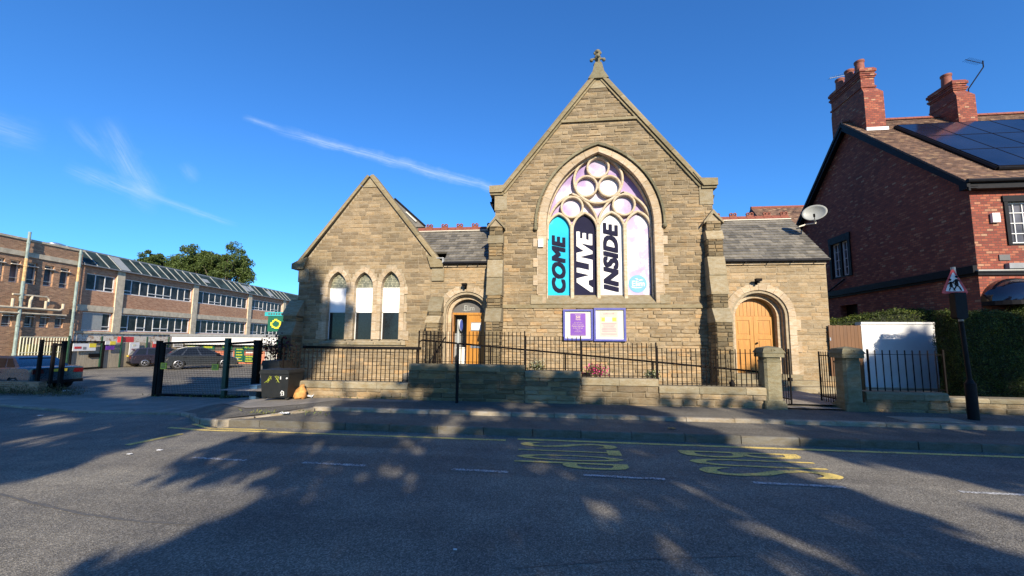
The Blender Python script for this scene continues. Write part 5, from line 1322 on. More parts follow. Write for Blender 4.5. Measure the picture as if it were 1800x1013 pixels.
# side window: black surround, two white casements with panes
def casement(parent, fn, u0, u1, z0, z1, cols, rows, mat='white', glass='glassgrey', bar=.022, fr=.05):
    """fn(u, d, z) puts a point d metres out of the glass plane"""
    def bx(mb, a, b, d0, d1, c, d_):
        ps = [fn(u, d, z) for z in (c, d_) for u, d in ((a, d0), (b, d0), (b, d1), (a, d1))]
        mb.add(ps, [(3, 2, 1, 0), (4, 5, 6, 7), (0, 1, 5, 4), (1, 2, 6, 5), (2, 3, 7, 6), (3, 0, 4, 7)], .5)
    mb = MB(); bx(mb, u0, u0+fr, 0, .04, z0, z1); bx(mb, u1-fr, u1, 0, .04, z0, z1); bx(mb, u0+fr, u1-fr, 0, .039, z0, z0+fr); bx(mb, u0+fr, u1-fr, 0, .039, z1-fr, z1)
    for i in range(1, cols): u = u0+(u1-u0)*i/cols; bx(mb, u-bar/2, u+bar/2, 0, .03, z0+fr, z1-fr)
    for i in range(1, rows): z = z0+(z1-z0)*i/rows; bx(mb, u0+fr, u1-fr, 0, .028, z-bar/2, z+bar/2)
    g = MB(); bx(g, u0, u1, -.01, 0, z0, z1); f = mb.build('window', M[mat], parent); g.build('pane', M[glass], f); return f
um = (wy0+wy1)/2
fnL = lambda u, d, z: (XH+.12-d, u, z)
casement(hs_, fnL, wy0+.12, um-.05, wz0+.06, wz1-.28, 2, 4); casement(hs_, fnL, um+.05, wy1-.1, wz0+.06, wz1-.28, 2, 4)
mb = MB(); mb.box(XH-.05, XH+.15, wy0-.02, wy0+.12, wz0, wz1); mb.box(XH-.05, XH+.15, wy1-.1, wy1+.02, wz0, wz1); mb.box(XH-.055, XH+.15, wy0-.04, wy1+.04, wz1-.28, wz1+.02); mb.box(XH+.0, XH+.15, um-.05, um+.05, wz0, wz1-.28); mb.box(XH-.02, XH+.14, wy0+.12, wy1-.1, wz0, wz0+.06)
mb.build('window_surround', M['blackpaint'], hs_)
mb = MB(); mb.box(XH+.25, XH+.28, oy0-.2, oy1+.2, 2.1, 3.5); mb.build('dark_recess', M['blackpaint'], hs_)
fnF = lambda u, d, z: (u, YH+.12-d, z)
casement(hs_, fnF, fx0+.08, fx0+.8, fz0+.05, fz1-.1, 3, 4); casement(hs_, fnF, fx0+.82, fx0+1.48, fz0+.05, fz1-.1, 3, 4)
mb = MB(); mb.box(fx0-.02, fx0+.08, YH-.04, YH+.15, fz0, fz1+.02); mb.box(fx0-.05, fx0+1.55, YH-.05, YH+.15, fz1-.1, fz1+.08); mb.box(fx0+.08, fx0+1.5, YH-.02, YH+.14, fz0, fz0+.05); mb.build('window_surround', M['blackpaint'], hs_)
mb = MB(); mb.box(PX(1755, 453, YH), PX(1774, 453, YH), YH-.03, YH, PZ(1763, 458, YH), PZ(1763, 448, YH)); mb.build('air_vent', M['tym'], hs_)
mb = MB(); xa = PX(1766, 463, YH); mb.box(xa, xa+4, YH-.12, YH, zs+.18, zs+.34); mb.build('lead_apron', M['grey'], hs_)
# barge boards, gutter, roof
mb = MB()
rz = math.sqrt((RY-YH)**2+(RZ_-EZ)**2)
for s in (-1, 1):
    ye = RY+s*(RY-YH+.28); ze = EZ-.28
    for off, th, xo, m_ in ((0, .26, -.26, 0), (-.05, .1, -.3, 0)):
        a = Vector((0, RY, RZ_+.05+off)); b = Vector((0, ye, ze+.05+off))
        mb.prism([(a.y, a.z), (b.y, b.z), (b.y, b.z-th), (a.y, a.z-th*1.4)], XH+xo, XH+xo+.05 if off == 0 else XH+xo+.04, 'YZ')
    a = Vector((0, RY, RZ_)); b = Vector((0, ye, ze)); mb.prism([(a.y, a.z-.1), (b.y, b.z-.1), (b.y, b.z-.14), (a.y, a.z-.16)], XH-.21, XH, 'YZ')
mb.build('barge_board', M['blackpaint'], hs_)
v = Vector((0, RY-(YH-.25), RZ_+.05-(EZ-.22))); vl = v.length; vn = v.normalized()
mb = MB(); O = Vector((XH-.28, YH-.25, EZ-.2))
quadslab(mb, O, O+Vector((XE-XH, 0, 0)), O+Vector((XE-XH, 0, 0))+v, O+v, .06, .1)
quadslab(mb, (XH-.28, RY, RZ_+.07), (XE, RY, RZ_+.07), (XE, 22.4, EZ-.25), (XH-.28, 22.4, EZ-.25), .06, .1)
slates(mb, O+Vector((0, 0, .004)), (1, 0, 0), v, 12, vl, .17, .105, 5, .012, .012)
mb.build('roof', M['redtile'], hs_)
mb = MB(); rg = random.Random(3); x = XH-.28
while x < 26: mb.prism([(RY-.15, RZ_+.02), (RY-.08, RZ_+.13), (RY+.08, RZ_+.13), (RY+.15, RZ_+.02)], x+.004, x+.3, 'YZ', t=rg.random()); x += .304
mb.build('ridge', M['terra'], hs_)
mb = MB(); mb.tube([(XH-.3, YH-.3, EZ-.2), (XE, YH-.3, EZ-.2)], .06, 8); mb.box(XH-.28, XE, YH-.24, YH-.02, EZ-.42, EZ-.25); mb.build('gutter', M['blackpaint'], hs_, smooth=40)
mb = MB(); mb.tube([(XH-.09, 19.9, 3.9), (XH-.09, 19.3, 4.1), (XH-.09, 18.3, 4.5)], .035, 6); mb.tube([(XH-.1, 21.5, .5), (XH-.1, 21.5, 6.3)], .05, 8); mb.build('waste_pipe', M['blackpaint'], hs_)
# chimneys
def chimney(px, py, ya, yb, wd, zt, npots, seed, name='chimney', sh=.4):
    x = px; c = thing(name, (x, RY, RZ_), None, None); c.parent = hs_; c.location = (x-16, RY-17.5, RZ_-.4)
    mb = MB(); zb = RZ_-1.4
    x0, x1 = x, x+wd; zm = RZ_+(zt-RZ_)*.42
    mb.box(x0, x1+.0, ya, yb, zb, zm); mb.box(x0+.02, x1-.2, ya+.12, yb-.02, zm+.25, zt-.42)
    mb.add([(x0, ya, zm), (x1, ya, zm), (x1, yb, zm), (x0, yb, zm), (x0+.02, ya+.12, zm+.25), (x1-.2, ya+.12, zm+.25), (x1-.2, yb-.02, zm+.25), (x0+.02, yb-.02, zm+.25)], [(0, 1, 5, 4), (1, 2, 6, 5), (2, 3, 7, 6), (3, 0, 4, 7)])
    for k, (o, a, b) in enumerate(((.03, .42, .36), (.06, .36, .29), (.0, .29, .24), (.03, .24, .17), (.07, .17, .06), (.03, .06, .0))): mb.box(x0-o+.02, x1+o-.2, ya+.12-o, yb+o-.02, zt-a, zt-b)
    mb.box(x0-.02, x1-.16, ya+.08, yb+.02, zt-.85, zt-.78)
    mb.build('chimney_stack', M['housebrick'], c)
    mb = MB(); mb.box(x0-.03, x1+.05, ya-.05, ya+.0, EZ+(ya-YH)*.96+.0, EZ+(ya-YH)*.96+.13); mb.build('white_flashing', M['white'], c)
    for i in range(npots):
        y = ya+.45+(yb-ya-.75)*(i/(npots-1) if npots > 1 else .3); mb = MB(); mb.lathe(((x0+x1)/2-.1, y, zt), [(.18, 0), (.17, .1), (.155, .42), (.18, .45), (.18, .52), (.13, .52)], 14); mb.build('chimney_pot', M['terra'], c, smooth=40)
c1a = on(1480, 130, Y=RY+.6); 
x_ch = XH+.02
chimney(x_ch, 0, 16.6, 18.5, .72, PZ(1522, 122, 16.8), 3, 1)
xc2 = PX(1672, 170, 16.9); chimney(xc2, 0, 16.7, 17.85, .66, PZ(1690, 143, 16.9), 1, 2)
# aerials, solar panels
ax = on(1703, 165, Y=17.6); b = on(1728, 112, Y=17.6); c = on(1697, 105, Y=17.6)
t = thing('tv_aerial', tuple(ax), 'tv aerial on a bent mast beside the right chimney', 'aerial')
mb = MB(); mb.tube([ax, ax+Vector((0, 0, .2)), b+Vector((0, 0, -.15)), b+Vector((0, 0, .12))], .022, 6); mb.build('mast', M['iron'], t)
mb = MB(); mb.tube([b, c], .012, 5); dd = (c-b)
for i in range(9): p = b+dd*(.15+i*.1); mb.tube([p+Vector((0, -.16, -.02)), p+Vector((0, .16, .02))], .006, 4)
mb.build('boom', M['iron'], t)
a = on(1482, 131, Y=18.9); b = on(1458, 138, Y=18.9); t = thing('tv_aerial', tuple(a), 'small tv aerial sticking out left of the tall chimney', 'aerial')
mb = MB(); mb.tube([a+Vector((.3, 0, -.02)), b], .014, 5); mb.tube([a+Vector((.3, 0, -.02)), a+Vector((.3, 0, -.9))], .016, 5); mb.build('boom', M['grey'], t); mb = MB()
for i in range(8): p = a.lerp(b, i/7); mb.tube([p+Vector((0, -.12, 0)), p+Vector((0, .12, 0))], .007, 4)
mb.build('rods', M['grey'], t)
def onroof(px, py):
    d = ray(px, py); n = Vector((0, -v.z, v.y)).normalized(); o = Vector((0, 0, CAMH)); k = (O-o).dot(n)/d.dot(n); return o+d*k
q0, q1 = onroof(1578, 227), onroof(1742, 301)
s0 = (q1-O).dot(vn); s1 = (q0-O).dot(vn); ncol = 11; pw = 1.04; xs0 = (q0.x+q1.x)/2
nn = Vector((0, -vn.z, vn.y)); mbn = 0
first = None
for r in range(3):
    for k in range(ncol):
        z0_, z1_ = s0+(s1-s0)*r/3+.012, s0+(s1-s0)*(r+1)/3-.012; xa, xb = xs0+k*pw*1.04+.01, xs0+(k+1)*pw*1.04-.01
        if xa > 26: continue
        A_ = Vector((xa, O.y, O.z))+vn*z0_+nn*.16; B_ = Vector((xb, O.y, O.z))+vn*z0_+nn*.16; C_ = Vector((xb, O.y, O.z))+vn*z1_+nn*.16; D_ = Vector((xa, O.y, O.z))+vn*z1_+nn*.16
        mb = MB(); quadslab(mb, A_, B_, C_, D_, .035); o = mb.build('solar_panel', M['solar'], hs_)
        mb = MB(); e = .012
        for P_, Q_ in ((A_, B_), (B_, C_), (C_, D_), (D_, A_)): mb.tube([P_+nn*.001, Q_+nn*.001], .006, 4)
        mb.build('panel_frame', M['blackpaint'], o)
mb = MB(); mb.tube([Vector((xs0, O.y, O.z))+vn*s0+nn*.08, Vector((xs0, O.y, O.z))+vn*s1+nn*.08], .07, 6); mb.tube([Vector((xs0, O.y, O.z))+vn*s0+nn*.08, Vector((xs0+10, O.y, O.z))+vn*s0+nn*.08], .06, 6); mb.build('panel_rail', M['blackpaint'], hs_)
alarm(1750, 383, YH, .2, .28, 'white alarm box on the red brick house front')
# dome canopy over the house door
p = on(1790, 503, Y=YH-.55); cx = p.x+.35; cz = 3.0; r = .72; t = thing('dome_canopy', (cx, YH, cz), 'glossy black domed canopy on the red house at the right edge', 'canopy')
mb = MB(); vs = []; nu, nv = 20, 10
for j in range(nv+1):
    ph = math.pi/2*j/nv
    for i in range(nu+1): th = math.pi*i/nu; vs.append((cx-r*1.0*math.cos(th)*math.cos(ph)*1.1, YH-r*1.0*math.sin(th)*math.cos(ph), cz+r*.95*math.sin(ph)))
mb.add(vs, [(j*(nu+1)+i, j*(nu+1)+i+1, (j+1)*(nu+1)+i+1, (j+1)*(nu+1)+i) for j in range(nv) for i in range(nu)]); mb.build('dome', M['glosswhite'], t, smooth=60)
mb = MB(); mb.prism([(cx-r*1.1*math.cos(R0(i*12)), YH-r*math.sin(R0(i*12))) for i in range(16)], cz-.12, cz-.002, 'XY'); mb.build('canopy_rim', M['blackpaint'], t)
# house behind
t = thing('rear_house', (10.5, 24, .4), 'red tiled roof of a house seen behind the right porch', 'house')
a = on(1352, 366, Y=26); b = on(1440, 365, Y=26); mb = MB()
zr = a.z; xL = PX(1320, 371, 26)
quadslab(mb, (xL, 23, zr-3.0), (16, 23, zr-3.0), (16, 26, zr), (xL, 26, zr), .08, .1); slates(mb, (xL, 23, zr-2.99), (1, 0, 0), (0, 3, 3.0), 5, 4.2, .2, .14, 6); quadslab(mb, (xL, 26, zr), (16, 26, zr), (16, 29, zr-3), (xL, 29, zr-3), .08, .1)
mb.build('roof', M['redtile'], t)
mb = MB(); mb.tube([(xL, 26, zr+.03), (16, 26, zr+.03)], .1, 8); mb.build('ridge', M['terra'], t)
mb = MB(); mb.prism([(23.1, .4), (28.9, .4), (28.9, zr-3.1), (26, zr-.12), (23.1, zr-3.1)], xL+.12, xL+.4, 'YZ'); mb.box(xL+.4, 16, 23.2, 23.5, .4, zr-3.1); mb.build('wall', M['housebrick'], t)
mb = MB(); mb.prism([(23, zr-3.05), (26, zr-.02), (29, zr-3.05), (29, zr-3.25), (26, zr-.28), (23, zr-3.25)], xL-.03, xL+.0, 'YZ'); mb.build('barge_board', M['blackpaint'], t)
# satellite dish
Yd = 14.6; c = on(1432, 376, Y=Yd); sc_ = c.y/700
t = thing('satellite_dish', tuple(c), 'pale grey satellite dish on a bent arm above the right porch roof', 'satellite dish')
axd = (Vector((0, 0, 1.75))+Vector((3.5, -9, 4))-c).normalized()
axd = Vector((-.55, -.8, .12)).normalized(); up_ = Vector((0, 0, 1)); rt = axd.cross(up_).normalized(); up_ = rt.cross(axd).normalized()
mb = MB(); R_ = .36; vs = [c-axd*.0]; 
vs = [c+rt*0]
for j in range(1, 7):
    rr = R_*j/6
    for i in range(28): an = 2*math.pi*i/28; vs.append(c+rt*rr*math.cos(an)+up_*rr*.78*math.sin(an)+axd*(.11*(j/6)**2))
fs = [(0, 1+i, 1+(i+1) % 28) for i in range(28)]+[(1+(j-1)*28+i, 1+j*28+i, 1+j*28+(i+1) % 28, 1+(j-1)*28+(i+1) % 28) for j in range(1, 6) for i in range(28)]
mb.add(vs, fs); o = mb.build('dish', M['dish'], t, smooth=60); sm = o.modifiers.new('thick', 'SOLIDIFY'); sm.thickness = .012
mb = MB(); mb.tube([c-up_*.26+axd*.05, c-up_*.2+axd*.3], .012, 5); mb.tube([c-up_*.22+axd*.26, c-up_*.14+axd*.34], .03, 6); mb.build('receiver_arm', M['iron'], t)
b = on(1404, 399, Y=15.4); mb = MB(); mb.tube([c-axd*.05, c-axd*.1+Vector((0, 0, -.3)), b+Vector((.25, 0, .08)), b], .025, 6); mb.build('bracket', M['offwhite'], t)

# ============================================================ SIGN POSTS, BIN, LITTER
p0 = on(1712, 738, Z=.2); Yp = p0.y; xp = p0.x; ztop = PZ(1679, 470, Yp)
t = thing('school_warning_sign', (xp, Yp, .2), 'triangular children crossing sign on a black post in front of the hedge', 'road sign')
mb = MB(); mb.tube([(xp, Yp, .2), (xp, Yp, .95)], .09, 14); mb.tube([(xp, Yp, .95), (xp, Yp, 1.02)], .075, 14, r2=.05); mb.build('post_base', M['blackpaint'], t, smooth=40)
mb = MB(); mb.tube([(xp, Yp, 1.0), (xp-.05, Yp, 2.25)], .04, 12); mb.build('post', M['blackpaint'], t, smooth=40)
mb = MB(); mb.tube([(xp-.05, Yp, 2.25), (xp-.1, Yp, ztop)], .04, 12); mb.build('grey_post_top', M['dish'], t, smooth=40)
zb_, zt_ = PZ(1683, 562, Yp), PZ(1681, 516, Yp)
mb = MB(); mb.prism([(xp-.26, zb_+.04), (xp-.22, zb_), (xp-.1, zb_), (xp-.04, zb_+.04), (xp-.04, zt_), (xp-.26, zt_)], Yp-.16, Yp-.03); mb.build('lamp_unit', M['blackpaint'], t)
def rtri(cx, z0, wd, h, rd, n=5):
    V = [Vector((cx-wd/2, z0)), Vector((cx+wd/2, z0)), Vector((cx, z0+h))]; out = []
    for i in range(3):
        p, a, b = V[i], V[i-1], V[(i+1) % 3]; u = (a-p).normalized(); w_ = (b-p).normalized(); an = u.angle(w_)/2; dist = rd/math.sin(an); c = p+(u+w_).normalized()*dist
        s0 = p+u*rd/math.tan(an)-c; s1 = p+w_*rd/math.tan(an)-c; a0 = math.atan2(s0.y, s0.x); a1 = math.atan2(s1.y, s1.x)
        while a1 < a0: a1 += 2*math.pi
        out += [(c.x+rd*math.cos(a0+(a1-a0)*k/n), c.y+rd*math.sin(a0+(a1-a0)*k/n)) for k in range(n+1)]
    return out
sx, sz0, sz1 = PX(1680, 500, Yp), PZ(1680, 517, Yp), PZ(1679, 474, Yp); sz1 += .0
mb = MB(); mb.prism(rtri(xp-.17, sz0, .53, sz1-sz0+.03, .03), Yp-.07, Yp-.06); mb.build('sign_plate', M['red'], t)
mb = MB(); mb.prism(rtri(xp-.17, sz0+.05, .365, sz1-sz0-.1, .018), Yp-.073, Yp-.0705); pl = mb.build('white_field', M['white'], t)
mb = MB()
def fig(cx, cz, s, m):
    Y = Yp-.076
    mb.tube([(cx, Y, cz+.1*s), (cx+.012*m*s, Y, cz+.2*s)], .03*s, 6); mb.lathe((cx+.015*m*s, Y, cz+.26*s), [(.005, -.03*s), (.03*s, -.01*s), (.03*s, .015*s), (.005, .035*s)], 8)
    mb.prism([(cx-.05*s, cz+.04*s), (cx+.05*s, cz+.04*s), (cx+.03*s, cz+.2*s), (cx-.02*s, cz+.2*s)], Y-.002, Y+.002)
    for a, b in (((0, .05), (-.07, -.08)), ((0, .05), (.06, 0)), ((.06, 0), (.1, -.09)), ((0, .19), (-.08, .12)), ((0, .19), (.09, .15))): mb.tube([(cx+a[0]*s, Y, cz+a[1]*s), (cx+b[0]*s, Y, cz+b[1]*s)], .014*s, 5)
fig(xp-.235, sz0+.12, .68, -1); fig(xp-.13, sz0+.14, .85, 1); mb.build('children_symbol', M['blackpaint'], t)
Yb = 9.95; pb = on(803, 703, Y=Yb); zt_ = PZ(806, 562, Yb)
t = thing('round_sign_post', (pb.x, Yb, .2), 'round blue sign seen edge on, on a thin black post before the wall', 'road sign')
zw_ = PZ(804, 603, Yb)
mb = MB(); mb.tube([(pb.x, Yb, .2), (pb.x, Yb, zw_)], .038, 12); mb.build('post', M['blackpaint'], t, smooth=40)
mb = MB(); mb.tube([(pb.x, Yb, zw_), (pb.x, Yb, zt_)], .036, 12); mb.build('grey_post_top', M['dish'], t, smooth=40)
mb = MB(); R_ = .15; cz = PZ(811, 572, Yb); mb.xf = Matrix.Translation((pb.x+.06, Yb-.02, cz)) @ Matrix.Rotation(R0(88), 4, 'Z'); mb.lathe((0, -.02, 0), [(R_, 0), (R_, .012)], 28, 'Y'); mb.build('sign_disc', M['white'], t)
mb = MB(); mb.xf = Matrix.Translation((pb.x+.06, Yb-.02, cz)) @ Matrix.Rotation(R0(88), 4, 'Z'); mb.lathe((0, -.026, 0), [(R_*.9, 0), (R_*.9, .004)], 28, 'Y'); mb.build('blue_face', M['blue'], t)
mb = MB(); mb.xf = Matrix.Translation((pb.x-.05, Yb-.0, cz)) @ Matrix.Rotation(R0(-75), 4, 'Z'); mb.lathe((0, -.02, 0), [(R_, 0), (R_, .012)], 28, 'Y'); mb.build('sign_back', M['blackpaint'], t)

def wheelie(px0, px1, pyb, pyt, Y, label, marks, zb=.19):
    x0, x1 = PX(px0, pyb, Y), PX(px1, pyb, Y); z1 = PZ((px0+px1)/2, pyt, Y); h = z1-zb; w_ = x1-x0; D_ = .62; t = thing('wheelie_bin', ((x0+x1)/2, Y+D_/2, zb), label, 'bin', 'black wheelie bins')
    xm = (x0+x1)/2
    mb = MB(); a, b = w_*.43, w_*.485
    vs = [(xm-a, Y+.04, zb+.06), (xm+a, Y+.04, zb+.06), (xm+a, Y+D_-.05, zb+.06), (xm-a, Y+D_-.05, zb+.06), (xm-b, Y, zb+h*.86), (xm+b, Y, zb+h*.86), (xm+b, Y+D_, zb+h*.86), (xm-b, Y+D_, zb+h*.86)]
    mb.add(vs, [(3, 2, 1, 0), (4, 5, 6, 7), (0, 1, 5, 4), (1, 2, 6, 5), (2, 3, 7, 6), (3, 0, 4, 7)])
    for f in (-.3, 0, .3): mb.box(xm+w_*f-.012, xm+w_*f+.012, Y-.01, Y+.05, zb+.12, zb+h*.8) if False else None
    mb.build('body', M['binplastic'], t)
    mb = MB(); mb.prism([(xm-w_*.5, zb+h*.86), (xm+w_*.5, zb+h*.86), (xm+w_*.5, zb+h*.91), (xm+w_*.46, zb+h), (xm-w_*.46, zb+h), (xm-w_*.5, zb+h*.91)], Y-.03, Y+D_+.02); mb.build('lid', M['binplastic'], t)
    for s in (-1, 1): mb = MB(); mb.lathe((xm+s*w_*.38, Y+.1, zb+.05), [(.02, -.02), (.05, -.02), (.05, .02), (.02, .02)], 12, 'Y'); mb.build('wheel', M['rubber'], t)
    if marks:
        mb = MB(); rg = random.Random(2)
        for bx_, n in ((xm-w_*.22, 9), (xm+w_*.05, 9)):
            pts = [Vector((bx_+rg.uniform(-.11, .11), Y-.004, zb+h*.66+rg.uniform(-.1, .1))) for _ in range(n)]
            mb.tube([pts[0]]+[q for a_, b_ in zip(pts, pts[1:]) for q in ((a_+b_)/2+Vector((rg.uniform(-.03, .03), 0, rg.uniform(-.03, .03))), b_)], .0035, 4)
        mb.build('graffiti', M['yprint'], t)
        mb = MB(); mb.tube([(xm+w_*.22, Y+.02, zb+h*.22), (xm+w_*.26, Y+.02, zb+h*.3), (xm+w_*.32, Y+.02, zb+h*.27), (xm+w_*.33, Y+.02, zb+h*.16), (xm+w_*.24, Y+.02, zb+h*.14), (xm+w_*.28, Y+.02, zb+h*.24)], .012, 5)
        mb.box(xm+w_*.2, xm+w_*.225, Y-.012, Y+.02, zb+h*.68, zb+h*.78); mb.lathe((xm+w_*.42, Y-.01, zb+h*.72), [(.02, 0), (.025, .02)], 8, 'Y'); mb.build('white_marks', M['white'], t)
wheelie(454, 506, 703, 650, 9.75, 'big black wheelie bin with yellow scribble at the end of the wall', True)
wheelie(457, 489, 694, 634, 11.6, 'black wheelie bin standing behind the scribbled one', False, zb=.0)
mb = MB(); a = on(446, 695, Y=11.0); mb.prism([(a.x-.1, .0), (a.x+.1, .0), (a.x+.13, .38), (a.x-.13, .38)], 10.95, 11.2); mb.prism([(a.x-.14, .38), (a.x+.14, .38), (a.x+.14, .41), (a.x-.14, .41)], 10.93, 11.22)
tag(mb.build('recycling_box', simple('blue_grey_plastic', (.04, .09, .16), .5)), 'small blue recycling box beside the gate post and bin', 'box')
mb = MB(); a = on(527, 702, Y=10.05); rg = random.Random(6); prof = [(.16, 0), (.2, .05), (.18, .12), (.12, .2), (.09, .29), (.07, .35), (.03, .38)]
mb.lathe((0, 0, 0), prof, 12); mb.v = [Vector((a.x-.03+v_.x*1.05+v_.z*.1+.09*mnoise.noise(v_*7), 10.08+v_.y*.7+.03*mnoise.noise(v_*11), .2+v_.z*1.0+.06*mnoise.noise(v_*9+Vector((5, 0, 0))))) for v_ in mb.v]
tag(mb.build('sack', M['bag'], smooth=80), 'crumpled orange brown sack between the bin and the wall', 'sack')
def litter(px, py, z, s, label, mat='litter', seed=1, flat=.3):
    a = on(px, py, Z=z); rg = random.Random(seed); mb = MB(); vs = []
    for j in range(4):
        for i in range(6): vs.append((a.x+(i/5-.5)*s*2+rg.uniform(-.2, .2)*s, a.y+(j/3-.5)*s*1.2+rg.uniform(-.2, .2)*s, z+.01+rg.random()*s*flat))
    mb.add(vs, [(j*6+i, j*6+i+1, (j+1)*6+i+1, (j+1)*6+i) for j in range(3) for i in range(5)]); o = mb.build('litter', M[mat]); tag(o, label, 'litter', 'scraps of litter on the ground')
    m_ = o.modifiers.new('thick', 'SOLIDIFY'); m_.thickness = .004
litter(541, 699, .2, .14, 'white plastic scrap beside the orange sack', seed=1, flat=.6)
litter(498, 728, .15, .1, 'white paper scrap on the pavement corner', seed=2)
litter(118, 688, -.35, .12, 'white scrap on the ground by the blue car', seed=3)
litter(1180, 754, .13, .07, 'orange wrapper on the bus stop footway', 'bag', 4)
litter(1582, 785, 0, .1, 'brown red flattened wrapper at the right kerb', 'pot', 5, .1)
litter(800, 968, 0, .016, 'tiny white scrap at the front centre of the road', seed=6)
litter(228, 799, 0, .03, 'white fleck beside the yellow dash on the road', seed=7, flat=.1)
litter(280, 792, 0, .035, 'white fleck right of the yellow dash', seed=8, flat=.1)
litter(70, 731, -.4, .05, 'white fleck on the shaded road at the left', seed=9, flat=.2)

# ============================================================ LEFT SIDE: works building, reception, fence, cars, gates
ZY = -.445
dF = ray(906, 600); dF.z = 0; dF.normalize(); nF = Vector((dF.y, -dF.x, 0))     # nF looks toward the yard
PF = Vector((-36.2, 24.4, 0))
def fac(px, py, off=0):
    d = ray(px, py); o = Vector((0, 0, CAMH)); P = PF+nF*off; k = (P-o).dot(nF)/d.dot(nF); q = o+d*k; return (q-PF).dot(dF), q.z
def fp(s, d, z): q = PF+dF*s+nF*d; return Vector((q.x, q.y, z))
FM = Matrix(((dF.x, nF.x, 0, PF.x), (dF.y, nF.y, 0, PF.y), (0, 0, 1, 0), (0, 0, 0, 1)))   # local (s, d, z) -> world
def FB(): m = MB(); m.xf = FM; return m
def fbox(mb, s0, s1, d0, d1, z0, z1, t=None): return mb.box(s0, s1, d0, d1, z0, z1, t)
wk = thing('works_building', tuple(fp(20, -5, ZY)), 'long brown brick factory with window bands and a glazed sawtooth roof edge', 'factory')
sA = fac(140, 500)[0]; s00 = -16; sE = fac(512, 525)[0]
zpar = fac(100, 431.5)[1]; zeave = fac(215, 476)[1]; zw1t, zw1b = fac(215, 489)[1], fac(215, 517)[1]; zc0, zc1 = fac(215, 552.5)[1], fac(215, 541.5)[1]; zw2t, zw2b = fac(215, 552.5)[1], fac(215, 583)[1]
mb = FB(); nearw = []
for a, b, ya, yb in ((-10, 7, 452, 493), (17, 35, 457, 497), (47, 65, 463, 501), (77, 94, 466, 504), (105, 121.5, 471, 506)):
    s0, z0 = fac(a, (ya+yb)/2)[0], fac((a+b)/2, yb)[1]; s1 = fac(b, (ya+yb)/2)[0]; nearw.append((s0, s1, z0, fac((a+b)/2, ya)[1], 1))
for a, b, ya, yb in ((3, 22, 549.5, 574), (43.6, 59.7, 553, 575), (70, 85.6, 554.5, 576), (97, 112, 556, 577)):
    s0, z0 = fac(a, 560)[0], fac((a+b)/2, yb)[1]; s1 = fac(b, 560)[0]; nearw.append((s0, s1, z0, fac((a+b)/2, ya)[1], 0))
zt0 = sum(w_[3] for w_ in nearw[:5])/5; zb0 = sum(w_[2] for w_ in nearw[:5])/5; zt1 = sum(w_[3] for w_ in nearw[5:])/4; zb1 = sum(w_[2] for w_ in nearw[5:])/4
nearw = [(a, b, zb0, zt0, k) if k else (a, b, zb1, zt1, k) for a, b, _, _, k in nearw]
mb = FB(); mb.prism([(s00, ZY-.2), (sA, ZY-.2), (sA, zpar-.1), (s00, zpar-.1)], 0, -.35, holes=[[(a, c), (b, c), (b, d), (a, d)] for a, b, c, d, k in nearw]); mb.build('brick_wall', M['facbrick'], wk)
mb = FB(); fbox(mb, s00, sA+.1, -.4, .06, zpar-.1, zpar+.04); zb_ = fac(70, 450)[1]; fbox(mb, s00, sA-.3, 0, .08, zb_-.22, zb_+.1); mb.build('concrete_band', M['concrete'], wk)
fnW = lambda u, d, z: fp(u, d-.2, z)
for a, b, c, d, k in nearw: casement(wk, fnW, a, b, c, d, 1, 1, 'offwhite', 'glassgrey', .05, .08)
for a, b, c, d, k in nearw:
    mb = FB(); zz = d-(d-c)*.18; fbox(mb, a, b, -.12, .1, zz-.03, zz+.02); fbox(mb, a+.02, b-.02, -.16, -.1, c+(d-c)*.2, c+(d-c)*.2+.05); mb.build('window_transom', M['offwhite'], wk)
mb = FB(); fbox(mb, s00, sA, -8, -.36, ZY, zpar-.4); mb.build('flat_roof', M['concrete'], wk)
# far range with window bands
cols = [fac(211.5, 500)[0], fac(343.5, 520)[0], fac(439.5, 530)[0], fac(500, 535)[0]]
zgl = zw2b-.12
bays = []; edges = [sA+.15]+[c for c in cols]+[sE+6]
mb = FB(); rects = []
for a, b in zip(edges, edges[1:]): rects += [[(a+.35, zw1b), (b-.35, zw1b), (b-.35, zw1t), (a+.35, zw1t)], [(a+.35, zw2b), (b-.35, zw2b), (b-.35, zw2t), (a+.35, zw2t)]]
mb.prism([(sA, zgl), (sE+6, zgl), (sE+6, zeave-.1), (sA, zeave-.1)], -.05, -.35, holes=rects); mb.build('brick_wall', M['facbrick2'], wk)
mb = FB(); fbox(mb, sA, sE+6, -.35, -.06, ZY-.2, zgl); mb.build('painted_lower_wall', M['flaky'], wk)
mb = FB()
for c in cols: fbox(mb, c-.32, c+.32, -.3, .06, zgl, zeave-.1)
fbox(mb, sA, sE+6, -.3, .02, zc0+.06, zc1); fbox(mb, sA, sE+6, -.3, .04, zgl-.08, zgl+.06)
mb.build('concrete_frame', M['concrete'], wk)
for i, (a, b) in enumerate(zip(edges, edges[1:])):
    n = max(3, round((b-a)/.92)); casement(wk, fnW, a+.35, b-.35, zw1b, zw1t, n, 1, 'white', 'glass', .07, .09); casement(wk, fnW, a+.35, b-.35, zw2b, zw2t, n, 1, 'white', 'glass', .07, .09)
    rg = random.Random(i)
    for zz0, zz1 in ((zw1b, zw1t), (zw2b, zw2t)):
        for k in range(n):
            if rg.random() < .55: u = a+.35+(b-a-.7)*k/n; mb = FB(); fbox(mb, u, u+(b-a-.7)/n, -.17, -.14, zz0+(zz1-zz0)*.22, zz0+(zz1-zz0)*.22+.06); mb.build('glazing_bar', M['white'], wk)
# pale boarded panes
mb = FB(); a = edges[0]+.35; fbox(mb, a+.02, a+1.6, -.16, -.14, zw2b+.1, zw2t-.1); mb.build('boarded_pane', M['dish'], wk)
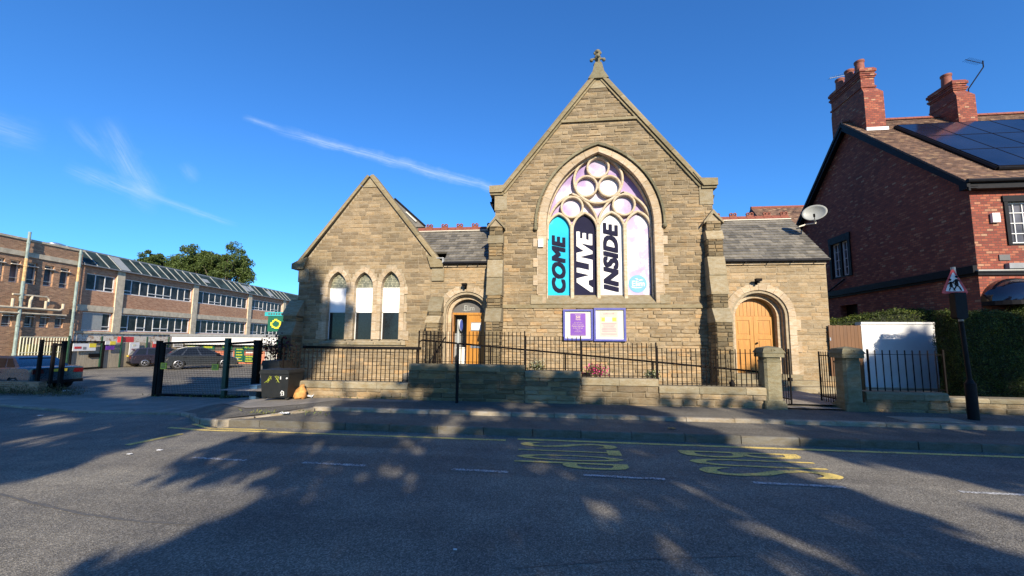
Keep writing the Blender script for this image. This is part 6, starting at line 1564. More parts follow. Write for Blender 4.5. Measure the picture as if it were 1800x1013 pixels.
# glazed slope of the roof edge
zr0, zr1 = zeave, zeave+1.25; dr = 1.3
mb = FB(); fbox(mb, sA, sE+6, -.3, .25, zeave-.1, zeave-.02); fbox(mb, sA, sE+6, -dr-.3, -dr, zr1-.05, zr1+.12); mb.prism([(0, zr0), (-dr, zr1), (-dr, zr0)], sA, sA+.1, 'YZ'); mb.build('roof_edge', M['grey'], wk)
n = int((sE-sA)/.95); rg = random.Random(8); mb = FB()
mb.add([(sA+.1, 0, zr0), (sE+4, 0, zr0), (sE+4, -dr, zr1), (sA+.1, -dr, zr1)], [(0, 1, 2, 3)]); mb.build('roof_glazing', M['roofglass'], wk)
for i in range(n+1):
    s = sA+.2+i*.95
    if rg.random() < .12: continue
    mb2 = FB(); mb2.add([(s, .03, zr0+.03), (s+.05, .03, zr0+.03), (s+.05, -dr+.03, zr1+.05), (s, -dr+.03, zr1+.05), (s, 0, zr0-.02), (s+.05, 0, zr0-.02), (s+.05, -dr, zr1-.02), (s, -dr, zr1-.02)], [(0, 1, 2, 3), (0, 4, 5, 1), (1, 5, 6, 2), (3, 7, 4, 0)]); mb2.build('roof_glazing_bar', M['dish'], wk)

mb = FB()
for i in range(n):
    if rg.random() < .16: s = sA+.3+i*.95; f0 = rg.uniform(0, .4); f1 = rg.uniform(.6, 1); mb.add([(s, -dr*f0+.02, zr0+(zr1-zr0)*f0+.03), (s+.84, -dr*f0+.02, zr0+(zr1-zr0)*f0+.03), (s+.84, -dr*f1+.02, zr0+(zr1-zr0)*f1+.03), (s, -dr*f1+.02, zr0+(zr1-zr0)*f1+.03)], [(0, 1, 2, 3)])
mb.build('replaced_pane', M['dish'], wk)
mb = FB(); fbox(mb, sA, sE+6, -9, -dr-.3, ZY, zr1-.1); mb.build('rear_block', M['concrete'], wk)
# pipes
def vpipe(px, py, z0, z1, r, m, nm='drainpipe', off=.2):
    s = fac(px, py, off)[0]; mb = FB(); mb.tube([(s, off, z0), (s, off, z1)], r, 8)
    for z in np.arange(z0+1, z1-.2, 1.9): mb.tube([(s, off, z), (s, off, z+.12)], r*1.25, 8)
    return mb.build(nm, M[m], wk, smooth=40)
ztop = fac(53, 408, .2)[1]; zmid = fac(50, 455, .2)[1]; zm2 = fac(45, 495, .2)[1]
vpipe(38, 520, ZY, zm2, .095, 'greypipe'); vpipe(38, 520, zm2, zmid, .09, 'rustpipe'); vpipe(38, 520, zmid, ztop, .08, 'greypipe')
vpipe(128, 560, ZY, fac(134, 495, .2)[1], .09, 'greypipe'); vpipe(131, 540, fac(134, 495, .2)[1], fac(137, 470, .2)[1], .085, 'rustpipe'); vpipe(131, 540, fac(137, 470, .2)[1], zpar, .085, 'greypipe')
zz = fac(60, 543, .25)[1]; sa, sb = fac(-8, 540, .25)[0], fac(110, 545, .25)[0]
mb = FB(); mb.tube([(sa, .25, zz), (sb-.2, .25, zz), (sb, .25, zz+.15), (sb, .25, zz+.5)], .085, 8)
for px in (21, 52, 80): s = fac(px, 540, .25)[0]; mb.tube([(s, .25, zz), (s, .25, zz+.6)], .075, 8)
mb.tube([(sa, .22, zz-.35), (sb+.3, .22, zz-.35)], .07, 6)
mb.build('heating_pipe', M['concrete'], wk, smooth=40)
zz = fac(55, 520, .2)[1]; sa, sb = fac(22, 520, .2)[0], fac(82, 525, .2)[0]; mb = FB(); mb.tube([(sa, .2, zz), (sb, .2, zz), (sb+.15, .2, zz-.15), (sb+.12, .2, zz-.6)], .06, 8); s = fac(54, 520, .2)[0]; mb.tube([(s+.1, .2, zz), (s, .2, zz-.55)], .08, 6); mb.build('upper_pipe', M['concrete'], wk, smooth=40)
a = fac(97, 428, -2); mb = FB(); mb.lathe((a[0], -2, zpar-.3), [(.45, 0), (.45, .5), (.6, .55), (.6, .75), (.3, .85)], 12); mb.build('roof_vent', M['alloy'], wk, smooth=40)
# yellow security cage
s0, s1 = fac(33, 610, .3)[0], fac(116, 610, .3)[0]; z0, z1 = ZY+.1, fac(75, 593, .3)[1]
t = thing('security_cage', tuple(fp((s0+s1)/2, .3, ZY)), 'pale yellow barred security cage on the factory ground floor', 'security grille'); n = 16
for i in range(n+1): mb = FB(); s = s0+(s1-s0)*i/n; mb.tube([(s, .35, z0), (s, .35, z1)], .035, 5); mb.build('bar', M['cream'], t)
mb = FB(); [mb.tube([(s0, .35, z), (s1, .35, z)], .035, 5) for z in (z0+.1, (z0+z1)/2, z1)]; mb.build('rail', M['cream'], t)
mb = FB(); fbox(mb, s0+1.2, s0+2.6, .02, .12, ZY, z1-.7); fbox(mb, s1-2.6, s1-1.5, .02, .12, ZY, z1-.5); mb.build('yellow_panel', simple('yellow_board', (.5, .42, .12), .7), t)

# timber fence on green steel posts, set in front of the works
PN = on(150, 650, Z=ZY); offF = (PN-PF).dot(nF)
def fence_pt(px, py): return fac(px, py, offF)
t = thing('yard_fence', (PN.x, PN.y, ZY), 'weathered boarded fence with green steel posts along the factory yard', 'fence')
zt = fence_pt(200, 602)[1]; sL, sR = fence_pt(120, 620)[0], fence_pt(330, 615)[0]
pxs = [183, 211, 256, 294, 330]; ss = [fence_pt(p_, 620)[0] for p_ in pxs]
allp = [sL]+ss
for a, b in zip(allp, allp[1:]):
    mb = FB(); n = max(2, round((b-a)/.15)); rg = random.Random(int(a*10))
    for i in range(n): s = a+(b-a)*i/n; fbox(mb, s+.004, s+(b-a)/n-.004, offF-.02-.012*(i % 2), offF, ZY+.03, zt-rg.uniform(0, .05), rg.random())
    mb.build('board_panel', M['fencewood'], t)
for p_ in (118, 176, 211, 256, 294): s = fence_pt(p_, 620)[0]; mb = FB(); fbox(mb, s-.04, s+.04, offF, offF+.08, ZY, zt+.45); mb.build('post', M['green'], t)
mb = FB(); s0, s1 = fence_pt(122, 620)[0], fence_pt(181, 620)[0]
for a, b, c, d in ((s0, s1, zt-.02, zt+.1), (s0, s1, ZY+.05, ZY+.15), (s1-.1, s1, ZY, zt+.1), (s0, s0+.08, ZY, zt+.1)): fbox(mb, a, b, offF+.03, offF+.1, c, d)
fbox(mb, s1-1.0, s1-.3, offF+.03, offF+.08, (ZY+zt)/2-.1, (ZY+zt)/2+.15)
mb.build('gate_frame', M['iron'], t)
def fsign(p0, p1, label, m, extra=None):
    s0, z1 = fence_pt(*p0); s1, _ = fence_pt(p1[0], p1[1]); z0 = fence_pt((p0[0]+p1[0])/2, p1[1])[1]; z1 = fence_pt((p0[0]+p1[0])/2, p0[1])[1]
    g = thing('fence_sign', tuple(fp((s0+s1)/2, offF+.1, z0)), label, 'sign', 'signs fixed to the yard fence')
    mb = FB(); fbox(mb, s0, s1, offF+.13, offF+.16, z0, z1); mb.build('sign_panel', M[m], g)
    for (u0, u1, v0, v1, mm) in (extra or []): mb = FB(); fbox(mb, s0+(s1-s0)*u0, s0+(s1-s0)*u1, offF+.161, offF+.17, z0+(z1-z0)*v0, z0+(z1-z0)*v1); mb.build('sign_print', M[mm], g)
fsign((125, 604), (164, 617), 'white banner with red and yellow print on the fence gate', 'whitevinyl', [(.7, 1, .45, 1, 'yellow'), (.06, .35, .3, .6, 'red'), (.42, .56, .2, .55, 'grey')])
fsign((182, 600), (199, 606), 'narrow white and orange sign above the purple one', 'whitevinyl', [(.45, 1, 0, 1, 'yellow')])
fsign((183, 608), (197, 615), 'small purple blue sign on the fence', 'purple')
fsign((225, 602), (240, 624), 'tall white notice on the fence behind the estate car', 'whitevinyl', [(.0, 1, 0, .06, 'red'), (.3, .6, .7, .85, 'cream'), (.2, .7, .4, .5, 'pinkink')])
fsign((266, 601), (287, 612), 'red and white sign on the fence above the estate car', 'red', [(0, 1, .7, 1, 'whitevinyl')])
fsign((302, 601), (318, 610), 'pale blue and white sign at the right end of the fence', 'whitevinyl', [(.1, .9, .2, .5, 'dish')])
s0, z0 = fence_pt(213, 601); s1, _ = fence_pt(235, 601); mb = FB(); fbox(mb, s0, s1, offF-.3, offF+.0, zt+.0, zt+.42); tag(mb.build('red_fascia', M['red']), 'dark red boarded lintel above the yard fence', 'lintel')

# ---- reception building
YG = 33.0
rb = thing('reception_building', (PX(400, 640, YG), YG, ZY), 'low orange brick garage reception with white fascia and green signs', 'building')
gx0, gx1 = PX(318, 600, YG), PX(560, 600, YG); g = lambda px, py=600: PX(px, py, YG); gzz = lambda py, px=400: PZ(px, py, YG)
zT = gzz(590); zF = gzz(606); openings = []
for a, b, ya in ((330, 349, 613), (362, 380, 612), (399, 411, 612), (432, 446, 612), (466, 488, 605)): openings.append((g(a), g(b), gzz(ya), ya == 605 or a == 432))
hs2 = []
for i, (a, b, c, win_) in enumerate(openings): zlo = (ZY+.95) if win_ and i == 3 else ZY+.02; hs2.append([(a, zlo), (b, zlo), (b, c), (a, c)])
mb = MB(); mb.prism([(gx0, ZY), (gx1, ZY), (gx1, zF+.2), (gx0, zF+.2)], YG, YG+.3, holes=hs2); mb.build('brick_wall', M['garagebrick'], rb)
for i, h_ in enumerate(hs2):
    (a, z0), (b, _), (_, z1), _ = h_; f = casement(rb, lambda u, d, z: (u, YG+.15-d, z), a, b, z0, z1, 2 if i in (1, 3) else 1, 1, 'white', 'glassgrey', .08, .12)
    if i in (0, 2, 4): mb = MB(); mb.box(a+.12, b-.12, YG+.1, YG+.12, z0+.1, z0+(z1-z0)*(.4 if i < 4 else .9)); mb.build('door_panel', M['white'] if i < 4 else M['dish'], rb)
mb = MB(); mb.box(gx0-.4, gx1, YG-.5, YG+.35, zF, zT-.12); mb.build('fascia', M['whitevinyl'], rb)
mb = MB(); mb.box(gx0-.5, gx1, YG-.6, YG+8, zT-.12, zT+.1); mb.build('flat_roof', M['grey'], rb)
mb = MB(); mb.box(gx0, gx1, YG-.02, YG, gzz(617), zF); mb.build('dark_wall_band', M['tym'], rb)  # dark band across the wall directly below the fascia
def gsign(px0, px1, py0, py1, label, txt=None, fill=.8, m='signgreen', Y=YG-.05, cat='sign'):
    x0, x1, z0, z1 = PX(px0, py0, Y), PX(px1, py0, Y), PZ(px0, py1, Y), PZ(px0, py0, Y); t = thing('shop_sign', ((x0+x1)/2, Y, z0), label, cat, 'green and yellow garage signs')
    mb = MB(); mb.box(x0, x1, Y-.05, Y, z0, z1); mb.build('sign_panel', M[m], t); mb = MB(); w_ = x1-x0; h_ = z1-z0
    if isinstance(txt, str): fit_text(mb, txt, on_front(x0+w_*(1-fill)/2, x1-w_*(1-fill)/2, z0+h_*.2, z1-h_*.2, Y-.052), bold=.015)
    elif txt:
        for k in range(txt): mb.box(x0+w_*.15, x1-w_*(.15+.1*(k % 2)), Y-.06, Y-.051, z0+h_*(k+.3)/txt, z0+h_*(k+.7)/txt)
    mb.build('sign_lettering', M['yprint'], t); return t
gsign(325, 348, 606, 613, 'green sign above the leftmost reception door', 1); gsign(356, 378, 607, 614, 'green and yellow sign above the second doorway', 1)
gsign(391, 409, 607, 614, 'green Reception sign above the white door', 'Reception'); gsign(427, 450, 606, 614, 'dark sign reading Air Con above the window', 'Air Con', .7)
gsign(414, 430, 612, 636, 'tall green sign with yellow lines between door and window', 5); gsign(430, 448, 625, 637, 'green and yellow sign below the reception window', 3)
gsign(466, 480, 604, 610, 'small green sign near the reception entrance', 1)
gsign(488, 510, 598, 610, 'green sign starting Ty at the end of the white fascia', 'Tyres', .8, Y=YG-.55)
Yt_ = YG-.3; t = thing('roof_sign', (g(489, 580), Yt_, zT+.1), 'green sign with yellow engine symbol and turquoise header on the flat roof', 'sign')
x0, x1, z0, z1 = PX(472, 570, Yt_), PX(512, 570, Yt_), PZ(485, 583, Yt_), PZ(485, 556, Yt_); zh = PZ(485, 549, Yt_)
mb = MB(); mb.box(x0, x1, Yt_-.1, Yt_, z0, z1); mb.build('sign_panel', M['signgreen'], t)
mb = MB(); mb.box(x0-.3, x1, Yt_-.16, Yt_+.02, z1, zh); mb.build('header_board', M['turq'], t)
mb = MB(); cx, cz = PX(486.5, 570, Yt_), (z0+z1)/2; u = (z1-z0)*.5
pts = [(-.75, -.25), (-.55, -.25), (-.55, -.5), (-.3, -.5), (-.15, -.62), (.45, -.62), (.45, -.4), (.7, -.4), (.7, .3), (.45, .3), (.45, .45), (.15, .45), (.15, .62), (-.25, .62), (-.25, .45), (-.5, .45), (-.5, .2), (-.75, .2)]
mb.prism([(cx+a*u*1.0, cz+b*u) for a, b in pts], Yt_-.13, Yt_-.101, holes=[[(cx+a*u*.68, cz+b*u*.68) for a, b in pts]]); mb.build('engine_symbol', M['yellow'], t)
mb = MB(); 
for k in range(9): a = x0+(x1-x0)*(k+.2)/9; mb.box(a, a+(x1-x0)*.06, Yt_-.17, Yt_-.161, z1+(zh-z1)*.3, z1+(zh-z1)*.75)
mb.build('header_lettering', M['tym'], t)
# dark red leaved shrub between the bins and the buttress
plant(485, 612, 13.0, .5, ['redleaf', 'redleaf'], 'red_leaved_shrub', 'dark red leaved shrub hanging over the rail left of the church', False, 260, .07, 1.0, 12, 'shrub', zb=0)
a, b = PX(459, 620, 12.6), PX(494, 620, 12.6)
railing(a, b, gz(a)+.05, PZ(478, 596, 12.6), 'short black railing behind the wheelie bins', .2, Y=12.6, group=None)

# ---- cars
def car(name, label, pos, yaw, paint, L, W_, prof, belt, roof, wheel_r=.33, group='cars parked in the yard'):
    """prof: lower body top edge from tail to nose (x, z); belt: greenhouse base (x, z); roof: greenhouse outline from tail to nose"""
    t = thing(name, tuple(pos), label, 'car', group, yaw); hw = W_/2; ax = (L*.19, L*.80)
    low = []
    for xc in ax[::-1]: low += [(xc+(wheel_r+.05)*math.cos(a), .28+(wheel_r+.05)*math.sin(a)*1.0) for a in [R0(q) for q in range(0, 181, 20)]]
    poly = [(0.02, .3)]+prof+[(L-.02, .28)]+[(x, max(z, .2)) for x, z in low]
    poly = [(x-L/2, z) for x, z in poly]; zmax = max(z for _, z in prof)
    def inset(k, dz): return [(x*(1-k), z-(dz if z > .6 else 0)) for x, z in poly]
    mb = MB(); n = len(poly); secs = [(-hw, inset(.035, .07)), (-hw+.05, inset(.012, .025)), (-hw+.16, poly), (hw-.16, poly), (hw-.05, inset(.012, .025)), (hw, inset(.035, .07))]
    vs = [(x, y, z) for y, pl in secs for x, z in pl]; fs = [(i*n+k, i*n+(k+1) % n, (i+1)*n+(k+1) % n, (i+1)*n+k) for i in range(len(secs)-1) for k in range(n)]
    tri = tessellate_polygon([[Vector((x, z, 0)) for x, z in secs[0][1]]])
    fs += [tuple(q) for q in tri]+[tuple(q[::-1]+() if False else (q[2]+(len(secs)-1)*n, q[1]+(len(secs)-1)*n, q[0]+(len(secs)-1)*n)) for q in tri]
    mb.add(vs, fs); o = mb.build('body', M[paint], t, local=True, smooth=35)
    G = [(x-L/2, z) for x, z in belt[:1]+roof+belt[1:]]; zr = max(z for _, z in G); zb = min(z for _, z in G)
    def yy(z): return hw-.06-(z-zb)/(zr-zb)*.22
    mb = MB(); n = len(G); vs = [(x, -yy(z), z) for x, z in G]+[(x, yy(z), z) for x, z in G]; fs = [(k, (k+1) % n, (k+1) % n+n, k+n) for k in range(n)]; tri = tessellate_polygon([[Vector((x, z, 0)) for x, z in G]]); fs += [tuple(q) for q in tri]+[tuple(i+n for i in q[::-1]) for q in tri]
    mb.add(vs, fs); mb.build('roof', M[paint], t, local=True, smooth=30)
    # glass
    cxg = sum(x for x, _ in G)/n
    xr0, xr1 = roof[0][0]-L/2, roof[-1][0]-L/2; bx0, bx1 = belt[0][0]-L/2, belt[1][0]-L/2; zt = zr-.1; zbb = zb+.05
    def lerpx(zv, a, b, za, zc): return a+(b-a)*(zv-za)/(zc-za)
    zr_t = roof[0][1]; zf_t = roof[-1][1]
    L0 = lambda z: lerpx(z, bx0, xr0, zb, zr_t); L1 = lambda z: lerpx(z, bx1, xr1, zb, zf_t)
    cuts = [.12, .36, .66, .93]; 
    for s in (-1, 1):
        for k in range(3):
            def q(f, z): a, b = L0(z)+.14, L1(z)-.1; return (a+(b-a)*f, s*(yy(z)+.006), z)
            f0, f1 = (0, .22, .26, .60, .64, 1)[k*2:k*2+2]; mb = MB(); mb.add([q(f0, zbb), q(f1, zbb), q(f1, zt), q(f0, zt)], [(0, 1, 2, 3)]); mb.build('side_window', M['carglass'], t, local=True)
    for e, (bx_, rx_, z_t) in enumerate(((bx0, xr0, zr_t), (bx1, xr1, zf_t))):
        sg = -1 if e == 0 else 1; f0, f1 = .12, .92
        pts = []
        for f, ss in ((f0, -1), (f0, 1), (f1, 1), (f1, -1)): z = zb+(z_t-zb)*f; pts.append((bx_+(rx_-bx_)*f+sg*.012, ss*(yy(z)-.09), z+.008))
        mb = MB(); mb.add(pts, [(0, 1, 2, 3)]); mb.build('rear_window' if e == 0 else 'windscreen', M['carglass'], t, local=True)
    for xc in ax:
        for s in (-1, 1):
            x = xc-L/2; y = s*(hw-.11)
            Wt = MB(); Wt.lathe((x, y, wheel_r), [(wheel_r*.62, -.1), (wheel_r*.95, -.1), (wheel_r, -.07), (wheel_r, .07), (wheel_r*.95, .1), (wheel_r*.62, .1), (wheel_r*.62, -.1)], 22, 'Y', caps=False); Wt.lathe((x, y, wheel_r), [(wheel_r*.64, -.02), (wheel_r*.64, .02)], 18, 'Y'); wo = Wt.build('wheel', M['rubber'], t, local=True, smooth=40)
            rm = MB(); rm.xf = Matrix.Translation((0, 0, 0)); rm.lathe((x, y+s*.1, wheel_r), [(.03, -.01), (.06, .012), (.05, .02)], 10, 'Y')
            for k in range(5):
                a = 2*math.pi*k/5+.3; rm.add([(x+math.cos(a-.22)*.05, y+s*.1, wheel_r+math.sin(a-.22)*.05), (x+math.cos(a+.22)*.05, y+s*.1, wheel_r+math.sin(a+.22)*.05), (x+math.cos(a+.16)*wheel_r*.64, y+s*.105, wheel_r+math.sin(a+.16)*wheel_r*.64), (x+math.cos(a-.16)*wheel_r*.64, y+s*.105, wheel_r+math.sin(a-.16)*wheel_r*.64)], [(0, 1, 2, 3)])
            rm.lathe((x, y+s*.1, wheel_r), [(wheel_r*.58, 0), (wheel_r*.66, .004), (wheel_r*.68, -.01), (wheel_r*.58, -.02)], 20, 'Y', caps=False)
            r_ = rm.build('rim', M['alloy'], t, local=True)
            mw = MB(); mw.lathe((x, s*(hw-.3), wheel_r), [(.05, -.05), (wheel_r+.04, -.05), (wheel_r+.04, .12), (.05, .12)], 16, 'Y'); mw.build('wheel_well', M['blackpaint'], t, local=True)
    zt_l = prof[1][1]-.06
    for s in (-1, 1):
        mb = MB(); mb.add([(-L/2-.012, s*(hw-.42), zt_l-.16), (-L/2-.012, s*(hw-.07), zt_l-.18), (-L/2+.0, s*(hw-.07), zt_l), (-L/2, s*(hw-.38), zt_l), (-L/2+.3, s*(hw+.004), zt_l-.02), (-L/2+.2, s*(hw+.004), zt_l-.2)], [(0, 1, 2, 3), (1, 5, 4, 2)]); mb.build('tail_light', M['taillight'], t, local=True)
        mb = MB(); mb.box(L/2-.12, L/2-.0, s*(hw-.1), s*(hw-.45), .6, .74); mb.build('headlight', M['dish'], t, local=True)
        mb = MB(); mb.box(bx1-.35, bx1-.18, s*(hw-.02), s*(hw+.16), zb+.02, zb+.16); mb.build('wing_mirror', M['blackpaint'], t, local=True)
    mb = MB(); mb.box(-L/2-.02, -L/2+.0, -.26, .26, .78, .89); mb.build('number_plate', M['plate'], t, local=True)
    mb = MB(); mb.box(-L/2-.03, -L/2+.25, -hw+.05, hw-.05, .3, .42); mb.box(L/2-.25, L/2+.02, -hw+.05, hw-.05, .26, .4); mb.build('bumper_trim', M['blackpaint'], t, local=True)
    mb = MB()
    for f in (.3, .62): x = bx0+(bx1-bx0)*f; [mb.box(x-.004, x+.004, s*(hw-.03), s*(hw-.0), .35, zb-.05) for s in (-1, 1)]; [mb.box(x+.05, x+.2, s*(hw-.0), s*(hw+.02), zb-.14, zb-.11) for s in (-1, 1)]
    mb.build('door_handle', M['blackpaint'], t, local=True)
    return t
ca = on(352, 647.5, Z=ZY); car('parked_car', 'dark grey crossover car parked by the garage reception', (ca.x, ca.y, ZY), R0(50), 'cargrey', 4.4, 1.82,
    [(0, .55), (.03, .92), (.25, 1.02), (1.0, 1.03), (3.2, .98), (3.9, .9), (4.3, .75), (4.4, .5)], [(.12, 1.0), (3.35, .97)], [(.75, 1.44), (1.3, 1.59), (2.0, 1.6), (2.5, 1.48)], .38)
ca = on(287, 643, Z=ZY); car('parked_car', 'dark purple estate car partly hidden behind the grey crossover', (ca.x, ca.y, ZY), R0(62), 'cardark', 4.4, 1.8,
    [(0, .5), (.02, .88), (.1, .95), (1.0, .97), (3.1, .92), (3.9, .82), (4.3, .68), (4.4, .45)], [(.06, .93), (3.3, .9)], [(.4, 1.42), (1.0, 1.48), (2.1, 1.47), (2.5, 1.4)], .32)
rr = on(98, 686, Z=ZY); yw_ = R0(176); hv = Vector((math.cos(yw_), math.sin(yw_), 0)); cc = rr+hv*2.2
car('parked_car', 'blue saloon car at the left edge behind the gate posts', (cc.x, cc.y, ZY), yw_, 'carblue', 4.5, 1.78,
    [(0, .5), (.02, .95), (.2, 1.0), (.85, 1.0), (3.1, .92), (3.9, .84), (4.35, .68), (4.5, .45)], [(.75, .98), (3.3, .9)], [(1.35, 1.36), (1.8, 1.42), (2.4, 1.42), (2.6, 1.38)], .31)

# ---- mesh gates and gate posts
def gpost(px, pyb, pyt, z, r, parent, nm='post', m='iron'):
    a = on(px, pyb, Z=z); zt = PZ(px, pyt, a.y); mb = MB(); mb.box(a.x-r, a.x+r, a.y-r, a.y+r, z, zt); mb.box(a.x-r*1.15, a.x+r*1.15, a.y-r*1.15, a.y+r*1.15, zt, zt+.02); mb.build(nm, M[m], parent); return Vector((a.x, a.y, zt))
zg = -.3
t = thing('mesh_gate', tuple(on(330, 697, Z=zg)), 'black framed wire mesh gate with green centre post across the yard entrance', 'gate')
g0 = on(281, 696, Z=zg+.03); g1 = on(452, 696, Z=zg+.12); g0.z = g1.z = zg+.1
ztg = PZ(300, 603.5, g0.y); zt1 = PZ(450, 600, g1.y)
def gl_(f, z): p = g0.lerp(g1, f); return Vector((p.x, p.y, z))
zb_g = zg+.02
for f0, f1, nm in ((0, .655, 'frame'), (.675, .985, 'frame')):
    mb = MB(); mb.tube([gl_(f0, zb_g+.05), gl_(f1, zb_g+.05)], .05, 6); mb.tube([gl_(f0, ztg), gl_(f1, zt1-.02)], .045, 6); mb.tube([gl_(f0, zb_g), gl_(f0, ztg)], .035, 6); mb.tube([gl_(f1, zb_g), gl_(f1, zt1)], .035, 6); mb.build(nm, M['iron'], t)
    mb = MB(); n = int((f1-f0)*62)
    for i in range(n): f = f0+(f1-f0)*i/n; p = gl_(f, zb_g+.05); mb.tube([p, gl_(f, ztg)], .0045, 4, caps=False)
    for i in range(26): z = zb_g+.05+(ztg-zb_g-.05)*i/26; mb.tube([gl_(f0, z), gl_(f1, z)], .0045, 4, caps=False)
    mb.build('wire_mesh', M['iron'], t)
mb = MB(); p = gl_(.665, 0); mb.box(p.x-.07, p.x+.07, p.y-.07, p.y+.07, zb_g-.05, zt1+.1); mb.build('centre_post', M['green'], t)
tg = thing('gate_post', tuple(on(276, 697, Z=zg)), 'pair of thick black posts at the left end of the mesh gate', 'gate post')
gpost(272, 696, 600, zg, .07, tg); gpost(278.5, 697, 603, zg, .055, tg)
tg = thing('gate_post', tuple(on(450, 699, Z=zg+.1)), 'leaning thick black post at the right end of the mesh gate', 'gate post')
gpost(447, 699, 599, zg+.12, .09, tg)
def gatesign(f, py0, py1, wd, label):
    z1, z0 = PZ(290+170*f, py0, g0.y), PZ(290+170*f, py1, g0.y); p = gl_(f, z0); mb = MB(); mb.box(p.x-wd/2, p.x+wd/2, p.y-.08, p.y-.05, z0, z1); g_ = tag(mb.build('warning_sign', M['yellow']), label, 'sign', 'yellow signs on the mesh gate')
    mb = MB(); [mb.box(p.x-wd*.36, p.x+wd*.3, p.y-.084, p.y-.0805, z0+(z1-z0)*q, z0+(z1-z0)*(q+.08)) for q in (.2, .4, .6, .78)]; o = mb.build('sign_print', M['tym'], g_, local=True); o.location = o.location-g_.location
gatesign(.03, 638, 649, .22, 'yellow sign at the left end of the mesh gate'); gatesign(.57, 640, 651, .25, 'yellow sign on the mesh gate beside the green post')
# left entrance posts
zl = -.42; tl = thing('entrance_gate', tuple(on(85, 690, Z=zl)), 'black steel entrance gate frame standing open before the blue car', 'gate')
P1 = gpost(63, 689, 598, zl, .05, tl); P2 = gpost(86, 690, 604, zl, .045, tl); P3 = gpost(103, 691, 600, zl, .06, tl)
mb = MB(); a = Vector((P2.x, P2.y, P2.z-.05)); b = Vector((P3.x, P3.y, P2.z-.05)); mb.tube([a, b], .05, 6); mb.build('top_rail', M['iron'], tl)
q = on(57, 596.5, Y=P1.y+3); q2 = on(118, 597.5, Y=P1.y+3); mb = MB(); mb.tube([P1-Vector((0, 0, .05)), P3-Vector((0, 0, .0))], .02, 6); mb.build('upper_rail', M['iron'], tl)
# low wall with weeds
a = on(-60, 694, Z=zl); b = on(60, 692, Z=zl); mb = MB(); t = thing('low_wall', (b.x-3, b.y, zl), 'low dark brick wall overgrown with dry weeds before the blue car', 'wall')
mb.box(b.x-12, b.x, b.y+.1, b.y+.35, zl-.1, zl+.42); mb.build('brickwork', M['facbrick'], t)
rgn = np.random.default_rng(5); P = np.stack([rgn.uniform(b.x-11, b.x+2.0, 9000), b.y+rgn.normal(size=9000)*.22-.05, zl+np.abs(rgn.normal(size=9000))*.15], 1); o = quads_obj('weeds', leaf_quads(P, .08, rgn, up=1.5, aspect=.2), rgn.random(9000), M['dryweed']); tag(o, kind='stuff')
P = []
for (px, py, z, n, w_) in ((395, 699, -.25, 260, .8), (275, 697, -.3, 60, .15), (300, 698, -.3, 40, .5), (1060, 701, .9, 0, 0), (460, 727, .16, 50, .2), (535, 728, .18, 40, .3), (1290, 717, .2, 60, .6), (700, 703, .2, 60, .8)):
    c = on(px, py, Z=z)
    for i in range(n): P.append((c.x+rgn.normal()*w_, c.y+rgn.normal()*.06, c.z+abs(rgn.normal())*.05))
P = np.array(P); tag(quads_obj('weed_tufts', leaf_quads(P, .07, rgn, up=1.5, aspect=.3), rgn.random(len(P)), M['weed']), kind='stuff')

# ============================================================ TREES
def tree(name, label, c, zb, H, rad, n, lsz, seed, mat='treeleaf', group=None, lobes=None, clumps=40):
    rg = np.random.default_rng(seed); t = thing(name, (c[0], c[1], zb), label, 'tree', group)
    vr = min(H*.37, rad*1.1); zc = zb+H-vr*1.08; cen = []
    for i in range(clumps):
        v_ = rg.normal(size=3); v_ /= np.linalg.norm(v_); rr = rg.uniform(.1, 1)**.5
        cen.append((c[0]+v_[0]*rad*rr, c[1]+v_[1]*rad*rr*.9, zc+v_[2]*vr*rr))
    cen = np.array(cen); rs = rg.uniform(.15, .3, clumps)*rad
    k = rg.integers(0, clumps, n); d = rg.normal(size=(n, 3)); d /= np.linalg.norm(d, axis=1)[:, None]; P = cen[k]+d*rs[k][:, None]*(rg.random((n, 1))**.4)*np.array([1, 1, .75])
    tn = np.clip(rg.normal(.5, .2, n)+(rs[k]/rad-.25), 0, 1); quads_obj('crown', leaf_quads(P, lsz, rg), tn, M[mat], t)
    mb = MB(); r0 = H*.02; mb.tube([(c[0], c[1], zb), (c[0]+.02*H, c[1], zb+H*.3), (c[0], c[1], zb+H*.7)], r0, 8, r2=r0*.35)
    for i in range(0, clumps, 4): q = cen[i]; mb.tube([(c[0], c[1], zb+H*.3), ((c[0]+q[0])/2, (c[1]+q[1])/2, (zb+H*.35+q[2])/2-.2), tuple(q)], r0*.4, 5, r2=r0*.1)
    mb.build('trunk', M['bark'], t); return t
for px, top, Y, rad, seed, lb in ((266, 441, 78, 3.7, 1, 'small rounded tree showing above the factory roof at left'), (294, 444, 82, 3.9, 5, 'second small rounded tree above the factory roof'), (343, 431, 78, 4.6, 2, 'broad tree in the middle of the group above the factory roof'), (371, 440, 84, 4.2, 6, 'dark tree crown between the two tallest trees above the roof'), (405, 428, 80, 5.2, 3, 'tallest tree, rightmost of the group above the factory roof')):
    c = on(px, top, Y=Y); tree('tree', lb, (c.x, c.y), -.4, c.z+.4, rad, 20000, .4, seed, clumps=110, group='trees above the factory roof')

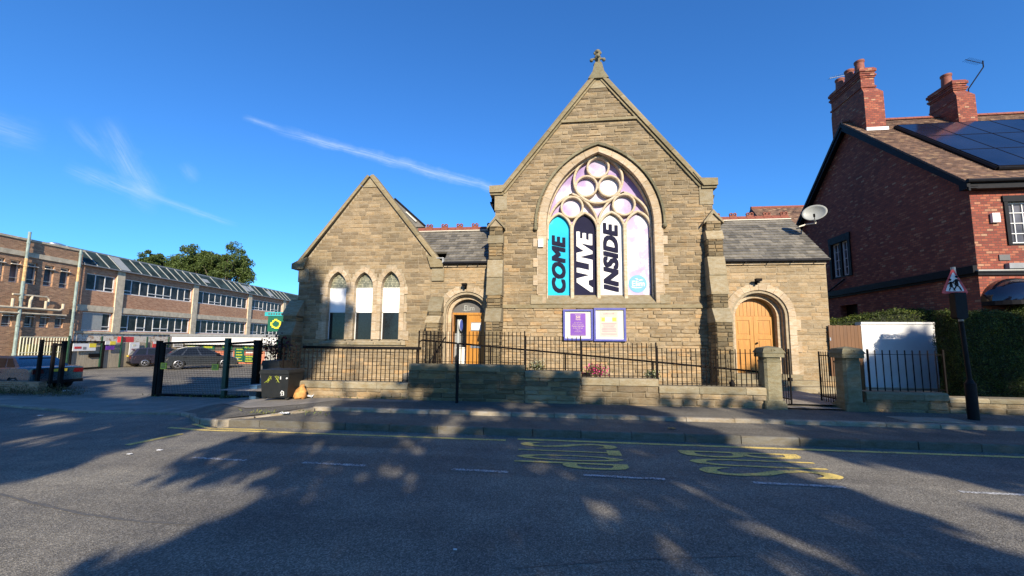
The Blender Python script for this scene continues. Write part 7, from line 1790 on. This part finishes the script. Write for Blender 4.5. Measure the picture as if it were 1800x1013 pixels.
# street trees behind the viewpoint; unseen, crowns shaped to cast the tree shade: leaf sprays sit
# on the sun rays from each spot meant to be dark
def inpoly(x, y, p):
    r = False
    for i in range(len(p)):
        x0, y0 = p[i]; x1, y1 = p[i-1]
        if (y0 > y) != (y1 > y) and x < (x1-x0)*(y-y0)/(y1-y0)+x0: r = not r
    return r
def gp(poly, z=0): return [tuple(on(*q, Z=z if z is not None else 0).xy) for q in poly]
LIT = [gp([(-60, 862), (60, 846), (150, 815), (215, 789), (300, 765), (380, 752), (380, 738), (440, 722), (440, 702), (700, 704), (640, 716), (590, 726), (550, 737), (600, 748), (590, 756), (440, 766), (385, 776), (350, 795), (305, 818), (270, 848), (300, 858), (350, 862), (400, 850), (470, 835), (470, 870), (410, 888), (300, 937), (200, 967), (130, 1000), (90, 1013), (-60, 1040)]),
       gp([(1351, 784), (1290, 780), (1215, 752), (1150, 735), (1100, 720), (1080, 708), (1345, 712), (1330, 722), (1290, 735), (1330, 755), (1380, 775), (1427, 798), (1555, 827), (1635, 835), (1693, 847), (1733, 862), (1760, 870), (1900, 874), (1900, 905), (1830, 905), (1765, 905), (1850, 1000), (1800, 991), (1755, 964), (1689, 938), (1622, 898), (1555, 877), (1489, 853), (1418, 827)])]
DAP = [(567, 786, 38, 5), (567, 825, 24, 8), (620, 838, 14, 10), (688, 830, 22, 12), (718, 775, 18, 5), (735, 790, 14, 5), (840, 738, 55, 6), (783, 759, 22, 6), (950, 823, 12, 6), (983, 832, 14, 5), (1005, 855, 14, 6), (1047, 907, 24, 10),
       (1124, 891, 28, 13), (1169, 873, 22, 7), (1400, 906, 52, 15), (1284, 915, 36, 13), (1360, 947, 26, 16), (1489, 907, 45, 10), (1249, 875, 16, 6), (1115, 793, 22, 4), (100, 738, 32, 5), (67, 777, 42, 6), (397, 807, 26, 5), (1178, 969, 30, 12),
       (520, 690, 8, 4), (540, 870, 14, 8), (1430, 832, 30, 10), (1336, 980, 30, 8), (960, 705, 12, 4), (920, 712, 24, 5), (1000, 700, 10, 6), (1560, 960, 34, 10), (1440, 990, 40, 10), (230, 690, 40, 6), (180, 672, 40, 4), (300, 668, 30, 4), (860, 725, 20, 4), (1230, 725, 26, 4), (1215, 830, 12, 4)]
Rinv = CAMR.to_3x3().transposed()
def proj(p):
    q = Rinv @ (p-Vector((0, 0, CAMH))); return 900-700*q.x/q.z, 530+700*q.y/q.z
rgs = random.Random(77); REC = []
y = 2.3
while y < 21:
    x = -27.0
    while x < 14:
        q = Vector((x+rgs.uniform(-.08, .08), y+rgs.uniform(-.12, .12), gz(x)+(.2 if y > 8.8 and x > -8 else 0)))
        u, v_ = proj(q)
        ok = -150 < u < 1950 and not any(inpoly(q.x+e*.34+f, q.y-e*.94, P) for P in LIT for e, f in ((0, 0), (.38, 0), (-.38, 0), (0, .14), (0, -.14)))
        if y > 10.2 and x > -9.5: ok = ok and False
        if ok and y > 10 and x < -9.5: ok = v_ > 663
        if ok and any(((u-a)/(rx*1.15+5))**2+((v_-b)/(ry*1.2+5))**2 < 1 for a, b, rx, ry in DAP): ok = False
        if ok and mnoise.noise(Vector((q.x*1.1, q.y*.6, 3.3))) > .66: ok = False
        if ok: REC.append(q)
        x += .2
    y += .3
def wallrec(Y, poly, step=.16):
    us = [p_[0] for p_ in poly]; vs_ = [p_[1] for p_ in poly]; a = on(min(us), max(vs_), Y=Y); b = on(max(us), min(vs_), Y=Y); z = a.z
    while z < b.z+.3:
        x = a.x-.2
        while x < b.x+.2:
            q = Vector((x+rgs.uniform(-.05, .05), Y, z+rgs.uniform(-.04, .04))); u, v_ = proj(q)
            if inpoly(u, v_, poly) and mnoise.noise(Vector((q.x*1.6, q.z*1.6, 8.3))) < .5: REC.append(q)
            x += step*1.3
        z += step
wallrec(YW, [(712, 640), (923, 640), (923, 652), (1015, 652), (1022, 690), (1015, 712), (690, 706)])
wallrec(YL, [(495, 468), (528, 458), (560, 478), (568, 560), (566, 612), (545, 660), (495, 690)])
wallrec(YL, [(596, 505), (612, 500), (612, 530), (598, 530)])
wallrec(12.0, [(1640, 592), (1700, 575), (1810, 572), (1810, 705), (1640, 705)])
wallrec(9.35, [(1655, 468), (1715, 468), (1730, 738), (1680, 738)])
wallrec(15.5, [(-40, 622), (128, 622), (135, 690), (-40, 695)])
wallrec(13.95, [(1638, 567), (1648, 690), (1516, 692), (1514, 640), (1550, 620)])
wallrec(YW, [(1480, 640), (1525, 612), (1665, 640), (1665, 722), (1475, 725)])
wallrec(YW, [(1150, 700), (1170, 705), (1340, 712), (1340, 717), (1160, 712)])
TX_ = [-21, -15, -9.5, -4, 1.5, 7, 12.5, 18.5, 25]
groups_ = {k: [] for k in range(len(TX_))}
rgn = np.random.default_rng(3)
for q in REC:
    yc = rgs.uniform(-7.6, -4.6); k = (q.y-yc)/(-S.y); p = q+S*k
    if p.z < 2.6: k = (q.y+8.5)/(-S.y); p = q+S*k
    i = min(range(len(TX_)), key=lambda j: abs(TX_[j]-p.x)); groups_[i].append(tuple(p))
for i, L_ in groups_.items():
    if not L_: continue
    A_ = np.array(L_); c = Vector((TX_[i], -6.2, .12)); t = thing('street_tree', tuple(c), 'broad leafy street tree of the near pavement, unseen, crown shaped for its shade, number %s counted along the row' % ['one', 'two', 'three', 'four', 'five', 'six', 'seven', 'eight', 'nine'][i], 'tree', 'street trees along the near pavement')
    m_ = 11; P = np.repeat(A_, m_, 0)+rgn.normal(size=(len(A_)*m_, 3))*.09; quads_obj('crown', leaf_quads(P, .27, rgn, aspect=.85), rgn.random(len(P)), M['treeleaf'], t)
    mb = MB(); mb.tube([(c.x, c.y, .1), (c.x+.1, c.y, 2.4), (c.x, c.y-.2, 5.5)], .2, 8, r2=.1)
    for k in range(7): q = A_[rgs.randrange(len(A_))]; mb.tube([(c.x, c.y, 2.2), ((c.x+q[0])/2, (c.y+q[1])/2, (2.4+q[2])/2), tuple(q)], .06, 5, r2=.02)
    mb.build('trunk', M['bark'], t)
print('receivers', len(REC))
